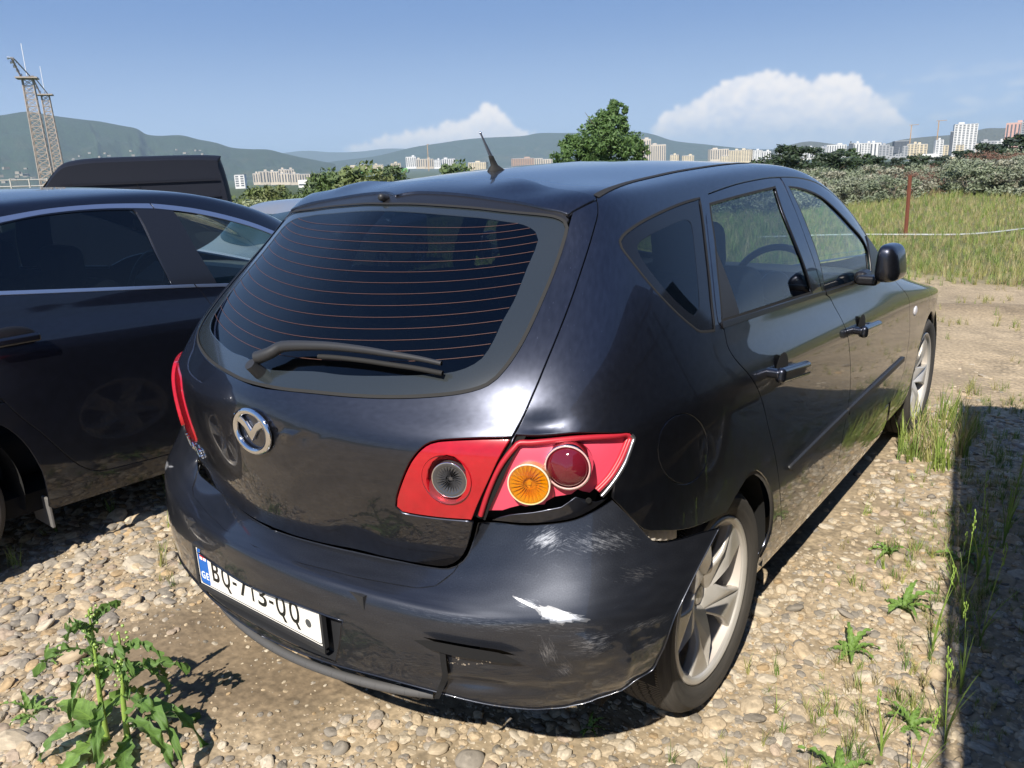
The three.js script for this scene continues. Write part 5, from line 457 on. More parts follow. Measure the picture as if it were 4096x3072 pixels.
{ // ---- tail lamps
  const clear = phys([0.95, 0.90, 0.90], { transmission: 0.9, roughness: 0.08, thickness: 0, ior: 1.45 });
  const amberMat = phys([0.95, 0.52, 0.01], { roughness: 0.12, clearcoat: 1, transmission: 0.35, thickness: 0 }), smokeRed = phys([0.12, 0.006, 0.014], { roughness: 0.06, clearcoat: 1 }), bowl = std([0.75, 0.73, 0.72], { metalness: 1, roughness: 0.15 }), smoke = phys([0.05, 0.05, 0.055], { roughness: 0.05, clearcoat: 1 }), amberIn = phys([0.72, 0.36, 0.004], { roughness: 0.15, metalness: 0.45, clearcoat: 1, clearcoatRoughness: 0.04 });
  const lathe = (pts, n = 40) => new THREE.LatheGeometry(pts.map((p) => new THREE.Vector2(...p)), n);
  const aim = (g, p, d) => { g.applyQuaternion(new THREE.Quaternion().setFromUnitVectors(V(0, 1, 0), d.clone().normalize())); g.translate(p.x, p.y, p.z); return g; };
  const fluted = (R, n = 24) => { const g = lathe([[0, 0.006], [0.004, 0.006], [0.006, 0.002], [R * 0.30, 0.0], [R * 0.32, 0.004], [R * 0.62, 0.006], [R, 0.012]], n * 2); const p = g.attributes.position; for (let i = 0; i < p.count; i++) { const r = Math.hypot(p.getX(i), p.getZ(i)); if (r > R * 0.2 && r < R * 0.75) p.setY(i, p.getY(i) + ((Math.round(Math.atan2(p.getX(i), p.getZ(i)) / Math.PI * n) % 2) ? 0.006 : 0)); } const q = g.toNonIndexed(); q.computeVertexNormals(); return q; };
  // right inner lamp, whole
  const li = part('tail_lamp', panel(body, F.lamp_inner, { off: 0.001, thick: 0.03, gap: 0.003, holes: [F.lens_circle] }), redLens, hatch); li.userData.label = 'intact red lamp on the tailgate with a round clear lens';
  const pc = V(...F.pt_lens_inner[0].slice(2)), fl = body.frame(F.pt_lens_inner[0][0], F.pt_lens_inner[0][1]), dn = fl.n.clone().add(V(0, 0.02, 0.05)).normalize(), P0 = pc.clone().addScaledVector(dn, -0.03);
  part('reflector_bowl', aim(lathe([[0.0, 0], [0.03, 0.003], [0.048, 0.016], [0.056, 0.032]]), P0, dn), std([0.55, 0.10, 0.12], { metalness: 0.7, roughness: 0.2 }), li);
  part('round_lens', aim(merge([fluted(0.030), lathe([[0.030, 0.012], [0.037, 0.016], [0.039, 0.012], [0.040, 0.0]])]), P0.clone().addScaledVector(dn, 0.012).add(V(0.006, -0.002, 0)), dn), smoke, li);
  part('lens_ring', aim(new THREE.TorusGeometry(0.039, 0.0022, 8, 40).rotateX(Math.PI / 2), P0.clone().addScaledVector(dn, 0.025).add(V(0.006, -0.002, 0)), dn), chromeMat, li);
  // right outer lamp: cover smashed off, the two round lights exposed in a faded red housing
  const lo = part('broken_tail_lamp', panel(body, F.lamp_plate, { off: -0.022, thick: 0.004, gap: 0.002 }), pinkHousing, hatch); lo.userData.label = 'smashed outer tail lamp with exposed amber and red lights';
  part('lamp_cavity', panel(body, F.lamp_opening, { off: -0.06, thick: 0, gap: -0.03 }), voidMat, lo);
  const lip = F.lamp_lip.map((p) => body.at(p[0], p[1], -0.010)); part('lamp_rim', merge([tube(lip, 0.006, 80, 6), tube(F.lamp_lip.map((p) => body.at(p[0], p[1], -0.018)), 0.006, 80, 6)]), fadedRed, lo);
  part('torn_trim', tube(F.lamp_edge.map((p) => body.at(p[0], p[1], -0.004)), 0.0055, 40, 6), dullSteel, lo);
  const dA = V(0.42, 0.02, 0.9).normalize(), cA = V(...F.pt_amber[0].slice(2)).addScaledVector(dA, 0.0), cR = V(...F.pt_redr[0].slice(2)).addScaledVector(dA, -0.002);
  part('amber_sleeve', aim(lathe([[0.046, -0.045], [0.045, -0.006], [0.0435, 0.0]]), cA, dA), clear, lo);
  part('amber_light', aim(merge([fluted(0.041), lathe([[0.041, 0.012], [0.0425, 0.006], [0.043, -0.006], [0.043, -0.02]])]), cA.clone().addScaledVector(dA, -0.012), dA), amberIn, lo);
  part('amber_lens', aim(lathe([[0, 0.009], [0.02, 0.0078], [0.034, 0.0045], [0.0425, 0]]), cA.clone().addScaledVector(dA, 0.003), dA), phys([1, 0.86, 0.45], { transmission: 1, roughness: 0.03, thickness: 0 }), lo);
  part('amber_ring', aim(new THREE.TorusGeometry(0.044, 0.002, 8, 48).rotateX(Math.PI / 2), cA, dA), std([0.7, 0.6, 0.45], { roughness: 0.4 }), lo);
  part('red_light', aim(lathe([[0, 0.020], [0.018, 0.0175], [0.034, 0.010], [0.044, 0], [0.047, -0.012], [0.047, -0.05]]), cR, dA), smokeRed, lo);
  part('chrome_collar', aim(lathe([[0.0475, 0.0], [0.0500, 0.001], [0.0505, -0.02], [0.0505, -0.026]]), cR, dA), chromeMat, lo);
  part('red_ring', aim(new THREE.TorusGeometry(0.0465, 0.0018, 8, 48).rotateX(Math.PI / 2), cR.clone().addScaledVector(dA, 0.002), dA), std([0.65, 0.4, 0.38], { roughness: 0.4 }), lo);

  part('lamp_bracket', panel(body, F.flange, { off: -0.010, thick: 0.003, gap: 0.001 }), paintMat, lo);
  const fcl = body.at(4.42, 3.55, -0.006); part('bracket_hole', new THREE.CylinderGeometry(0.006, 0.006, 0.004, 16).applyQuaternion(new THREE.Quaternion().setFromUnitVectors(V(0, 1, 0), body.frame(4.42, 3.55).n)).translate(fcl.x, fcl.y, fcl.z), voidMat, lo);
  // left lamp
  const ll = [...F.lamp_inner.slice(0, 1), ...F.lamp_inner.slice(1)];
  part('tail_lamp', mirrorX(panel(body, F.lamp_inner, { off: 0.003, thick: 0.02, gap: 0.002 })), redLens, hatch);
  part('tail_lamp', mirrorX(panel(body, [...F.lamp_lip, ...F.lamp_opening.slice(-16)], { off: 0.010, thick: 0.02, gap: 0.002 })), redLens, hatch);
}
{ // ---- bumper with scuffs and a dent
  const TW = 2048, TH = 1024, us = 9, vs = 8;
  const X = (p) => p[0] / us * TW, Y = (p) => p[1] / vs * TH;
  const scuff = canvasTex(TW, TH, (x) => {
    x.fillStyle = '#34373f'; x.fillRect(0, 0, TW, TH);
    const im = x.getImageData(0, 0, TW, TH), d = im.data; for (let j = 0; j < TH; j++) for (let i = 0; i < TW; i++) { const o = (j * TW + i) * 4, n = nz(i / 90, j / 40, 4) * 7 + nz(i / 5, j / 4, 2) * 8; d[o] += n; d[o + 1] += n; d[o + 2] += n; } x.putImageData(im, 0, 0);
    let s = 77; const r = () => { s = (s * 16807) % 2147483647; return s / 2147483647; };
    const hatchIn = (poly, col, n, wid, dirx, diry) => { // feathered streaks scattered about the patch, all dragged the same way
      const xs = poly.map(X), ys = poly.map(Y), cx = xs.reduce((q, w) => q + w, 0) / xs.length, cy = ys.reduce((q, w) => q + w, 0) / ys.length, sx = (Math.max(...xs) - Math.min(...xs)) / 2, sy = (Math.max(...ys) - Math.min(...ys)) / 2; x.strokeStyle = col; x.lineCap = 'round';
      for (let i = 0; i < n * 5; i++) { const g1 = (r() + r() + r() - 1.5) / 1.1, g2 = (r() + r() + r() - 1.5) / 1.1, a = cx + g1 * sx, b = cy + g2 * sy; if (nz(a / 22, b / 9, 3) < -0.12) continue; const l = 5 + r() * r() * 46; x.globalAlpha = 0.03 + r() * 0.22; x.lineWidth = wid * (0.15 + 0.55 * r()); x.beginPath(); x.moveTo(a - dirx * l / 2, b - diry * l / 2); x.quadraticCurveTo(a, b + (r() - 0.5) * 4, a + dirx * l / 2, b + diry * l / 2); x.stroke(); } x.globalAlpha = 1; };
    const SC = FEATS.SC;
    for (const [k, col, n, w, dx, dy] of [['s4', '#ffffff', 160, 2.6, 1, -0.3], ['s5', '#f4f4f4', 220, 2.2, 1, 0.25], ['s6', '#e8e8ea', 160, 2.4, 1, -0.15], ['s7', '#dcdcde', 130, 2.2, 1, -0.3], ['s8', '#d0d0d2', 70, 2, 1, -0.2], ['s9', '#d8cfc4', 90, 2, 1, 0.3], ['s10', '#e0e0e2', 80, 2.2, 0.4, 1], ['s11', '#d8c8b4', 180, 1.8, 1, -0.6], ['s12', '#cfcfd2', 60, 2, 0.6, 0.8], ['s1', '#e9ebee', 260, 2.2, 1, 0.03], ['s3', '#eef2f6', 40, 2.4, 1, 0.6]]) hatchIn(SC[k], col, n, w, dx, dy);
    for (const k of ['s2', 's3']) for (const [gr, col] of [[1.5, '#77787b'], [1.2, '#b9babd'], [0.95, '#eceef2']]) { const q = SC[k], cx = q.reduce((w, p) => w + X(p), 0) / q.length, cy = q.reduce((w, p) => w + Y(p), 0) / q.length; x.fillStyle = col; x.beginPath(); for (let i = 0; i < q.length; i++) for (let m = 0; m < 6; m++) { const A = q[i], B = q[(i + 1) % q.length], t = m / 6, a = X(A) + (X(B) - X(A)) * t, b = Y(A) + (Y(B) - Y(A)) * t, w = gr * (0.85 + 0.4 * r()); x.lineTo(cx + (a - cx) * w, cy + (b - cy) * w); } x.closePath(); x.fill(); }
    x.fillStyle = '#e8dcc8'; for (let i = 0; i < 70; i++) { const p = SC.pw[Math.floor(r() * SC.pw.length)], q = SC.pw[Math.floor(r() * SC.pw.length)], t = r(); const a = X(p) + (X(q) - X(p)) * t, b = Y(p) + (Y(q) - Y(p)) * t; x.globalAlpha = 0.8; x.beginPath(); x.ellipse(a, b, 1 + r() * 3.5, 1 + r() * 2.5, r() * 3, 0, 6.3); x.fill(); } x.globalAlpha = 1;
    for (let i = 0; i < 260; i++) { x.strokeStyle = '#8c8e92'; x.globalAlpha = 0.08 + r() * 0.2; x.lineWidth = 0.6 + r() * 0.8; const a = r() * TW, b = r() * TH; x.beginPath(); x.moveTo(a, b); x.lineTo(a + (r() - 0.4) * 60, b + (r() - 0.5) * 30); x.stroke(); } x.globalAlpha = 1;
    // dried mud along the lower edge
    x.fillStyle = '#8a7860'; for (let i = 0; i < 3800; i++) { const a = r() * TW, t = r(); const b = (6.2 + t * 1.8) / vs * TH; if (r() > (t * 0.9 + 0.1) * (0.5 + nz(a / 60, b / 60) * 1.2)) continue; x.globalAlpha = 0.12 + r() * 0.3; x.beginPath(); x.arc(a, b, 0.8 + r() * 2.4, 0, 6.3); x.fill(); } x.globalAlpha = 1;
  }); scuff.flipY = false;
  const bumperMat = phys([1, 1, 1], { metalness: 0.7, roughness: 0.34, map: scuff, clearcoat: 0.9, clearcoatRoughness: 0.07, clearcoatRoughnessMap: roughTex });
  const uvf = (u, v) => [u / us, v / vs];
  const dents = (u, v) => 0.010 * fbm(u * 1.3 + 5, v * 1.1, 3) * sstep(3.6, 4.6, u) * sstep(3.6, 4.6, v) - 0.010 * Math.exp(-(((u - 4.9) / 0.35) ** 2 + ((v - 4.7) / 0.5) ** 2)) + 0.012 * Math.exp(-(((u - 3.3) / 0.6) ** 2 + ((v - 6.1) / 0.25) ** 2)) - 0.010 * Math.exp(-(((u - 5.6) / 0.15) ** 2 + ((v - 5.2) / 0.9) ** 2));
  const bl = F.bumper, iB = bl.length;
  // half outline with the plate recess cut out along the centre line
  const PR = F.plate_recess, cut = (poly) => [...poly, ...rev(PR)];
  const leftPoly = bl.map((p) => p).filter(() => true);
  const split = (S, poly, holes, disp) => { const top = PR[0][1], bot = PR[PR.length - 1][1]; const lowerEnd = poly[poly.length - 1];
    return panel(S, [...poly.slice(0, -1), lowerEnd, [0, bot], ...rev(PR).slice(1, -1), [0, top]], { disp, small: holes, uv: uvf, cu: 0.07, cv: 0.125, thick: 0.004, gap: 0.001, seam: (p) => p[0] < 1e-3 }); };
  const gR = split(bumpR, bl, [F.slot, F.crack], dents), gL = mirrorX(split(bumpL, bl, [], undefined));
  const bp = part('rear_bumper', merge([gR, gL]), bumperMat, hatch); bp.userData.label = 'scuffed and cracked rear bumper hanging off at one corner';
  const back = panel(bumpR, [...F.slot], { off: -0.022, disp: dents, thick: 0, gap: -0.006 }), back2 = panel(bumpR, F.crack, { off: -0.016, disp: dents, thick: 0, gap: -0.004, cu: 0.07 }); part('bumper_inside', merge([back, back2]), voidMat, bp);
  // number plate recess: a shallow black box with the plate standing in it
  const rec = []; for (const s of [1, -1]) { const ring = PR.map((p) => { const q = bumpR.at(p[0], p[1], 0); return V(q.x * s, q.y, q.z); }); for (let i = 0; i < ring.length - 1; i++) { const a = ring[i], b = ring[i + 1], c = V(a.x * 0.97, a.y, a.z - 0.055), d = V(b.x * 0.97, b.y, b.z - 0.055); const g = new THREE.BufferGeometry(); const P = s > 0 ? [a, b, d, a, d, c] : [a, d, b, a, c, d]; g.setAttribute('position', new THREE.Float32BufferAttribute(P.flatMap((p) => [p.x, p.y, p.z]), 3)); g.computeVertexNormals(); rec.push(g); } }
  const backp = box(0.72, 0.2, 0.01, 0, 0.47, 0.815); part('plate_recess', merge([...rec, backp]), plasticMat, bp);
  // lower valance strip and bumper foam
  const val = []; for (const s of [-1, 1]) for (let i = 0; i < 12; i++) { const u = i * 0.2, q = [u, u + 0.2].map((w) => { const p = bumpR.at(w, 7.75, 0); return V(p.x * s, p.y - 0.006, p.z - 0.018 - 0.006 * w * w); }); const g = bar(q[0], q[1], 0.0115, 10); val.push(g); } part('valance', merge(val), std([0.07, 0.07, 0.072], { roughness: 0.7 }), bp);
  const foam = panel(body, F.foam, { off: -0.022, thick: 0.01, cu: 0.03, cv: 0.06, disp: (u, v) => 0.006 * Math.abs(Math.sin(u * 26)) * Math.abs(Math.sin(v * 12)) }); part('bumper_foam', foam, std([0.72, 0.66, 0.58], { roughness: 0.8 }), bp);
  // protective step pad on the ledge
  const padT = FEATS.SC.pad, topE = F.bumper.filter((p) => p[0] < padT[padT.length - 1][0]).slice(0, 40).filter((p, i, l) => p[1] < 2.2);
  const pad = panel(bumpR, [[0, padT[0][1]], ...padT, ...rev(F.bumper.slice(0, 1 + F.bumper.findIndex((p) => p[0] > padT[padT.length - 1][0]))).slice(1)], { off: 0.0015, thick: 0.003, gap: 0.002, cu: 0.1, cv: 0.2 }); part('step_pad', both(pad), std([0.05, 0.052, 0.058], { roughness: 0.42, map: grimeTex }), bp);
  // plate
  const pl = new THREE.Group(); pl.name = 'number_plate'; pl.position.set(-0.028, 0.4625, 0.841); bp.add(pl);
  const ptex = canvasTex(2048, 448, (x, w, h) => {
    x.fillStyle = '#e9e6df'; x.fillRect(0, 0, w, h); x.strokeStyle = '#26282b'; x.lineWidth = 9; x.beginPath(); x.roundRect(16, 16, w - 32, h - 32, 34); x.stroke();
    x.fillStyle = '#1c63b8'; x.beginPath(); x.roundRect(20, 20, 172, h - 40, 26); x.fill(); x.fillStyle = '#fff'; x.fillRect(48, 60, 116, 84); x.fillStyle = '#d3202c'; x.fillRect(97, 60, 18, 84); x.fillRect(48, 93, 116, 18); for (const [a, b] of [[70, 78], [140, 78], [70, 126], [140, 126]]) { x.fillRect(a - 8, b - 2, 16, 5); x.fillRect(a - 2, b - 8, 5, 16); }
    x.fillStyle = '#eef3f8'; x.font = 'bold 118px sans-serif'; x.textAlign = 'center'; x.fillText('GE', 106, 370);
    x.fillStyle = '#17181a'; x.font = 'bold 330px sans-serif'; x.textAlign = 'left'; const put = (t, a, wd) => { const m = x.measureText(t).width; x.save(); x.translate(a, 340); x.scale(wd / m, 1); x.fillText(t, 0, 0); x.restore(); };
    put('B', 232, 170); put('Q', 420, 180); x.fillRect(628, 226, 76, 34); put('7', 726, 165); put('1', 905, 120); put('3', 1050, 170); x.fillRect(1246, 226, 76, 34); put('Q', 1346, 180); put('Q', 1556, 180);
    x.fillStyle = '#4a4d50'; x.beginPath(); x.arc(1850, 268, 44, 0, 6.3); x.fill();
  });
  part('plate_sheet', (() => { const g = new THREE.PlaneGeometry(0.52, 0.112); g.translate(0, 0, 0.0042); return g; })(), std([1, 1, 1], { map: ptex, roughness: 0.35 }), pl);
  part('plate_frame', merge([box(0.536, 0.128, 0.006, 0, 0, 0), box(0.536, 0.008, 0.012, 0, 0.061, 0.003), box(0.536, 0.012, 0.012, 0, -0.064, 0.003), box(0.008, 0.112, 0.012, 0.266, 0, 0.003), box(0.008, 0.112, 0.012, -0.266, 0, 0.003)]), plasticMat, pl);
}
{ // ---- wheels, arches, mirror, marker, cabin
  for (const [x, z, f] of [[0.747, 0, 1], [0.747, -2.64, 1], [-0.747, 0, -1], [-0.747, -2.64, -1]]) makeWheel(hatch, 'wheel', [x, 0.312, z], { flip: f, detail: f > 0, a0: z === 0 ? -33 : -10 });
  for (const z of [0, -2.64]) for (const s of [1, -1]) part('wheel_arch_liner', archLiner(0.365, 0.36, s * 0.655, s * 0.48, 0.33, z - 0.02), linerMat, hatch);
  const lipG = ribbon(body, F.arch_line, 0.012, -0.006); part('arch_lip', lipG, std([0.10, 0.09, 0.08], { roughness: 0.8 }), hatch);
  part('floor_pan', box(1.5, 0.06, 3.6, 0, 0.25, -1.35), voidMat, hatch);
  part('floor_pan', box(1.16, 0.1, 0.72, 0, 0.40, 0.36), voidMat, hatch);
  const mk = V(...F.pt_marker[0].slice(2)), mg = new THREE.SphereGeometry(0.024, 20, 10); mg.scale(0.35, 1, 1.25); mg.translate(mk.x, mk.y, mk.z); part('side_marker', mg, std([0.6, 0.58, 0.6], { roughness: 0.3 }), hatch);
  for (const s of [1, -1]) {
    const mir = new THREE.Group(); mir.name = 'door_mirror'; hatch.add(mir); mir.scale.x = s;
    const sh = new THREE.SphereGeometry(1, 32, 20); { const p = sh.attributes.position; for (let i = 0; i < p.count; i++) { let x = p.getX(i), y = p.getY(i), z = p.getZ(i); const e = (v, k) => Math.sign(v) * Math.pow(Math.abs(v), k); y = e(y, 0.52); z = e(z, 0.52); x = e(x, 0.7); x = x < 0 ? x * 0.5 : x; p.setXYZ(i, x * 0.050 * (1 - 0.2 * y) - z * 0.008, y * 0.068, z * 0.075); } } sh.computeVertexNormals(); sh.translate(0.928, 1.090, -1.235); part('mirror_shell', sh, paintMat, mir);
    const gl = new THREE.CircleGeometry(1, 40); gl.scale(0.064, 0.058, 1); gl.rotateY(-Math.PI / 2 + 0.1); gl.translate(0.9, 1.09, -1.235); part('mirror_glass', gl, chromeMat, mir);
    part('mirror_foot', merge([box(0.075, 0.035, 0.07, 0.86, 1.018, -1.27, 0.012), box(0.05, 0.05, 0.1, 0.825, 1.02, -1.33, 0.02)]), trimMat, mir);
  }
  for (const x of [0.36, -0.36]) { const s = new THREE.Group(); s.name = 'front_seat'; s.position.set(x, 0.3, -1.25); hatch.add(s); part('seat_cushion', box(0.5, 0.18, 0.5, 0, 0.15, 0, 0.06), seatMat, s); const b = box(0.48, 0.62, 0.14, 0, 0.31, 0, 0.06); b.rotateX(0.28); b.translate(0, 0.2, 0.22); part('seat_back', b, seatMat, s); const h = box(0.27, 0.19, 0.11, 0, 0, 0, 0.05); h.rotateX(0.2); h.translate(0, 0.87, 0.46); part('headrest', h, seatMat, s); }
  part('rear_seat', merge([box(1.2, 0.2, 0.5, 0, 0.42, -0.45, 0.06), (() => { const b = box(1.2, 0.6, 0.14, 0, 0.3, 0, 0.06); b.rotateX(0.3); b.translate(0, 0.45, -0.22); return b; })(), box(0.25, 0.14, 0.1, 0.36, 1.1, 0.04, 0.04), box(0.25, 0.14, 0.1, -0.36, 1.1, 0.04, 0.04)]), seatMat, hatch);
  part('parcel_shelf', box(1.15, 0.02, 0.5, 0, 0.97, 0.36), seatMat, hatch);
  const dash = new THREE.Shape(); [[-2.15, 0.45], [-1.75, 0.55], [-1.78, 0.84], [-1.88, 0.92], [-2.18, 0.91]].forEach(([z, y], i) => (i ? dash.lineTo(-z, y) : dash.moveTo(-z, y))); const dg = new THREE.ExtrudeGeometry(dash, { depth: 1.36, bevelEnabled: true, bevelSize: 0.02, bevelThickness: 0.02 }); dg.rotateY(Math.PI / 2); dg.translate(-0.68, 0, 0); part('dashboard', dg, std([0.05, 0.05, 0.052], { roughness: 0.8 }), hatch);
  const sw = new THREE.TorusGeometry(0.185, 0.016, 10, 48); sw.rotateX(-0.42); sw.translate(0.36, 0.90, -1.68); const st = part('steering_wheel', sw, trimMat, hatch); const sc = new THREE.SphereGeometry(0.07, 20, 12); sc.scale(1, 1, 0.5); sc.rotateX(-0.42); sc.translate(0.36, 0.90, -1.70); part('steering_boss', merge([sc, bar(V(0.19, 0.90, -1.69), V(0.53, 0.90, -1.69), 0.015)]), trimMat, st);
  part('interior_mirror', box(0.22, 0.065, 0.03, 0, 1.28, -1.33, 0.014), trimMat, hatch);
}
// ------------------------------------------------------------------ the other vehicles
const L = FEATS.L;
{ // black saloon alongside, seen through its windows
  const car = thing('saloon_car', 'glossy black saloon with silver window trims parked alongside the dented hatchback', 'car', [-2.485, -0.03, 0.97]);
  const brightTrim = std([0.42, 0.46, 0.55], { metalness: 0.9, roughness: 0.28 });
  const upper = [...L.l_chrome_top.filter((p) => p[1] > 11.15), ...L.l_chrome_top_front.filter((p, i) => i < 12)];
  const tri = (l) => l;
  const topA = L.l_chrome_top.slice(0, L.l_chrome_top.findIndex((p) => p[0] > 9.69) + 1), ctf = L.l_chrome_top_front, topB = ctf.slice(0, ctf.reduce((b, p, i) => (p[0] > ctf[b][0] ? i : b), 0) + 1);
  const gB = L.l_gap[L.l_gap.length - 1], lowEnd = L.l_lower[L.l_lower.length - 1];
  const mir = (g, s) => (s > 0 ? g : mirrorX(merge([g])));
  const rearDoor = [...topA, ...L.l_gap, lowEnd, ...rev(L.l_lower).slice(1), [7.35, 4.4], [7.0, 6.5], [6.9, 8.4], [7.05, 10.6]];
  const frontDoor = [...topB, [12.15, 9.05], [12.4, 8.3], [12.63, 6.4], [12.9, 4.3], [12.9, 2.3], [12.45, 1.95], lowEnd, ...rev(L.l_gap)];
  const lower = [...L.l_lower, [12.45, 1.95], [12.62, 1.2], [12.6, 0.75], [8.0, 0.75], ...rev(L.l_arch)];
  const rear = [[0, 1], [6.2, 1], [6.3, 2.6], [6.7, 3.4], ...L.l_arch.slice(0, 1), [7.65, 3.6], [7.35, 4.4], [7.0, 6.5], [6.9, 8.4], [7.05, 10.6], topA[0], [5.5, 11.4], [4.7, 11.6], [0, 12.4]];
  const roof = [[0, 12.4], [4.7, 11.6], [5.5, 11.4], ...topA, ...topB, [12.75, 9.4], [12.75, 12.55], [19, 12.62], [19, 16], [0, 16]];
  const front = [[12.15, 9.05], [12.4, 8.3], [12.63, 6.4], [12.9, 4.3], [12.9, 2.3], [12.45, 1.95], [12.62, 1.2], [12.7, 0.75], ...frontArch, [14.75, 0.5], [19, 0.5], [19, 8.95], [12.75, 9.0]];
  const open = { cu: 0.25, cv: 0.25 };
  const roofG = panel(body, roof, open); part('roof_panel', both(roofG), sedanPaint, car);
  part('rear_body', both(panel(body, rear, { cu: 0.3, cv: 0.5 })), sedanPaint, car); part('front_body', both(panel(body, front, { cu: 0.3, cv: 0.4 })), sedanPaint, car);
  part('windscreen', both(panel(body, [[12.8, 9.2], [19, 9.2], [19, 12.6], [12.8, 12.6]], { cu: 0.4, thick: 0.004 })), paleGlass, car);
  for (const s of [1, -1]) {
    const d1 = part('rear_door', mir(panel(body, rearDoor, { holes: [L.l_glass_rear] }), s), sedanPaint, car), d2 = part('front_door', mir(panel(body, frontDoor, { holes: [L.l_glass_front] }), s), sedanPaint, car);
    part('window_glass', mir(panel(body, L.l_glass_rear, { off: -0.006, thick: 0.004, gap: 0 }), s), phys([0.17, 0.21, 0.23], { transmission: 1, roughness: 0.02, thickness: 0, ior: 1.5 }), d1);
    part('window_glass', mir(panel(body, L.l_glass_front, { off: -0.006, thick: 0.004, gap: 0 }), s), paleGlass, d2);
    part('window_trim', mir(panel(body, L.l_chrome_top, { off: 0.002, thick: 0.006, gap: 0 }), s), brightTrim, d1); part('window_trim', mir(panel(body, L.l_chrome_top_front, { off: 0.002, thick: 0.006, gap: 0 }), s), brightTrim, d2);
    part('belt_trim', mir(panel(body, L.l_belt, { off: 0.003, thick: 0.006, gap: 0 }), s), brightTrim, d1); part('belt_trim', mir(panel(body, L.l_belt_front, { off: 0.003, thick: 0.006, gap: 0 }), s), brightTrim, d2);
    part('pillar_cover', mir(panel(body, L.l_pillar, { off: 0.0015, thick: 0.004, gap: 0.001 }), s), std([0.012, 0.013, 0.018], { roughness: 0.3 }), d1);
    part('sill', mir(panel(body, lower, {}), s), sedanPaint, car);
    const h = body.at(7.9, 5.82, 0.0); const cup = new THREE.SphereGeometry(0.05, 24, 12, 0, 6.29, 0, Math.PI / 2); cup.scale(1, 0.18, 1.9); cup.rotateZ(-Math.PI / 2); cup.translate(s * h.x, h.y, h.z + 0.02); part('dark_recess_cap', cup, trimMat, d1);
    const hb = new RoundedBoxGeometry(0.026, 0.034, 0.19, 4, 0.012); hb.translate(s * (h.x + 0.028), h.y, h.z + 0.02); part('door_handle', hb, sedanPaint, d1);
  }
  part('inner_shell', both(merge([ribbon(body, L.l_gap, 0.025, -0.014), ribbon(body, [...L.l_lower], 0.02, -0.013), ribbon(body, [...topA, ...topB], 0.012, -0.012)])), voidMat, car);
  for (const [x, z, f] of [[0.735, 0.19, 1], [0.735, -2.64, 1], [-0.735, 0.19, -1], [-0.735, -2.64, -1]]) makeWheel(car, 'wheel', [x, 0.345, z], { flip: f, a0: 20 });
  for (const z of [0.19, -2.64]) for (const s of [1, -1]) part('wheel_arch_liner', archLiner(0.39, 0.36, s * 0.62, s * 0.45, 0.36, z), linerMat, car);
  part('mud_flap', (() => { const g = box(0.17, 0.13, 0.012, 0.72, 0.22, -0.275, 0.004); return g; })(), std([0.14, 0.135, 0.13], { roughness: 0.8 }), car);
  part('floor_pan', box(1.5, 0.08, 3.7, 0, 0.27, -1.3), voidMat, car);
  for (const x of [0.36, -0.36]) { const s = new THREE.Group(); s.name = 'front_seat'; s.position.set(x, 0.28, -1.12); car.add(s); part('seat_cushion', box(0.5, 0.18, 0.5, 0, 0.15, 0, 0.06), seatMat, s); const b = box(0.48, 0.62, 0.14, 0, 0.31, 0, 0.06); b.rotateX(0.28); b.translate(0, 0.2, 0.2); part('seat_back', b, seatMat, s); part('headrest', box(0.27, 0.19, 0.11, 0, 0.86, 0.44, 0.05), seatMat, s); }
  part('rear_seat', merge([box(1.2, 0.2, 0.5, 0, 0.42, -0.4, 0.06), (() => { const b = box(1.2, 0.62, 0.16, 0, 0.3, 0, 0.06); b.rotateX(0.3); b.translate(0, 0.45, -0.15); return b; })()]), seatMat, car);
  const dash = new THREE.Shape(); [[-2.05, 0.45], [-1.5, 0.55], [-1.52, 0.90], [-1.66, 0.98], [-2.12, 0.93]].forEach(([z, y], i) => (i ? dash.lineTo(-z, y) : dash.moveTo(-z, y))); const dg = new THREE.ExtrudeGeometry(dash, { depth: 1.36, bevelEnabled: true, bevelSize: 0.02, bevelThickness: 0.02 }); dg.rotateY(Math.PI / 2); dg.translate(-0.68, 0, 0); part('dashboard', dg, std([0.045, 0.05, 0.05], { roughness: 0.8 }), car);
  const sw = new THREE.TorusGeometry(0.185, 0.016, 10, 48); sw.rotateX(-0.42); sw.translate(-0.36, 0.92, -1.42); part('steering_wheel', sw, trimMat, car);
  part('interior_mirror', merge([box(0.22, 0.07, 0.035, 0, 1.27, -1.28, 0.016), bar(V(0, 1.29, -1.29), V(0, 1.36, -1.38), 0.008)]), trimMat, car);
}
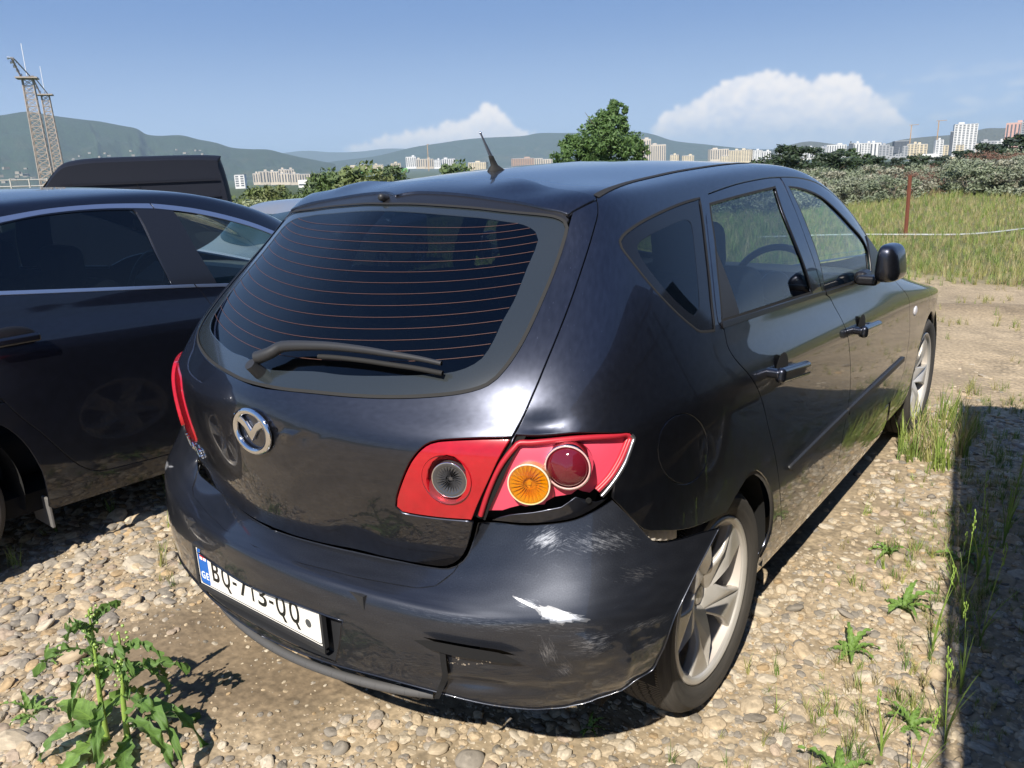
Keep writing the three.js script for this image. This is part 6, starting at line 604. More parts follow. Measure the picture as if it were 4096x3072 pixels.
function simpleCar(name, label, pos, turn, paint, glass) {
  const car = thing(name, label, 'car', pos, turn);
  part('body_shell', both(panel(body, [[0, 0.6], [5.9, 0.6], [6.15, 1.6], [6.5, 2.5], [7.0, 3.0], [7.5, 2.9], [8.0, 2.2], [8.15, 1.0], [8.2, 0.4], [12.7, 0.4], ...frontArch, [14.75, 0.5], [19, 0.5], [19, 16], [0, 16]], { cu: 0.34, cv: 0.34 })), paint, car);
  part('windscreen', both(panel(body, [[12.85, 9.25], [19, 9.25], [19, 12.5], [12.85, 12.5]], { cu: 0.4, off: 0.004, thick: 0.004 })), glass, car);
  part('rear_window', both(panel(body, F.glass, { cu: 0.4, off: 0.004, thick: 0.004 })), glass, car);
  for (const s of [1, -1]) for (const gp of [F.glass_front_door, F.glass_rear_door, F.quarter_glass]) { const g = panel(body, gp, { off: 0.003, thick: 0.004, cu: 0.25 }); part('side_window', s > 0 ? g : mirrorX(g), glass, car); }
  for (const [x, z, f] of [[0.747, 0, 1], [0.747, -2.64, 1], [-0.747, 0, -1], [-0.747, -2.64, -1]]) makeWheel(car, 'wheel', [x, 0.312, z], { flip: f, n: 9, style: 'thin', a0: 10 });
  for (const z of [0, -2.64]) for (const s of [1, -1]) part('wheel_arch_liner', archLiner(0.37, 0.24, s * 0.73, s * 0.62, 0.33, z - 0.02), linerMat, car);
  for (const s of [1, -1]) {
    const lamp = [[14.9, 6.2], [15.7, 6.75], [16.6, 6.6], [17.2, 5.9], [16.8, 5.1], [15.9, 5.2]], g = panel(body, lamp, { off: 0.006, thick: 0.01 }); const hl = part('headlight', s > 0 ? g : mirrorX(g), phys([0.55, 0.57, 0.58], { roughness: 0.12, metalness: 0.6, clearcoat: 1 }), car);
    const m = new THREE.SphereGeometry(1, 20, 12); m.scale(0.085, 0.06, 0.06); m.translate(s * 0.95, 0.98, -1.42); part('door_mirror', m, paint, car);
  }
  part('front_grille', both(panel(body, [[17.2, 3.2], [19, 3.0], [19, 4.8], [17.6, 4.6]], { off: 0.004, thick: 0.006 })), trimMat, car);
  part('floor_pan', box(1.4, 0.08, 3.6, 0, 0.25, -1.35), voidMat, car);
  return car;
}
const greyPaint = phys([0.36, 0.37, 0.38], { metalness: 0.6, roughness: 0.4, clearcoat: 1, clearcoatRoughness: 0.06 }), darkPane = phys([0.02, 0.035, 0.035], { roughness: 0.03, clearcoat: 1 });
const gHead = 197.5 * D2R, gFwd = V(-Math.sin(gHead), 0, -Math.cos(gHead));
simpleCar('coupe_car', 'silver grey coupe with pale front bumper parked beyond the black saloon', [-8.46 - gFwd.x * 1.25, -0.44, -5.62 - gFwd.z * 1.25], gHead, greyPaint, darkPane);
simpleCar('blue_car', 'pale blue car with teal windscreen parked behind the silver grey coupe', [-9.9 - gFwd.x * 1.25, -0.47, -8.0 - gFwd.z * 1.25], gHead, phys([0.24, 0.30, 0.38], { metalness: 0.4, roughness: 0.35, clearcoat: 1 }), phys([0.02, 0.13, 0.15], { roughness: 0.03, clearcoat: 1 }));
function van(name, label, pos, turn, o) {
  const { len = 5.2, h = 2.45, half = 0.97, paint, snub } = o, v = thing(name, label, 'van', pos, turn);
  // side profile (z along the length, front negative)
  const k = len / 5.2, hh = h / 2.45, prof = [[2.6, 0.35], [2.62, 0.9], [2.58, 1.7], [2.47, 2.3], [2.3, 2.43], [0.6, 2.45], [-0.5, 2.42], [-0.95, 2.25], [-1.45, 1.62], [-1.75, 1.28], [-2.35, 1.08], [-2.58, 0.8], [-2.6, 0.35]].map(([z, y]) => [(snub && z < -0.5 ? -0.5 + (z + 0.5) * 0.66 : z) * k, 0.35 + (y - 0.35) * (h - 0.35) / 2.1]);
  const curve = new THREE.SplineCurve(prof.map(([z, y]) => new THREE.Vector2(z, y))), N = 72, M = 16, pos_ = [], idx = [];
  const pts = curve.getPoints(N);
  for (let i = 0; i <= N; i++) for (let j = 0; j <= M; j++) { const t = j / M * 2 - 1, z = pts[i].x, y = pts[i].y; const a = Math.sign(t) * Math.pow(Math.abs(t), 0.55), sag = 1 - 0.10 * sstep(1.2, h, y), drop = 0.10 * Math.pow(Math.abs(t), 6); pos_.push(a * half * sag, y - drop * sstep(1.3, h, y), z - Math.sign(z) * 0.10 * Math.pow(Math.abs(t), 5) * (Math.abs(z) > 1.3 * k ? 1 : 0)); }
  for (let i = 0; i < N; i++) for (let j = 0; j < M; j++) { const a = i * (M + 1) + j, b = a + M + 1; idx.push(a, b, a + 1, b, b + 1, a + 1); }
  const skin = new THREE.BufferGeometry(); skin.setAttribute('position', new THREE.Float32BufferAttribute(pos_, 3)); skin.setIndex(idx); skin.computeVertexNormals(); paint.side = THREE.DoubleSide;
  part('roof_and_ends', skin, paint, v);
  for (const s of [1, -1]) { // flat side with the same outline
    const rows = 14, P = [], I = []; for (let i = 0; i <= N; i++) for (let j = 0; j <= rows; j++) { const y = lerp(0.35, pts[i].y - 0.10 * sstep(1.3, h, pts[i].y), j / rows); P.push(s * half * (1 - 0.10 * sstep(1.2, h, y)) * 1.0, y, pts[i].x - Math.sign(pts[i].x) * 0.10 * (Math.abs(pts[i].x) > 1.3 * k ? 1 : 0)); }
    for (let i = 0; i < N; i++) for (let j = 0; j < rows; j++) { const a = i * (rows + 1) + j, b = a + rows + 1; I.push(a, a + 1, b, b, a + 1, b + 1); }
    const g = new THREE.BufferGeometry(); g.setAttribute('position', new THREE.Float32BufferAttribute(P, 3)); g.setIndex(I); g.computeVertexNormals(); const sp = part('side_panel', g, paint, v);
    part('body_rib', merge([box(0.02, 0.035, len * 0.62, s * half * 0.985, h * 0.80, len * 0.14), box(0.02, 0.03, len * 0.62, s * half * 0.995, h * 0.66, len * 0.14)]), paint, sp);
    part('side_window', box(0.012, h * 0.22, len * 0.15, s * half * 0.985, h * 0.64, -len * (snub ? 0.17 : 0.235), 0.005), darkPane, sp);
    part('door_joint', merge([box(0.008, h * 0.62, 0.012, s * half * 1.003, h * 0.5, -len * 0.13), box(0.008, h * 0.62, 0.012, s * half * 1.003, h * 0.5, len * 0.12)]), voidMat, sp);
  }
  const ws = new THREE.PlaneGeometry(half * 1.6, h * 0.34); ws.rotateY(Math.PI); ws.rotateX(0.72); ws.translate(0, h * 0.77, -len * (snub ? 0.20 : 0.25)); part('windscreen', ws, darkPane, v);
  for (const [z, x, f] of [[-len * (snub ? 0.2 : 0.31), 1, 1], [len * 0.28, 1, 1], [-len * (snub ? 0.2 : 0.31), -1, -1], [len * 0.28, -1, -1]]) makeWheel(v, 'wheel', [x * (half - 0.12), 0.33, z], { flip: f, n: 9, style: 'thin', a0: 4 });
  part('bumper', merge([box(half * 1.95, 0.28, 0.12, 0, 0.48, -len * (snub ? 0.37 : 0.5), 0.04), box(half * 1.9, 0.24, 0.12, 0, 0.48, len * 0.5, 0.04)]), plasticMat, v);
  part('floor_pan', box(half * 1.9, 0.1, len * (snub ? 0.8 : 0.96), 0, 0.35, snub ? len * 0.07 : 0), voidMat, v);
  return v;
}
van('panel_van', 'tall black panel van with a raked nose standing behind the black saloon', [-15.4, -0.66, -6.4], 150 * D2R, { len: 4.7, h: 2.5, paint: phys([0.010, 0.012, 0.02], { roughness: 0.5, specularIntensity: 0.4 }) });
van('delivery_van', 'dark van standing on the other side of the gravel lane, shading the grass strip', [2.66, 0, -0.50], 8.4 * D2R, { len: 5.0, h: 2.6, half: 0.97, snub: true, paint: phys([0.012, 0.012, 0.014], { metalness: 0.2, roughness: 0.3, clearcoat: 1 }) });
// ------------------------------------------------------------------ ground, stones, grass, weeds
const hillDrop = (x, z) => {
  const l = -x; const a = 0.13 * clamp(l - 3.4, 0, 3) + 0.03 * clamp(l - 6.4, 0, 13) + 0.075 * clamp(l - 19.4, 0, 45) + 0.012 * Math.max(0, l - 64);
  const f = 0.028 * clamp(-z - 36, 0, 60) + 0.012 * Math.max(0, -z - 96);
  return -Math.min(48, a + f);
};
const rutH = (x, z) => { const d = Math.abs(z + 6.35 + 0.25 * Math.sin(x * 1.1)); return x > -0.4 ? 0.05 * Math.exp(-((d / 0.3) ** 2)) : 0; };
const groundH = (x, z) => { const r = Math.hypot(x, z); const near = r < 14 ? (fbm(x * 0.8, z * 0.8, 3) * 0.05 + (r < 6 ? fbm(x * 6, z * 6, 3, 4) * 0.012 : 0)) * sstep(14, 6, r) : 0; return hillDrop(x, z) + near + rutH(x, z) - 0.012; };
const mudMask = (x, z) => clamp(sstep(0.56, 0.30, Math.hypot((x + 0.48) * 0.9, (z - 0.62) * 1.05) + fbm(x * 3, z * 3, 3) * 0.22) + 0.8 * sstep(0.35, 0.12, Math.hypot(x + 0.02, (z - 0.42) * 1.5) + fbm(x * 4 + 3, z * 4, 3) * 0.15));
const trackMask = (x, z) => sstep(-3.3, -4.3, z + fbm(x, z, 3) * 0.8) * sstep(-8.8, -7.6, z + fbm(x * 1.3 + 4, z * 1.3, 3) * 1.2) * sstep(-1.5, 0.2, x);
const fieldMask = (x, z) => Math.max(sstep(-7.2, -9.0, z + fbm(x * 0.8, z * 0.8, 4) * 2.2), sstep(16, 26, Math.hypot(x, z)));
const soil = noiseTex(512, (u, v) => { const a = tileFbm(u, v, 6, 5), b = tileFbm(u, v, 48, 3); const k = 214 + a * 70 + b * 120; return [k, k * 0.985, k * 0.96]; }, true);
const soilBump = noiseTex(512, (u, v) => { const k = 128 + tileFbm(u, v, 24, 4) * 190; return [k, k, k]; }, false);
const groundMat = std([1, 1, 1], { map: soil, bumpMap: soilBump, bumpScale: 0.012, roughness: 0.95, vertexColors: true });
const ground = (() => {
  const rs = [0]; let r = 0; while (r < 16000) { r += r < 5 ? 0.05 : Math.max(0.05, r * 0.035); rs.push(r); }
  const N = 256, P = [], Cc = [], U = [], I = [];
  const cx = 0.2, cz = -0.3;
  for (const q of rs) for (let i = 0; i <= N; i++) {
    const a = i / N * Math.PI * 2, x = cx + q * Math.cos(a), z = cz + q * Math.sin(a); P.push(x, groundH(x, z), z); U.push(x * 0.9, z * 0.9);
    const g = [0.46, 0.375, 0.26], mud = [0.30, 0.232, 0.155], sand = [0.50, 0.405, 0.275], grass = [0.135, 0.155, 0.045], far = [0.07, 0.105, 0.035];
    const m = mudMask(x, z), t = trackMask(x, z), fm = fieldMask(x, z), n = 1 + fbm(x * 1.7, z * 1.7, 4) * 0.5;
    const c = [0, 1, 2].map((k) => { let v = lerp(g[k], mud[k], m); v = lerp(v, sand[k], t); const rd = rutH(x, z) * 12; v = lerp(v, [0.17, 0.125, 0.075][k], clamp(rd)); v = lerp(v, lerp(grass[k], [0.26, 0.235, 0.11][k], clamp(0.35 + fbm(x * 0.5, z * 0.5, 4) * 1.6)), fm); v = lerp(v, far[k], sstep(45, 140, q)); return v * n; }); Cc.push(...c);
  }
  for (let j = 0; j < rs.length - 1; j++) for (let i = 0; i < N; i++) { const a = j * (N + 1) + i, b = a + N + 1; I.push(a, a + 1, b, b, a + 1, b + 1); }
  const g = new THREE.BufferGeometry(); g.setAttribute('position', new THREE.Float32BufferAttribute(P, 3)); g.setAttribute('color', new THREE.Float32BufferAttribute(Cc, 3)); g.setAttribute('uv', new THREE.Float32BufferAttribute(U, 2)); g.setIndex(I); g.computeVertexNormals();
  const m = new THREE.Mesh(g, groundMat); m.name = 'ground'; m.receiveShadow = true; m.userData = { kind: 'structure', label: 'gravel and dry mud yard running out to a grassy field', category: 'ground' }; scene.add(m); return m;
})();
// stones
const stoneGeos = []; for (let k = 0; k < 7; k++) {
  const g = new THREE.IcosahedronGeometry(1, 2), p = g.attributes.position, o = k * 9.7; const ax = [rr(0.85, 1.3), rr(0.45, 0.7), rr(0.75, 1.05)];
  for (let i = 0; i < p.count; i++) { const v = V(p.getX(i), p.getY(i), p.getZ(i)), d = 1 + 0.34 * nz(v.x * 0.9 + o, v.y * 0.9, v.z * 0.9) + 0.14 * nz(v.x * 2.3, v.y * 2.3 + o, v.z * 2.3); p.setXYZ(i, v.x * ax[0] * d, v.y * ax[1] * d, v.z * ax[2] * d); }
  g.computeVertexNormals(); stoneGeos.push(k < 4 ? (() => { const n = g.attributes.normal; // rounded pebbles get smooth normals
    const map = new Map(); for (let i = 0; i < p.count; i++) { const key = [p.getX(i), p.getY(i), p.getZ(i)].map((q) => q.toFixed(4)).join(); if (!map.has(key)) map.set(key, V(0, 0, 0)); map.get(key).add(V(n.getX(i), n.getY(i), n.getZ(i))); } for (let i = 0; i < p.count; i++) { const q = map.get([p.getX(i), p.getY(i), p.getZ(i)].map((w) => w.toFixed(4)).join()).clone().normalize(); n.setXYZ(i, q.x, q.y, q.z); } return g; })() : g);
}
const stoneCols = [[0.60, 0.52, 0.40], [0.52, 0.43, 0.31], [0.66, 0.60, 0.50], [0.33, 0.31, 0.29], [0.24, 0.235, 0.235], [0.46, 0.36, 0.29], [0.50, 0.34, 0.17], [0.42, 0.39, 0.35], [0.58, 0.46, 0.31], [0.18, 0.18, 0.18]].map((c) => c.map((v, i) => lerp(v, [0.50, 0.42, 0.31][i], 0.34)));
const stoneTex = noiseTex(256, (u, v) => { const k = 222 + tileFbm(u, v, 6, 4) * 90; return [k, k * 0.99, k * 0.97]; }, true);
const stoneMats = stoneCols.map((c) => std(c, { roughness: 0.88, map: stoneTex, bumpMap: stoneTex, bumpScale: 0.0008 }));
{
  const list = [], cam = camera.position, area = [];
  const add = (n, x0, x1, z0, z1, sz) => { for (let i = 0; i < n; i++) { const x = rr(x0, x1), z = rr(z0, z1); let s = sz(); const m = mudMask(x, z), t = trackMask(x, z), f = fieldMask(x, z); if (rnd() < m * 0.86 || rnd() < t * 0.9 || rnd() < f * 0.97) continue; if (m > 0.4) s *= 0.55; list.push([x, z, s]); } };
  const lg = (a, b, p = 2.2) => () => a + (b - a) * Math.pow(rnd(), p);
  add(11000, -1.0, 1.7, -0.7, 1.5, lg(0.005, 0.020, 2.0));
  add(5600, -2.6, -0.6, -0.9, 1.6, lg(0.007, 0.030, 2.0));
  add(2600, 0.8, 1.7, -3.2, -0.5, lg(0.006, 0.022, 2.0));
  add(3400, -3.4, 2.2, -4.5, 1.6, lg(0.010, 0.030, 2.0));
  add(170, -2.0, 1.7, -1.6, 1.4, lg(0.026, 0.044, 1.4));
  add(26000, -1.9, 1.7, -1.0, 1.4, lg(0.002, 0.006, 1.2));
  // a few flat rocks by the bumper corner
  for (const [x, z, s] of [[-1.08, 0.36, 0.085], [-1.20, 0.20, 0.07], [-0.96, 0.28, 0.06], [-1.32, 0.55, 0.06], [-0.92, 0.98, 0.05]]) list.push([x, z, s]);
  list.forEach((q) => { const d = Math.hypot(q[0] - cam.x, q[1] - cam.z, 1.4); q[3] = q[2] / d; });
  const inView = (x, z) => { const p = V(x, 0, z).project(camera); return Math.abs(p.x) < 1.03 && p.y > -1.06 && p.z < 1; };
  const order = list.map((q, i) => i).filter((i) => inView(list[i][0], list[i][1])).sort((a, b) => list[b][3] - list[a][3]); const big = new Set(order.slice(0, 300));
  const M = new THREE.Matrix4(), Q = new THREE.Quaternion(), E = new THREE.Euler(), bins = stoneGeos.map(() => []);
  list.forEach(([x, z, s], i) => {
    const k = Math.floor(rnd() * 7), w = rnd(); const warm = sstep(-1.2, 0.6, x); let ci = Math.floor(rnd() * 10); if (rnd() < 0.45 * warm) ci = [0, 1, 2, 8][Math.floor(rnd() * 4)];
    E.set(rr(-0.35, 0.35), rr(0, 6.28), rr(-0.35, 0.35)); Q.setFromEuler(E); const y = groundH(x, z) + s * rr(-0.22, 0.16);
    if (big.has(i)) { const m = part('stone', stoneGeos[k], stoneMats[ci], ground); m.position.set(x, y, z); m.quaternion.copy(Q); m.scale.set(s, s * rr(0.75, 1.05), s); return; }
    M.compose(V(x, y, z), Q, V(s * rr(0.85, 1.2), s * rr(0.7, 1.05), s)); bins[k].push([M.clone(), stoneCols[ci], rr(0.82, 1.12)]);
  });
  const gm = std([1, 1, 1], { roughness: 0.9, map: stoneTex });
  bins.forEach((b, k) => { const im = new THREE.InstancedMesh(stoneGeos[k], gm, b.length); b.forEach(([m, c, f], i) => { im.setMatrixAt(i, m); im.setColorAt(i, new THREE.Color().setRGB(c[0] * f, c[1] * f, c[2] * f)); }); im.name = 'gravel'; im.castShadow = im.receiveShadow = true; im.userData.kind = 'stuff'; ground.add(im); });
}
// grass
const leafMat = (c, t = 0.35) => phys(c, { roughness: 0.6, transmission: t, thickness: 0, side: THREE.DoubleSide });
function blade(h, w, bend, yaw, x0 = 0, z0 = 0, seg = 4) { const P = [], I = []; for (let i = 0; i <= seg; i++) { const t = i / seg, ww = w * (1 - t ** 1.6) + 0.0003, y = h * t * (1 - 0.25 * bend * t), f = h * bend * t * t; const c = Math.cos(yaw), s = Math.sin(yaw); for (const q of [-1, 1]) P.push(x0 + c * f - s * q * ww, y, z0 + s * f + c * q * ww); } for (let i = 0; i < seg; i++) { const a = i * 2; I.push(a, a + 1, a + 2, a + 1, a + 3, a + 2); } const g = new THREE.BufferGeometry(); g.setAttribute('position', new THREE.Float32BufferAttribute(P, 3)); g.setIndex(I); g.computeVertexNormals(); return g; }
const tufts = []; for (let k = 0; k < 5; k++) { const l = []; const n = 9 + k; for (let i = 0; i < n; i++) l.push(blade(rr(0.45, 1.0), rr(0.010, 0.020), rr(0.1, 0.75), rr(0, 6.28), rr(-0.12, 0.12), rr(-0.12, 0.12))); tufts.push(merge(l)); }
function scatter(name, label, geo, mat, n, place, cols, parent) {
  const im = new THREE.InstancedMesh(geo, mat, n); const M = new THREE.Matrix4(), Q = new THREE.Quaternion(), E = new THREE.Euler(); let c = 0, tries = 0;
  while (c < n && tries++ < n * 30) { const q = place(); if (!q) continue; const [x, z, s, sy = 1] = q; E.set(rr(-0.2, 0.2), rr(0, 6.28), rr(-0.2, 0.2)); Q.setFromEuler(E); M.compose(V(x, groundH(x, z) - 0.004, z), Q, V(s, s * sy, s)); im.setMatrixAt(c, M); const k = cols[Math.floor(rnd() * cols.length)], f = rr(0.8, 1.2); im.setColorAt(c, new THREE.Color().setRGB(k[0] * f, k[1] * f, k[2] * f)); c++; }
  im.count = c; im.name = numbered(name); im.castShadow = im.receiveShadow = true; im.userData = { kind: 'stuff', label, category: 'grass' }; scene.add(im); return im;
}
const greens = [[0.20, 0.30, 0.055], [0.26, 0.34, 0.07], [0.15, 0.24, 0.05], [0.36, 0.36, 0.12], [0.42, 0.36, 0.19]], dry = [[0.42, 0.36, 0.19], [0.30, 0.32, 0.10], [0.22, 0.28, 0.07], [0.36, 0.34, 0.13]];
const gm1 = leafMat([1, 1, 1], 0.35);
for (let k = 0; k < 3; k++) scatter('grass_strip', 'thin green grass growing through the gravel beside the hatchback', tufts[k], gm1, 330, () => { const z = rr(-3.6, 0.55), x = rr(0.92, 1.62) + rr(-0.1, 0.1); const c = 1.30 - 0.02 * z; if (rnd() > 0.22 + 0.78 * Math.exp(-(((x - c) / 0.2) ** 2)) || fbm(x * 2.5, z * 2.5, 3) < -0.10) return null; return [x, z, rr(0.035, 0.10) * (x > 1.42 ? 0.6 : 1), rr(0.7, 1.3)]; }, greens);
scatter('wheel_grass', 'tall grass clump against the front wheel of the hatchback', tufts[3], gm1, 60, () => { const z = rr(-3.0, -2.15), x = rr(0.84, 1.12); return [x, z, rr(0.10, 0.24), rr(1, 1.4)]; }, greens);
for (let k = 0; k < 2; k++) scatter('yard_grass', 'sparse grass tufts among the stones behind the hatchback', tufts[k + 2], gm1, 60, () => { const x = rr(-2.0, -0.55), z = rr(-0.2, 1.5); if (fbm(x * 1.6 + 7, z * 1.6, 3) < 0.02 || mudMask(x, z) > 0.5) return null; return [x, z, rr(0.05, 0.14), rr(0.9, 1.5)]; }, greens);
for (let k = 0; k < 5; k++) scatter('field_grass', 'green and straw coloured meadow grass beyond the track', tufts[k], gm1, 5200, () => { const z = -8 - 34 * Math.pow(rnd(), 1.5), w = 4 + (-z - 8) * 0.55; const x = rr(-3.2 - w, 3.5); if (rnd() > fieldMask(x, z) + 0.03) return null; const s = rr(0.10, 0.20) * (1 + (-z - 8) * 0.02); return [x, z, s, rr(0.7, 1.3)]; }, k % 2 ? greens : dry);
for (let k = 0; k < 2; k++) scatter('track_grass', 'scattered dry grass along the sandy track', tufts[k], gm1, 260, () => { const x = rr(-0.6, 2.6), z = rr(-8.2, -3.2); if (fbm(x * 1.8, z * 1.8 + 5, 3) < 0.05) return null; return [x, z, rr(0.05, 0.13), 1]; }, dry);
for (let k = 0; k < 2; k++) scatter('verge_grass', 'low grass at the edge of the yard behind the parked cars', tufts[k + 3], gm1, 2600, () => { const r = rr(9, 45), a = rr(-85, -20) * D2R; const x = 1.6 + r * Math.sin(a), z = 1.8 - r * Math.cos(a); return [x, z, rr(0.15, 0.35), 1]; }, greens);
// broad-leaved dock weed in the foreground
function dockLeaf(len, w, curl, wavy, sd) {
  const P = [], I = [], U = [], n = 26, m = 6; for (let i = 0; i <= n; i++) { const t = i / n; const half = w * Math.pow(Math.sin(Math.PI * Math.pow(t, 0.8)), 0.8) * (1 - 0.25 * t) + 0.0012; const a = curl * t * t; const y = len * (t - 0.0) * Math.cos(a * 0.9) , f = len * t * Math.sin(a * 0.9 + 0.0); for (let j = 0; j <= m; j++) { const s = j / m * 2 - 1, e = Math.abs(s); const saw = 1 + wavy * 0.35 * e * Math.sin(i * 2.4 + sd + (s > 0 ? 1 : 0)); P.push(s * half * saw, y + e * half * 0.35 + wavy * 0.012 * e * Math.sin(i * 1.15 + sd * 3 + s * 2), f - e * e * half * 0.25 + wavy * 0.010 * e * Math.cos(i * 1.3 + sd)); U.push(j / m, t); } }
  for (let i = 0; i < n; i++) for (let j = 0; j < m; j++) { const a = i * (m + 1) + j, b = a + m + 1; I.push(a, a + 1, b, a + 1, b + 1, b); }
  const g = new THREE.BufferGeometry(); g.setAttribute('position', new THREE.Float32BufferAttribute(P, 3)); g.setAttribute('uv', new THREE.Float32BufferAttribute(U, 2)); g.setIndex(I); g.computeVertexNormals(); return g;
}
const leafTex = canvasTex(256, 512, (x, w, h) => { x.fillStyle = '#d6e2c2'; x.fillRect(0, 0, w, h); const im = x.getImageData(0, 0, w, h), d = im.data; for (let j = 0; j < h; j++) for (let i = 0; i < w; i++) { const o = (j * w + i) * 4, n = fbm(i / 40, j / 40, 4) * 60; d[o] += n; d[o + 1] += n; d[o + 2] += n; } x.putImageData(im, 0, 0); x.strokeStyle = '#f6ffd8'; x.lineWidth = 9; x.beginPath(); x.moveTo(w / 2, 0); x.lineTo(w / 2, h); x.stroke(); x.lineWidth = 2.5; for (let i = 0; i < 18; i++) { const y = i * h / 18; x.beginPath(); x.moveTo(w / 2, y); x.lineTo(0, y - 40); x.moveTo(w / 2, y); x.lineTo(w, y - 40); x.stroke(); } });
const dockMat = phys([0.13, 0.235, 0.05], { map: leafTex, roughness: 0.68, transmission: 0.3, thickness: 0, side: THREE.DoubleSide }), dockYoung = phys([0.21, 0.34, 0.075], { map: leafTex, roughness: 0.68, transmission: 0.35, thickness: 0, side: THREE.DoubleSide }), stemMat = std([0.24, 0.36, 0.07], { roughness: 0.5 });
function dock(label, x, z, S, stems, leaves, sd) {
  const t = thing('dock_weed', label, 'weed', [x, groundH(x, z) - 0.005, z]); t.scale.setScalar(S);
  let s0 = sd; const r = () => { s0 = (s0 * 16807 + 11) % 2147483647; return s0 / 2147483647; };
  const curves = stems.map(([dx, dz, h, lx, lz]) => new THREE.CatmullRomCurve3([V(dx, 0, dz), V(dx + lx * 0.3, h * 0.4, dz + lz * 0.3), V(dx + lx * 0.8, h * 0.75, dz + lz * 0.8), V(dx + lx, h, dz + lz)]));
  curves.forEach((c, k) => { const g = new THREE.TubeGeometry(c, 30, 0.0068, 8), p = g.attributes.position; for (let i = 0; i <= 30; i++) { const q = c.getPointAt(i / 30), f = lerp(1.25, 0.35, i / 30); for (let j = 0; j <= 8; j++) { const o = i * 9 + j; p.setXYZ(o, q.x + (p.getX(o) - q.x) * f, q.y + (p.getY(o) - q.y) * f, q.z + (p.getZ(o) - q.z) * f); } } part('stem', g, stemMat, t);
    const bl = []; for (let i = 0; i < 46; i++) { const q = c.getPointAt(0.55 + 0.45 * r()), g2 = new THREE.IcosahedronGeometry(0.0028 + 0.002 * r(), 0); g2.translate(q.x + (r() - 0.5) * 0.035, q.y + (r() - 0.3) * 0.03, q.z + (r() - 0.5) * 0.035); bl.push(g2); } part('seed_head', merge(bl), stemMat, t); });
  for (const [k, at, az, el, len, w, curl, wav, young] of leaves) { const k2 = young, c = curves[k], q = c.getPointAt(at), g = dockLeaf(len * (k2 ? 1 : 1.15), w * (young ? 0.8 : 0.62), curl, wav, r() * 6), m = part('leaf', g, young ? dockYoung : dockMat, t); m.position.copy(q); m.rotation.order = 'YXZ'; m.rotation.set((90 - el) * D2R, az * D2R, 0); }
  return t;
}
const lv = []; { const add = (...a) => lv.push(a); // stem, height, azimuth (0 = towards +z), elevation, length, half width, curl, wave
  add(0, 0.10, 285, 24, 0.17, 0.040, 0.3, 0.25, 1); add(0, 0.14, 335, 15, 0.15, 0.032, 0.8, 0.6); add(1, 0.42, 92, 26, 0.23, 0.020, 1.0, 0.9); add(1, 0.30, 118, 20, 0.22, 0.026, 1.2, 1.0); add(1, 0.22, 95, 12, 0.20, 0.028, 0.9, 0.9); add(0, 0.30, 60, 10, 0.20, 0.020, 1.1, 1.0); add(0, 0.48, 140, 30, 0.15, 0.014, 1.1, 1.0); add(1, 0.52, 150, 45, 0.13, 0.012, 0.9, 1.0); add(0, 0.62, 250, 50, 0.11, 0.011, 0.9, 1.0); add(0, 0.36, 230, 40, 0.15, 0.016, 1.0, 1.0); add(0, 0.72, 100, 42, 0.12, 0.010, 1.2, 1.0); add(1, 0.70, 70, 40, 0.10, 0.010, 1.0, 1.0); add(1, 0.12, 150, 14, 0.18, 0.030, 0.8, 0.8); add(0, 0.2, 200, 20, 0.15, 0.024, 0.9, 0.8, 1); add(1, 0.62, 300, 50, 0.10, 0.010, 0.8, 1.0); add(0, 0.84, 20, 60, 0.07, 0.008, 0.8, 1); add(0, 0.86, 180, 60, 0.07, 0.008, 0.8, 1); add(1, 0.06, 60, 10, 0.19, 0.032, 0.7, 0.7); add(0, 0.05, 20, 14, 0.17, 0.034, 0.6, 0.7, 1); }
dock('tall dock weed with wavy dark leaves on the mud behind the hatchback', -0.455, 1.10, 1.12, [[0, 0, 0.36, 0.0, -0.02], [0.045, -0.03, 0.30, 0.02, -0.02]], lv.concat([[0, 0.55, 40, 35, 0.13, 0.014, 1.1, 1], [1, 0.45, 200, 35, 0.13, 0.014, 1.1, 1], [0, 0.66, 330, 45, 0.11, 0.012, 1, 1], [1, 0.8, 120, 55, 0.09, 0.01, 1, 1], [0, 0.78, 280, 50, 0.09, 0.01, 1, 1]]), 7);
dock('dock weed growing beside the taller one, casting its shadow on the stones', 0.06, 1.32, 1.0, [[0, 0, 0.34, 0.0, 0.02]], lv.filter((l) => l[0] === 0).concat([[0, 0.5, 100, 35, 0.2, 0.02, 1.2, 1], [0, 0.3, 20, 30, 0.2, 0.02, 1.1, 1]]), 19);
// small rosettes
function rosette(label, x, z, s, n, sd) { const t = thing('rosette_weed', label, 'weed', [x, groundH(x, z), z], sd, 'low leafy weeds in the gravel'); t.scale.setScalar(s); for (let i = 0; i < n; i++) { const m = part('leaf', dockLeaf(0.10 + 0.05 * ((i * 7) % 3) / 2, 0.014, 0.7, 0.5, i), dockYoung, t); m.rotation.order = 'YXZ'; m.rotation.set((62 - (i % 3) * 20) * D2R, i * 2.4, 0); } return t; }
for (const [x, z, s] of [[-1.10, 0.12, 0.8], [-1.02, 0.02, 0.7], [-1.25, 0.30, 0.6], [1.18, -0.78, 0.8], [1.10, -0.45, 0.7], [1.32, -0.2, 0.6], [1.22, 0.10, 0.8], [1.28, -1.25, 0.8], [1.05, -1.15, 0.6], [0.62, 0.30, 0.35], [-0.75, 1.18, 0.6], [-0.95, 1.05, 0.5]]) rosette('low leafy green weed growing in the gravel', x, z, s, 8, x * 5 + z * 3);
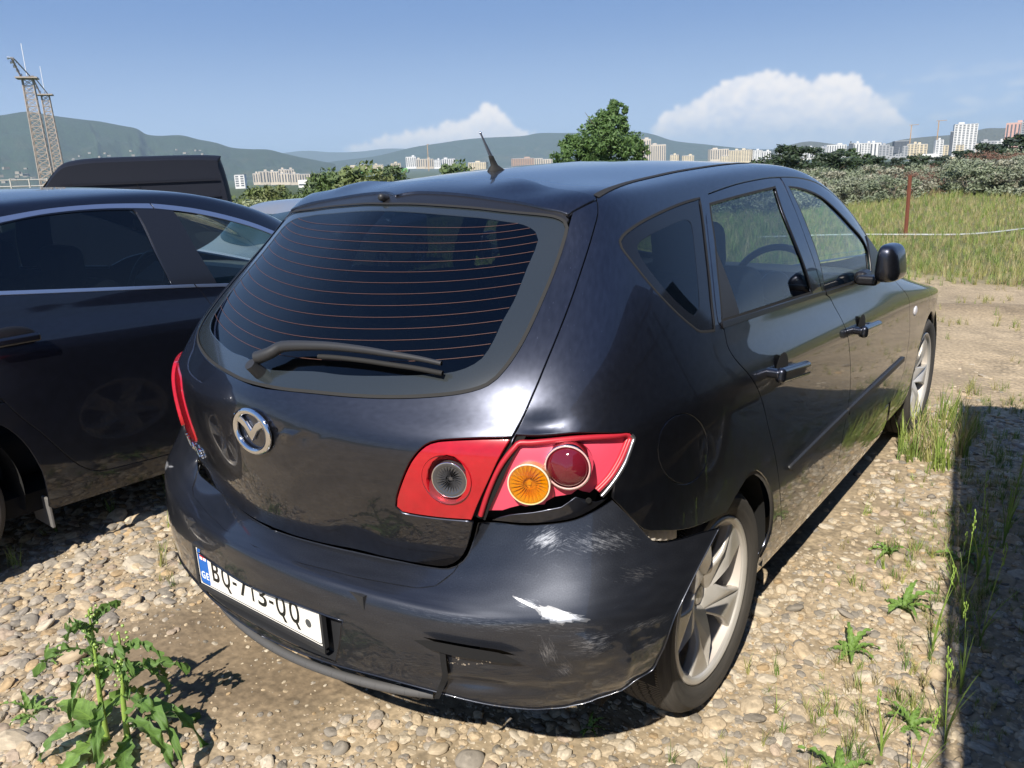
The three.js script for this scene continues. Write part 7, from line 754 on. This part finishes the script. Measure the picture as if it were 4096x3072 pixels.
// tall grass stalks at the edge of the shade
for (let k = 0; k < 14; k++) { const z = -1.6 + k * 0.13 + rr(-0.05, 0.05), x = 1.33 + rr(-0.05, 0.09), t = thing('grass_stalk', 'tall thin grass stalk at the edge of the van shadow', 'grass', [x, groundH(x, z), z], rr(0, 6), 'grass stalks along the shadow edge'); const h = rr(0.16, 0.36); const l = []; for (let i = 0; i < 5; i++) l.push(blade(h * rr(0.6, 1), 0.0028, rr(0.15, 0.6), rr(0, 6.28), 0, 0, 6)); part('blades', merge(l), leafMat([0.26, 0.38, 0.07]), t); const s = tube([V(0, 0, 0), V(0.01, h * 0.6, 0.01), V(0.03, h * 1.15, 0.02)], 0.0013, 10, 5); part('stem', s, stemMat, t); const sp = []; for (let i = 0; i < 12; i++) { const g = new THREE.SphereGeometry(0.003, 5, 4); g.scale(0.7, 2, 0.7); g.translate(0.024 + rr(-0.004, 0.008), h * (0.95 + 0.02 * i), 0.017 + rr(-0.004, 0.004)); sp.push(g); } part('seed_head', merge(sp), stemMat, t); }
// ------------------------------------------------------------------ far surroundings
const BG = {"R":{"west":[[-4972,308,-1515],[-4922,320,-1670],[-4865,331,-1830],[-4816,350,-1956],[-4776,330,-2051],[-4706,304,-2207],[-4684,298,-2252],[-4629,271,-2364],[-4596,254,-2428],[-4573,222,-2471],[-4542,212,-2527],[-4482,212,-2632],[-4435,187,-2711],[-4384,165,-2792],[-4338,135,-2864],[-4279,123,-2951],[-4216,116,-3040],[-4170,94,-3103],[-4119,71,-3170],[-4053,46,-3253],[-3978,19,-3346]],"far":[[-10707,201,-7369],[-10429,233,-7757],[-10212,255,-8041],[-9953,219,-8359],[-9681,217,-8673],[-9391,247,-8986],[-9145,228,-9236],[-8832,198,-9536]],"mid":[[-5793,41,-4759],[-5649,61,-4930],[-5498,80,-5098],[-5237,150,-5365],[-5057,177,-5536],[-4935,195,-5644],[-4774,207,-5781],[-4480,212,-6012],[-4380,229,-6086],[-4175,222,-6228],[-3865,212,-6425],[-3600,204,-6577],[-3478,173,-6642],[-3339,119,-6713],[-3069,73,-6841],[-2710,19,-6991],[-2532,8,-7057],[-2330,-25,-7127]],"east":[[-1973,-3,-5238],[-1877,6,-5274],[-1793,33,-5303],[-1695,48,-5335],[-1565,29,-5375],[-1468,11,-5402],[-1384,6,-5424],[-1291,8,-5447],[-1170,36,-5474],[-1001,49,-5508],[-931,51,-5520],[-792,70,-5542],[-725,81,-5551],[-643,78,-5561],[-545,79,-5571],[-304,77,-5590],[26,72,-5598]]},"B":[[-1080,-22.8,-719,15.0,16.9,0],[-1641,-27.3,-1140,17.3,19.9,1],[-1630,-28.0,-1154,22.4,24.5,1],[-1618,-28.9,-1172,23.1,24.0,1],[-1606,-29.8,-1189,19.2,29.3,1],[-1595,-30.5,-1202,19.2,29.3,1],[-1524,-28.3,-1131,25.6,18.6,1],[-1510,-29.3,-1149,23.8,18.1,1],[-1497,-30.2,-1166,23.8,17.6,1],[-1482,-31.2,-1185,26.8,17.6,1],[-1466,-32.2,-1205,28.6,16.6,1],[-709,-18.2,-551,13.0,6.0,7],[-740,-19.8,-592,14.0,7.5,7],[-1801,-19.6,-1583,54.6,18.9,2],[-1782,-10.1,-1604,19.2,14.7,2],[-1754,-17.3,-1635,30.0,19.0,2],[-1717,-15.1,-1673,26.2,19.7,2],[-1687,-6.7,-1704,30.0,27.5,0],[-1667,-7.7,-1723,25.4,21.2,1],[-1648,-8.7,-1741,24.6,21.9,1],[-1632,-9.5,-1757,19.2,19.1,0],[-1607,-7.2,-1780,37.7,18.4,0],[-1544,-23.8,-1834,54.6,22.1,2],[-1438,-23.0,-1918,66.9,27.8,6],[-1400,-14.6,-1946,26.2,17.8,1],[-1378,-15.6,-1962,27.7,15.6,1],[-1140,-20.5,-2109,41.5,66.3,1],[-1103,-22.0,-2129,43.8,50.9,1],[-1062,-22.9,-2150,24.6,21.6,2],[-1027,-24.3,-2167,33.1,19.5,2],[-947,-17.6,-2203,52.3,27.5,1],[-940,-31.6,-2206,40.0,22.1,2],[-909,-31.4,-2219,31.5,36.3,2],[-882,-26.2,-2230,33.8,31.4,2],[-851,-24.6,-2242,26.2,27.2,0],[-829,-26.8,-2250,25.4,25.8,0],[-786,-14.9,-2265,41.5,17.5,3],[-755,-24.7,-2276,21.5,28.2,0],[-737,-25.4,-2282,20.8,29.4,0],[-715,-21.5,-2289,24.6,26.6,0],[-689,-20.4,-2297,27.7,23.2,3],[-655,-19.7,-2307,51.5,29.0,0],[-490,-16.8,-1833,9.7,26.4,4],[-478,-17.3,-1837,17.7,26.3,0],[-462,-16.3,-1841,18.3,24.7,0],[-444,-20.5,-1845,22.5,29.2,0],[-427,-17.6,-1849,20.7,20.9,3],[-408,-19.8,-1854,19.5,18.8,3],[-392,-20.3,-1857,19.5,19.7,3],[-395,-7.6,-1856,28.6,17.7,4],[-375,-20.9,-1860,19.5,24.2,2],[-358,-21.5,-1864,21.9,23.6,2],[-326,-22.6,-1870,14.6,31.8,0],[-303,-17.0,-1874,12.2,41.8,4],[-282,-17.7,-1877,42.0,55.6,0],[-303,-25.4,-1874,41.4,23.7,2],[-255,-17.3,-1881,12.2,16.5,1],[-239,-17.9,-1883,29.8,20.8,3],[-218,-17.7,-1885,26.2,20.2,0],[-198,-8.8,-1888,32.3,45.1,5],[-174,-16.8,-1890,29.2,52.8,3],[-356,-36.2,-1864,59.7,17.6,7]],"misc":{"tree":[-29.69,1.27,-49.39],"mast1b":[-238.82,2.84,-97.21],"mast1t":[-238.54,27.24,-97.89],"mast1a":[-235.79,31.97,-94.04],"mast2b":[-283.46,4.96,-120.04],"mast2t":[-283.3,27.2,-120.4],"mast2a":[-280.59,32.7,-116.57],"postb":[-1.21,0.08,-12.21],"postt":[-1.23,0.95,-12.21],"post2":[-12.58,0.55,-9.29],"fence0":[-34.3,1.47,-10.68],"fence1":[-33.79,1.4,-12.06],"lamp1":[-57.62,0.3,-35.52],"lamp2":[-70.75,-0.08,-42.82],"lamp3":[-83.81,-0.48,-50.21],"ground":{"(3625, 945)":[-1.36,0.0,-12.97],"(3800, 940)":[-0.76,0.0,-13.36],"(4096, 890)":[0.04,0.0,-16.09],"(3500, 940)":[-1.87,0.0,-13.04],"(3500, 800)":[-4.28,0.0,-23.0],"(4096, 760)":[-1.12,0.0,-28.19],"(3300, 800)":[-5.69,0.0,-22.98],"(3760, 1190)":[0.2,0.0,-7.0],"(4096, 1180)":[0.87,0.0,-7.49],"(4096, 1400)":[1.12,0.0,-4.94],"(3760, 1260)":[0.36,0.0,-6.06],"(3900, 1100)":[0.27,0.0,-8.73],"(1100, 2450)":[-0.58,0.0,0.45],"(700, 2800)":[-0.43,0.0,0.91],"(600, 2350)":[-1.12,0.0,0.61],"(1300, 2900)":[0.02,0.0,0.72],"(2300, 2950)":[0.61,0.0,0.36],"(430, 3000)":[-0.39,0.0,1.13],"(3000, 2800)":[0.93,0.0,-0.05],"(3300, 2600)":[1.04,0.0,-0.4],"(3400, 2000)":[0.8,0.0,-1.57],"(700, 2150)":[-1.43,0.0,0.34]}}};
const forest = noiseTex(512, (u, v) => { const a = tileFbm(u, v, 5, 4), b = tileFbm(u, v, 40, 3); const k = 175 + a * 150 + b * 150; return [k, k * 1.0, k * 0.94]; }, true);
for (const [nm, base, lab] of [['far', -60, 'far blue ridge closing the valley'], ['mid', -60, 'long wooded ridge behind the town'], ['west', -70, 'wooded mountain flank above the village'], ['east', -50, 'bare grassy hills behind the tower blocks']]) {
  const l = BG.R[nm], curve = new THREE.CatmullRomCurve3(l.map((p) => V(...p))), N = 160, M = 26, P = [], I = [], U = [], C2 = [];
  for (let i = 0; i <= N; i++) {
    const q = curve.getPoint(i / N), d = Math.hypot(q.x - 1.6, q.z - 1.8), dx = (q.x - 1.6) / d, dz = (q.z - 1.8) / d, run = Math.max(900, (q.y + 60) * 3.6);
    for (let j = 0; j <= M + 4; j++) { const t = Math.min(1, j / M), back = j > M ? (j - M) * 220 : 0; const y = lerp(base, q.y, Math.pow(t, 1.15)) - back * 0.35 + (t < 1 ? fbm(i * 0.10, j * 0.16, 4, nm.length) * 90 * Math.sin(Math.PI * t) * clamp((q.y + 60) / 300, 0.2, 1) : 0); const dd = -run * (1 - t) + back + fbm(i * 0.13 + 3, j * 0.1, 3) * 120 * (1 - t); P.push(q.x + dx * dd, y, q.z + dz * dd); U.push(i * 0.35, j * 0.28); const sc = nm === 'east' ? 0.9 : clamp(fbm(i * 0.15, j * 0.3, 4, 5) * 1.6 + (0.45 - t) * 0.9, 0, 1) * (nm === 'far' ? 0 : 0.8); const g = [0.040, 0.082, 0.040], s = [0.16, 0.155, 0.095]; C2.push(...[0, 1, 2].map((k) => lerp(g[k], s[k], sc))); }
  }
  const W = M + 5; for (let i = 0; i < N; i++) for (let j = 0; j < W - 1; j++) { const a = i * W + j, b = a + W; I.push(a, b, a + 1, b, b + 1, a + 1); }
  const g = new THREE.BufferGeometry(); g.setAttribute('position', new THREE.Float32BufferAttribute(P, 3)); g.setAttribute('uv', new THREE.Float32BufferAttribute(U, 2)); g.setAttribute('color', new THREE.Float32BufferAttribute(C2, 3)); g.setIndex(I); g.computeVertexNormals();
  const m = new THREE.Mesh(g, std([1, 1, 1], { map: forest, vertexColors: true, roughness: 1, side: THREE.DoubleSide })); m.name = nm + '_hills'; m.userData = { kind: 'structure', label: lab, category: 'hills' }; scene.add(m);
}
// town: each block with its storeys
const wallCols = [[0.66, 0.66, 0.66], [0.56, 0.49, 0.40], [0.62, 0.53, 0.37], [0.34, 0.35, 0.37], [0.07, 0.08, 0.10], [0.55, 0.33, 0.28], [0.40, 0.27, 0.20], [0.72, 0.72, 0.70]].map((c) => std(c, { roughness: 0.85 }));
const winMat = std([0.10, 0.11, 0.13], { roughness: 0.3 }), balcMat = std([0.5, 0.48, 0.45], { roughness: 0.8 });
const kinds = ['white concrete apartment block', 'beige panel apartment slab', 'cream rendered building', 'grey apartment block', 'dark glass tower', 'pink apartment tower', 'brown brick apartment block', 'low white industrial shed'];
const flat = kinds.map(() => []);
BG.B.forEach(([x, y, z, w, h, k], i) => {
  const az = Math.atan2(x - 1.6, -(z - 1.8)) / D2R, side = az < -47 ? 'in the valley' : az < -40 ? 'on the green slope' : az < -29 ? 'behind the tree' : az < -17 ? 'above the hatchback roof' : 'by the tall white tower';
  const t = thing(k === 7 ? 'shed' : 'apartment_building', kinds[k] + ' in the far town ' + side, 'building', [x, y - 6, z], Math.atan2(1.6 - x, 1.8 - z) + (((i * 37) % 11) - 5) * 0.05, kinds[k] + 's ' + side);
  const d = Math.min(w * 0.6, 26) + 4, H = h + 6; part('wall', box(w, H, d, 0, H / 2, -d / 2), wallCols[k], t);
  part('roof', box(w * 0.98, 1.2, d * 0.96, 0, H + 0.55, -d / 2), wallCols[k === 7 ? 7 : 3], t);
  if (k === 7) { part('window', box(w * 0.9, 1.5, 0.3, 0, H * 0.7, 0.1), winMat, t); return; }
  if (h > 18) part('lift_house', box(w * 0.25, 4, d * 0.4, ((i % 3) - 1) * w * 0.2, H + 2.6, -d / 2), wallCols[k], t);
  const fl = Math.max(2, Math.floor(h / 3.2)), cols = Math.max(2, Math.round(w / 6.5)), ws = [];
  if (k === 1 || k === 5 || (k === 0 && i % 2)) for (let c = 0; c < cols; c++) ws.push(box(w / cols * 0.42, h * 0.92, 0.4, (c + 0.5 - cols / 2) * w / cols, 6 + h * 0.48, 0.1));
  else for (let f = 0; f < fl; f++) for (let c = 0; c < cols; c++) ws.push(box(w / cols * 0.6, 1.7, 0.4, (c + 0.5 - cols / 2) * w / cols, 6 + (f + 0.5) * h / fl, 0.1));
  const wm = part('windows', merge(ws), winMat, t); wm.userData.kind = 'stuff';
});
// village houses on the slope: too small to show more than walls and a roof
{ const gm = std([0.30, 0.28, 0.25], { roughness: 0.9 }), l = []; let n = 0; for (let i = 0; i < 80; i++) { const a = i < 50 ? rr(-72, -66) : rr(-66, -58), az = a * D2R, D = i < 50 ? rr(2100, 2700) : rr(3300, 3900); const y = i < 50 ? rr(-8, 28) : rr(48, 96); const g = box(rr(7, 15), rr(4, 7), 8); g.rotateY(rr(0, 3)); g.translate(1.6 + D * Math.sin(az), y * (i < 70 ? 1 : 1), 1.8 - D * Math.cos(az)); l.push(g); } const m = new THREE.Mesh(merge(l), gm); m.name = 'village'; m.userData = { kind: 'stuff', label: 'tiny pale houses of a village scattered on the mountain flank', category: 'village' }; scene.add(m); }
{ const g = new THREE.BoxGeometry(85, 1, 22); const az = -46.6 * D2R, D = 1500; g.rotateX(0.25); g.rotateY(-az); g.translate(1.6 + D * Math.sin(az), -9, 1.8 - D * Math.cos(az)); const m = new THREE.Mesh(g, std([0.16, 0.42, 0.14], { roughness: 0.9 })); m.name = 'bright_lawn'; m.userData = { kind: 'structure', label: 'bright green pitch on the slope below the town', category: 'lawn' }; scene.add(m); }
// lattice floodlight masts
const steelMat = std([0.42, 0.36, 0.31], { roughness: 0.7, metalness: 0.2 });
function mast(label, B0, T0, A0, w) {
  const b = V(...B0), tp = V(...T0), H = tp.y - b.y + 14, t = thing('floodlight_mast', label, 'light mast', [b.x, b.y - 14, b.z], -0.5, 'lattice floodlight masts'); const W0 = w * 1.25, W1 = w * 0.85, n = 22, at = (k, y) => { const s = lerp(W0, W1, y / H) / 2; return V([-1, 1, 1, -1][k] * s, y, [-1, -1, 1, 1][k] * s); };
  for (let k = 0; k < 4; k++) part('leg', bar(at(k, 0), at(k, H), 0.16, 6), steelMat, t);
  const l = []; for (let i = 0; i < n; i++) { const y0 = H * i / n, y1 = H * (i + 1) / n; for (let k = 0; k < 4; k++) { const j = (k + 1) % 4; l.push(bar(at(k, y0), at(j, y1), 0.08, 4), bar(at(j, y0), at(k, y1), 0.08, 4), bar(at(k, y1), at(j, y1), 0.08, 4)); } } part('lattice', merge(l), steelMat, t);
  part('platform', box(W1 * 2.1, 0.35, W1 * 2.1, 0, H + 0.2, 0), steelMat, t);
  const a = V(...A0).sub(tp).applyAxisAngle(V(0, 1, 0), 0.5), arm = []; const s = W1 * 0.5; for (const [p, q] of [[-s, 0], [s, 0]]) { arm.push(bar(V(p, H, s), V(p + a.x, H + a.y, a.z + s * 0.2), 0.13, 5), bar(V(p, H, -s), V(p + a.x, H + a.y, a.z - s * 0.2), 0.13, 5)); } for (let i = 0; i < 8; i++) { const u = i / 8, v2 = (i + 1) / 8; arm.push(bar(V(-s + a.x * u, H + a.y * u, a.z * u + s * (1 - u)), V(s + a.x * v2, H + a.y * v2, a.z * v2 + s * (1 - v2)), 0.08, 4), bar(V(s + a.x * u, H + a.y * u, a.z * u - s * (1 - u)), V(-s + a.x * v2, H + a.y * v2, a.z * v2 - s * (1 - v2)), 0.08, 4)); } part('head_frame', merge(arm), steelMat, t);
  for (let i = 0; i < 5; i++) { const u = 0.2 + i * 0.2, g = new THREE.CylinderGeometry(0.45, 0.25, 0.7, 10); g.rotateX(Math.PI / 2); g.translate(a.x * u - 0.6, H + a.y * u + 0.1, a.z * u + 0.9); part('floodlight', g, std([0.6, 0.66, 0.72], { roughness: 0.3, metalness: 0.5 }), t); }
  part('lightning_rod', bar(V(0, H, 0), V(-0.9, H + 9, 0), 0.10, 5), std([0.7, 0.72, 0.75]), t);
}
{ const m = BG.misc; mast('taller rust-tinted lattice floodlight mast with a leaning lamp head', m.mast1b, m.mast1t, m.mast1a, 2.9); mast('lattice floodlight mast standing just beyond the taller mast', m.mast2b, m.mast2t, m.mast2a, 2.6); }
// trees: crown of leaf faces clumped on limbs
function crownGeo(R, H, nClump, nLeaf, leaf, sd, lean = 0) {
  let s = sd; const r = () => { s = (s * 16807) % 2147483647; return s / 2147483647; }; const P = [], N = [];
  for (let c = 0; c < nClump; c++) { const a = r() * 6.283, t = r(), rad = R * Math.sqrt(r()) * Math.pow(Math.sin(Math.PI * (0.12 + 0.83 * t)), 0.75), cy = H * t, cx = Math.cos(a) * rad + lean * t, cz = Math.sin(a) * rad, cr = R * (0.14 + 0.16 * r());
    for (let i = 0; i < nLeaf; i++) { const v = V(r() - 0.5, r() - 0.5, r() - 0.5); if (v.length() < 0.05) continue; v.normalize().multiplyScalar(cr * Math.pow(r(), 0.45)); const o = V(cx + v.x, cy + v.y * 0.8, cz + v.z), d = V(r() - 0.5, r() * 0.7 - 0.1, r() - 0.5).normalize(), n = v.clone().normalize().add(V((r() - 0.5) * 1.2, r() * 0.9, (r() - 0.5) * 1.2)).normalize(), e = d.clone().cross(n).normalize(), L = leaf * (0.6 + 0.8 * r()), w = L * 0.42; const A = o.clone().addScaledVector(d, L), B = o.clone().addScaledVector(e, w), Cc = o.clone().addScaledVector(e, -w), Dd = o.clone().addScaledVector(d, -L); for (const p of [A, B, Dd, A, Dd, Cc]) { P.push(p.x, p.y, p.z); N.push(n.x, n.y, n.z); } } }
  const g = new THREE.BufferGeometry(); g.setAttribute('position', new THREE.Float32BufferAttribute(P, 3)); g.computeVertexNormals(); return g;
}
function trunkGeo(H, r0, n, R, sd) { let s = sd; const r = () => { s = (s * 16807) % 2147483647; return s / 2147483647; }; const l = [], taper = (pts, a, b) => { const c = new THREE.CatmullRomCurve3(pts), g = new THREE.TubeGeometry(c, 10, 1, 6), p = g.attributes.position; for (let i = 0; i <= 10; i++) { const q = c.getPointAt(i / 10), f = lerp(a, b, i / 10); for (let j = 0; j <= 6; j++) { const o = i * 7 + j; p.setXYZ(o, q.x + (p.getX(o) - q.x) * f, q.y + (p.getY(o) - q.y) * f, q.z + (p.getZ(o) - q.z) * f); } } g.computeVertexNormals(); return g; }; l.push(taper([V(0, 0, 0), V(0.05, H * 0.4, 0.03), V(0, H * 0.9, 0)], r0, r0 * 0.25)); for (let i = 0; i < n; i++) { const a = r() * 6.28, y = H * (0.2 + 0.6 * r()), q = R * (0.4 + 0.5 * r()); l.push(taper([V(0, y, 0), V(Math.cos(a) * q * 0.5, y + q * 0.4, Math.sin(a) * q * 0.5), V(Math.cos(a) * q, y + q, Math.sin(a) * q)], r0 * 0.4, r0 * 0.08)); } return merge(l); }
const leafG = (c) => phys(c, { roughness: 0.65, transmission: 0.3, thickness: 0, side: THREE.DoubleSide }), barkMat = std([0.16, 0.13, 0.10], { roughness: 0.95 });
const polar = (az, D) => { const a = az * D2R, x = 1.587 + D * Math.sin(a), z = 1.814 - D * Math.cos(a); return [x, groundH(x, z), z]; };
{ const [x, y, z] = polar(-31.1, 60), t = thing('poplar_tree', 'lone bright green tree rising behind the hatchback roof', 'tree', [x, y, z]); part('trunk', trunkGeo(6.4, 0.16, 12, 2.2, 5), barkMat, t); const cr = [crownGeo(2.5, 4.4, 150, 95, 0.14, 77, -0.1).translate(0.2, 2.0, 0), crownGeo(1.5, 2.9, 60, 90, 0.13, 31).translate(-2.3, 2.0, 0.4), crownGeo(0.9, 1.8, 34, 80, 0.13, 13).translate(0.8, 5.4, 0), crownGeo(0.9, 1.6, 26, 80, 0.13, 57).translate(2.5, 2.7, 0.2)]; part('crown', merge(cr), leafG([0.085, 0.165, 0.034]), t); t.rotation.y = 0.66; }
const greensT = [[0.085, 0.14, 0.032], [0.12, 0.165, 0.04], [0.075, 0.12, 0.035], [0.15, 0.18, 0.055]].map(leafG);
const crowns = [0, 1, 2].map((k) => crownGeo(2.3, 4.2, 46, 60, 0.17, 101 + k * 17).translate(0, 1.0, 0)), trunks = [0, 1, 2].map((k) => trunkGeo(4.4, 0.13, 8, 1.5, 9 + k));
for (let i = 0; i < 64; i++) { const az = -61.5 + i * 0.36 * 1.0 + rr(-0.5, 0.5), D = rr(46, 92), [x, y, z] = polar(az, D); const k = i % 3, t = thing('willow_tree', 'leafy green tree in the belt below the far town', 'tree', [x, y - 0.3, z], rr(0, 6), 'trees of the belt beyond the parked cars'); const s = rr(0.75, 1.15) * (az > -47 ? 0.85 : 1); t.scale.set(s * 1.15, s * rr(0.85, 1.1), s * 1.15); part('trunk', trunks[k], barkMat, t); part('crown', crowns[k], greensT[(i * 7) % 4], t); t.position.y -= az < -52 ? 1.9 : 1.5; }
const darkG = [[0.030, 0.060, 0.020], [0.045, 0.085, 0.022], [0.028, 0.050, 0.024]].map(leafG);
for (const [az, D, s, k] of [[-21.6, 70, 0.9, 1], [-20.4, 72, 1.05, 1], [-18.6, 68, 1.25, 0], [-17.6, 75, 1.25, 0], [-16.2, 74, 1.1, 0], [-15.2, 80, 1.2, 1], [-13.4, 95, 1.1, 0], [-12.2, 98, 1.0, 2], [-11.0, 96, 1.05, 0], [-9.8, 100, 1.0, 2], [-8.6, 90, 1.05, 0], [-7.2, 88, 1.2, 0], [-6.0, 86, 1.3, 2], [-5.0, 80, 1.3, 0], [-3.8, 78, 1.2, 2], [-23.0, 85, 0.8, 1], [-24.5, 90, 0.8, 0], [-26, 95, 0.7, 1]]) { const [x, y, z] = polar(az, D); const t = thing('field_tree', 'dark green round tree behind the silvery bushes', 'tree', [x, y - 0.6, z], az, 'dark trees behind the bushes'); t.scale.set(s * 1.0, s * 0.60, s * 1.0); part('trunk', trunks[0], barkMat, t); part('crown', crowns[Math.abs(Math.round(az)) % 3], darkG[k], t); }
// silvery bushes and a few bare reddish ones
const bushes = [0, 1, 2].map((k) => crownGeo(1.0, 1.25, 40, 70, 0.055, 211 + k * 13)), bareB = crownGeo(1.0, 1.2, 46, 60, 0.03, 333), silver = [[0.26, 0.29, 0.20], [0.21, 0.25, 0.155], [0.30, 0.30, 0.22]].map(leafG), rusty = std([0.15, 0.085, 0.062], { roughness: 0.9, side: THREE.DoubleSide });
for (let i = 0; i < 92; i++) { const az = -24 + (i % 46) * 0.52 + rr(-0.4, 0.4), row = Math.floor(i / 46), D = row ? rr(34, 52) : rr(26, 33), [x, y, z] = polar(az, D); if (D < 29 && az < -17 && rnd() < 0.3) continue; const bare = (az > -13 && az < -6 && row && rnd() < 0.65) || (az > -11.5 && az < -7.5 && !row && rnd() < 0.35); const s = rr(0.72, 1.08) * (row ? 1.02 : 0.8); const t = thing(bare ? 'bare_bush' : 'silver_bush', bare ? 'bare reddish brown bush among the silvery bushes' : 'silvery grey-green bush at the far edge of the meadow', 'bush', [x, y - 0.1, z], rr(0, 6), bare ? 'bare reddish bushes' : 'silvery bushes at the meadow edge'); t.scale.set(s * 1.25, s, s * 1.25); part(bare ? 'twigs' : 'foliage', bare ? bareB : bushes[i % 3], bare ? rusty : silver[i % 3], t); part('stems', trunkGeo(0.7, 0.03, 5, 0.6, 3 + i % 5), barkMat, t); }
for (const [az, D] of [[-57.5, 22], [-56.3, 21], [-54.9, 22], [-51.2, 22]]) { const [x, y, z] = polar(az, D), t = thing('pale_shrub', 'pale flowering shrub behind the silver grey coupe', 'bush', [x, y + 0.1, z], az, 'pale shrubs behind the coupe'); t.scale.set(0.8, 1.0, 0.8); part('foliage', bushes[1], leafG([0.32, 0.36, 0.20]), t); part('stems', trunkGeo(0.7, 0.03, 5, 0.6, 4), barkMat, t); }
// rusty post, cable, rail fence, street lamps
{ const rust = std([0.20, 0.065, 0.04], { roughness: 0.9, map: stoneTex }), [px, , pz] = [-1.36, 0, -12.95]; const t = thing('fence_post', 'leaning rusty angle-iron fence post in the meadow', 'post', [px, groundH(px, pz) - 0.1, pz]); const g = merge([box(0.05, 1.12, 0.008, 0, 0.56, 0), box(0.008, 1.12, 0.05, -0.022, 0.56, 0.022)]); g.rotateZ(0.02); part('angle_iron', g, rust, t); part('wire', tube([V(-6, 0.95, 0.3), V(0, 1.0, 0), V(5, 0.98, -2)], 0.0016, 20, 5), std([0.12, 0.11, 0.10]), t);
  const c = [V(-3.6, 0, -12.0), V(-2.2, 0, -12.6), V(-1.36, 0, -12.85), V(-0.5, 0, -13.15), V(0.3, 0, -14.6), V(1.0, 0, -16.6), V(1.8, 0, -18.6)].map((p) => V(p.x, groundH(p.x, p.z) + 0.05, p.z)); const h = new THREE.Mesh(tube(c, 0.016, 90, 8), std([0.36, 0.38, 0.39], { roughness: 0.6 })); h.name = 'grey_hose'; h.castShadow = true; h.userData = { label: 'grey hose lying across the grass at the rusty post', category: 'hose' }; scene.add(h);
  const p2 = polar(-50.9, 19), t2 = thing('short_post', 'rusty stump of a post beside the pale blue car', 'post', p2); part('angle_iron', box(0.10, 1.35, 0.10, 0, 0.67, 0, 0.01), rust, t2);
  const f0 = polar(-71.5, 38), f1 = polar(-67.6, 38), fy = 1.47, fence = thing('rail_fence', 'pale two-rail metal fence left of the black van', 'fence', [f0[0], 0, f0[2]]); const w = V(f1[0] - f0[0], 0, f1[2] - f0[2]), fm = std([0.5, 0.48, 0.44], { roughness: 0.7 }); for (const y of [fy, fy - 0.25]) part('rail', bar(V(0, y, 0), V(w.x, y - 0.05, w.z), 0.022, 6), fm, fence); for (let i = 0; i < 5; i++) part('post', bar(V(w.x * i / 4, -2.6, w.z * i / 4), V(w.x * i / 4, fy, w.z * i / 4), 0.03, 6), fm, fence);
  for (const [az, D, yt] of [[-57.8, 70, 0.28], [-58.35, 85, -0.1], [-58.7, 100, -0.45]]) { const [x, y, z] = polar(az, D), t3 = thing('street_lamp', 'pale street lamp with a level arm among the tree belt', 'street lamp', [x, y, z], 0.9, 'street lamps among the trees'); const lm = std([0.6, 0.58, 0.52], { roughness: 0.6 }); part('pole', bar(V(0, 0, 0), V(0, yt - y, 0), 0.09, 8), lm, t3); part('arm', bar(V(0, yt - y, 0), V(0, yt - y + 0.3, -1.5), 0.07, 6), lm, t3); part('lamp_head', box(0.25, 0.12, 0.6, 0, yt - y + 0.32, -1.6, 0.04), lm, t3); }
  for (const [az, D, hgt] of [[-11.6, 2100, 36], [-10.1, 2000, 40], [-43.5, 2300, 42]]) { const [x, , z] = polar(az, D), cr = thing('tower_crane', 'yellow tower crane over the new tower blocks', 'crane', [x, -20, z], 1, 'tower cranes over the town'); const cm = std([0.55, 0.33, 0.14]); part('mast', box(1.4, 30 + hgt, 1.4, 0, (30 + hgt) / 2, 0), cm, cr); part('jib', box(1, 1, 26, 0, 30 + hgt, 7), cm, cr); }
}
scene.fog = new THREE.FogExp2(new THREE.Color().setRGB(0.37, 0.49, 0.60), 0.000085);

renderer.render(scene, camera);
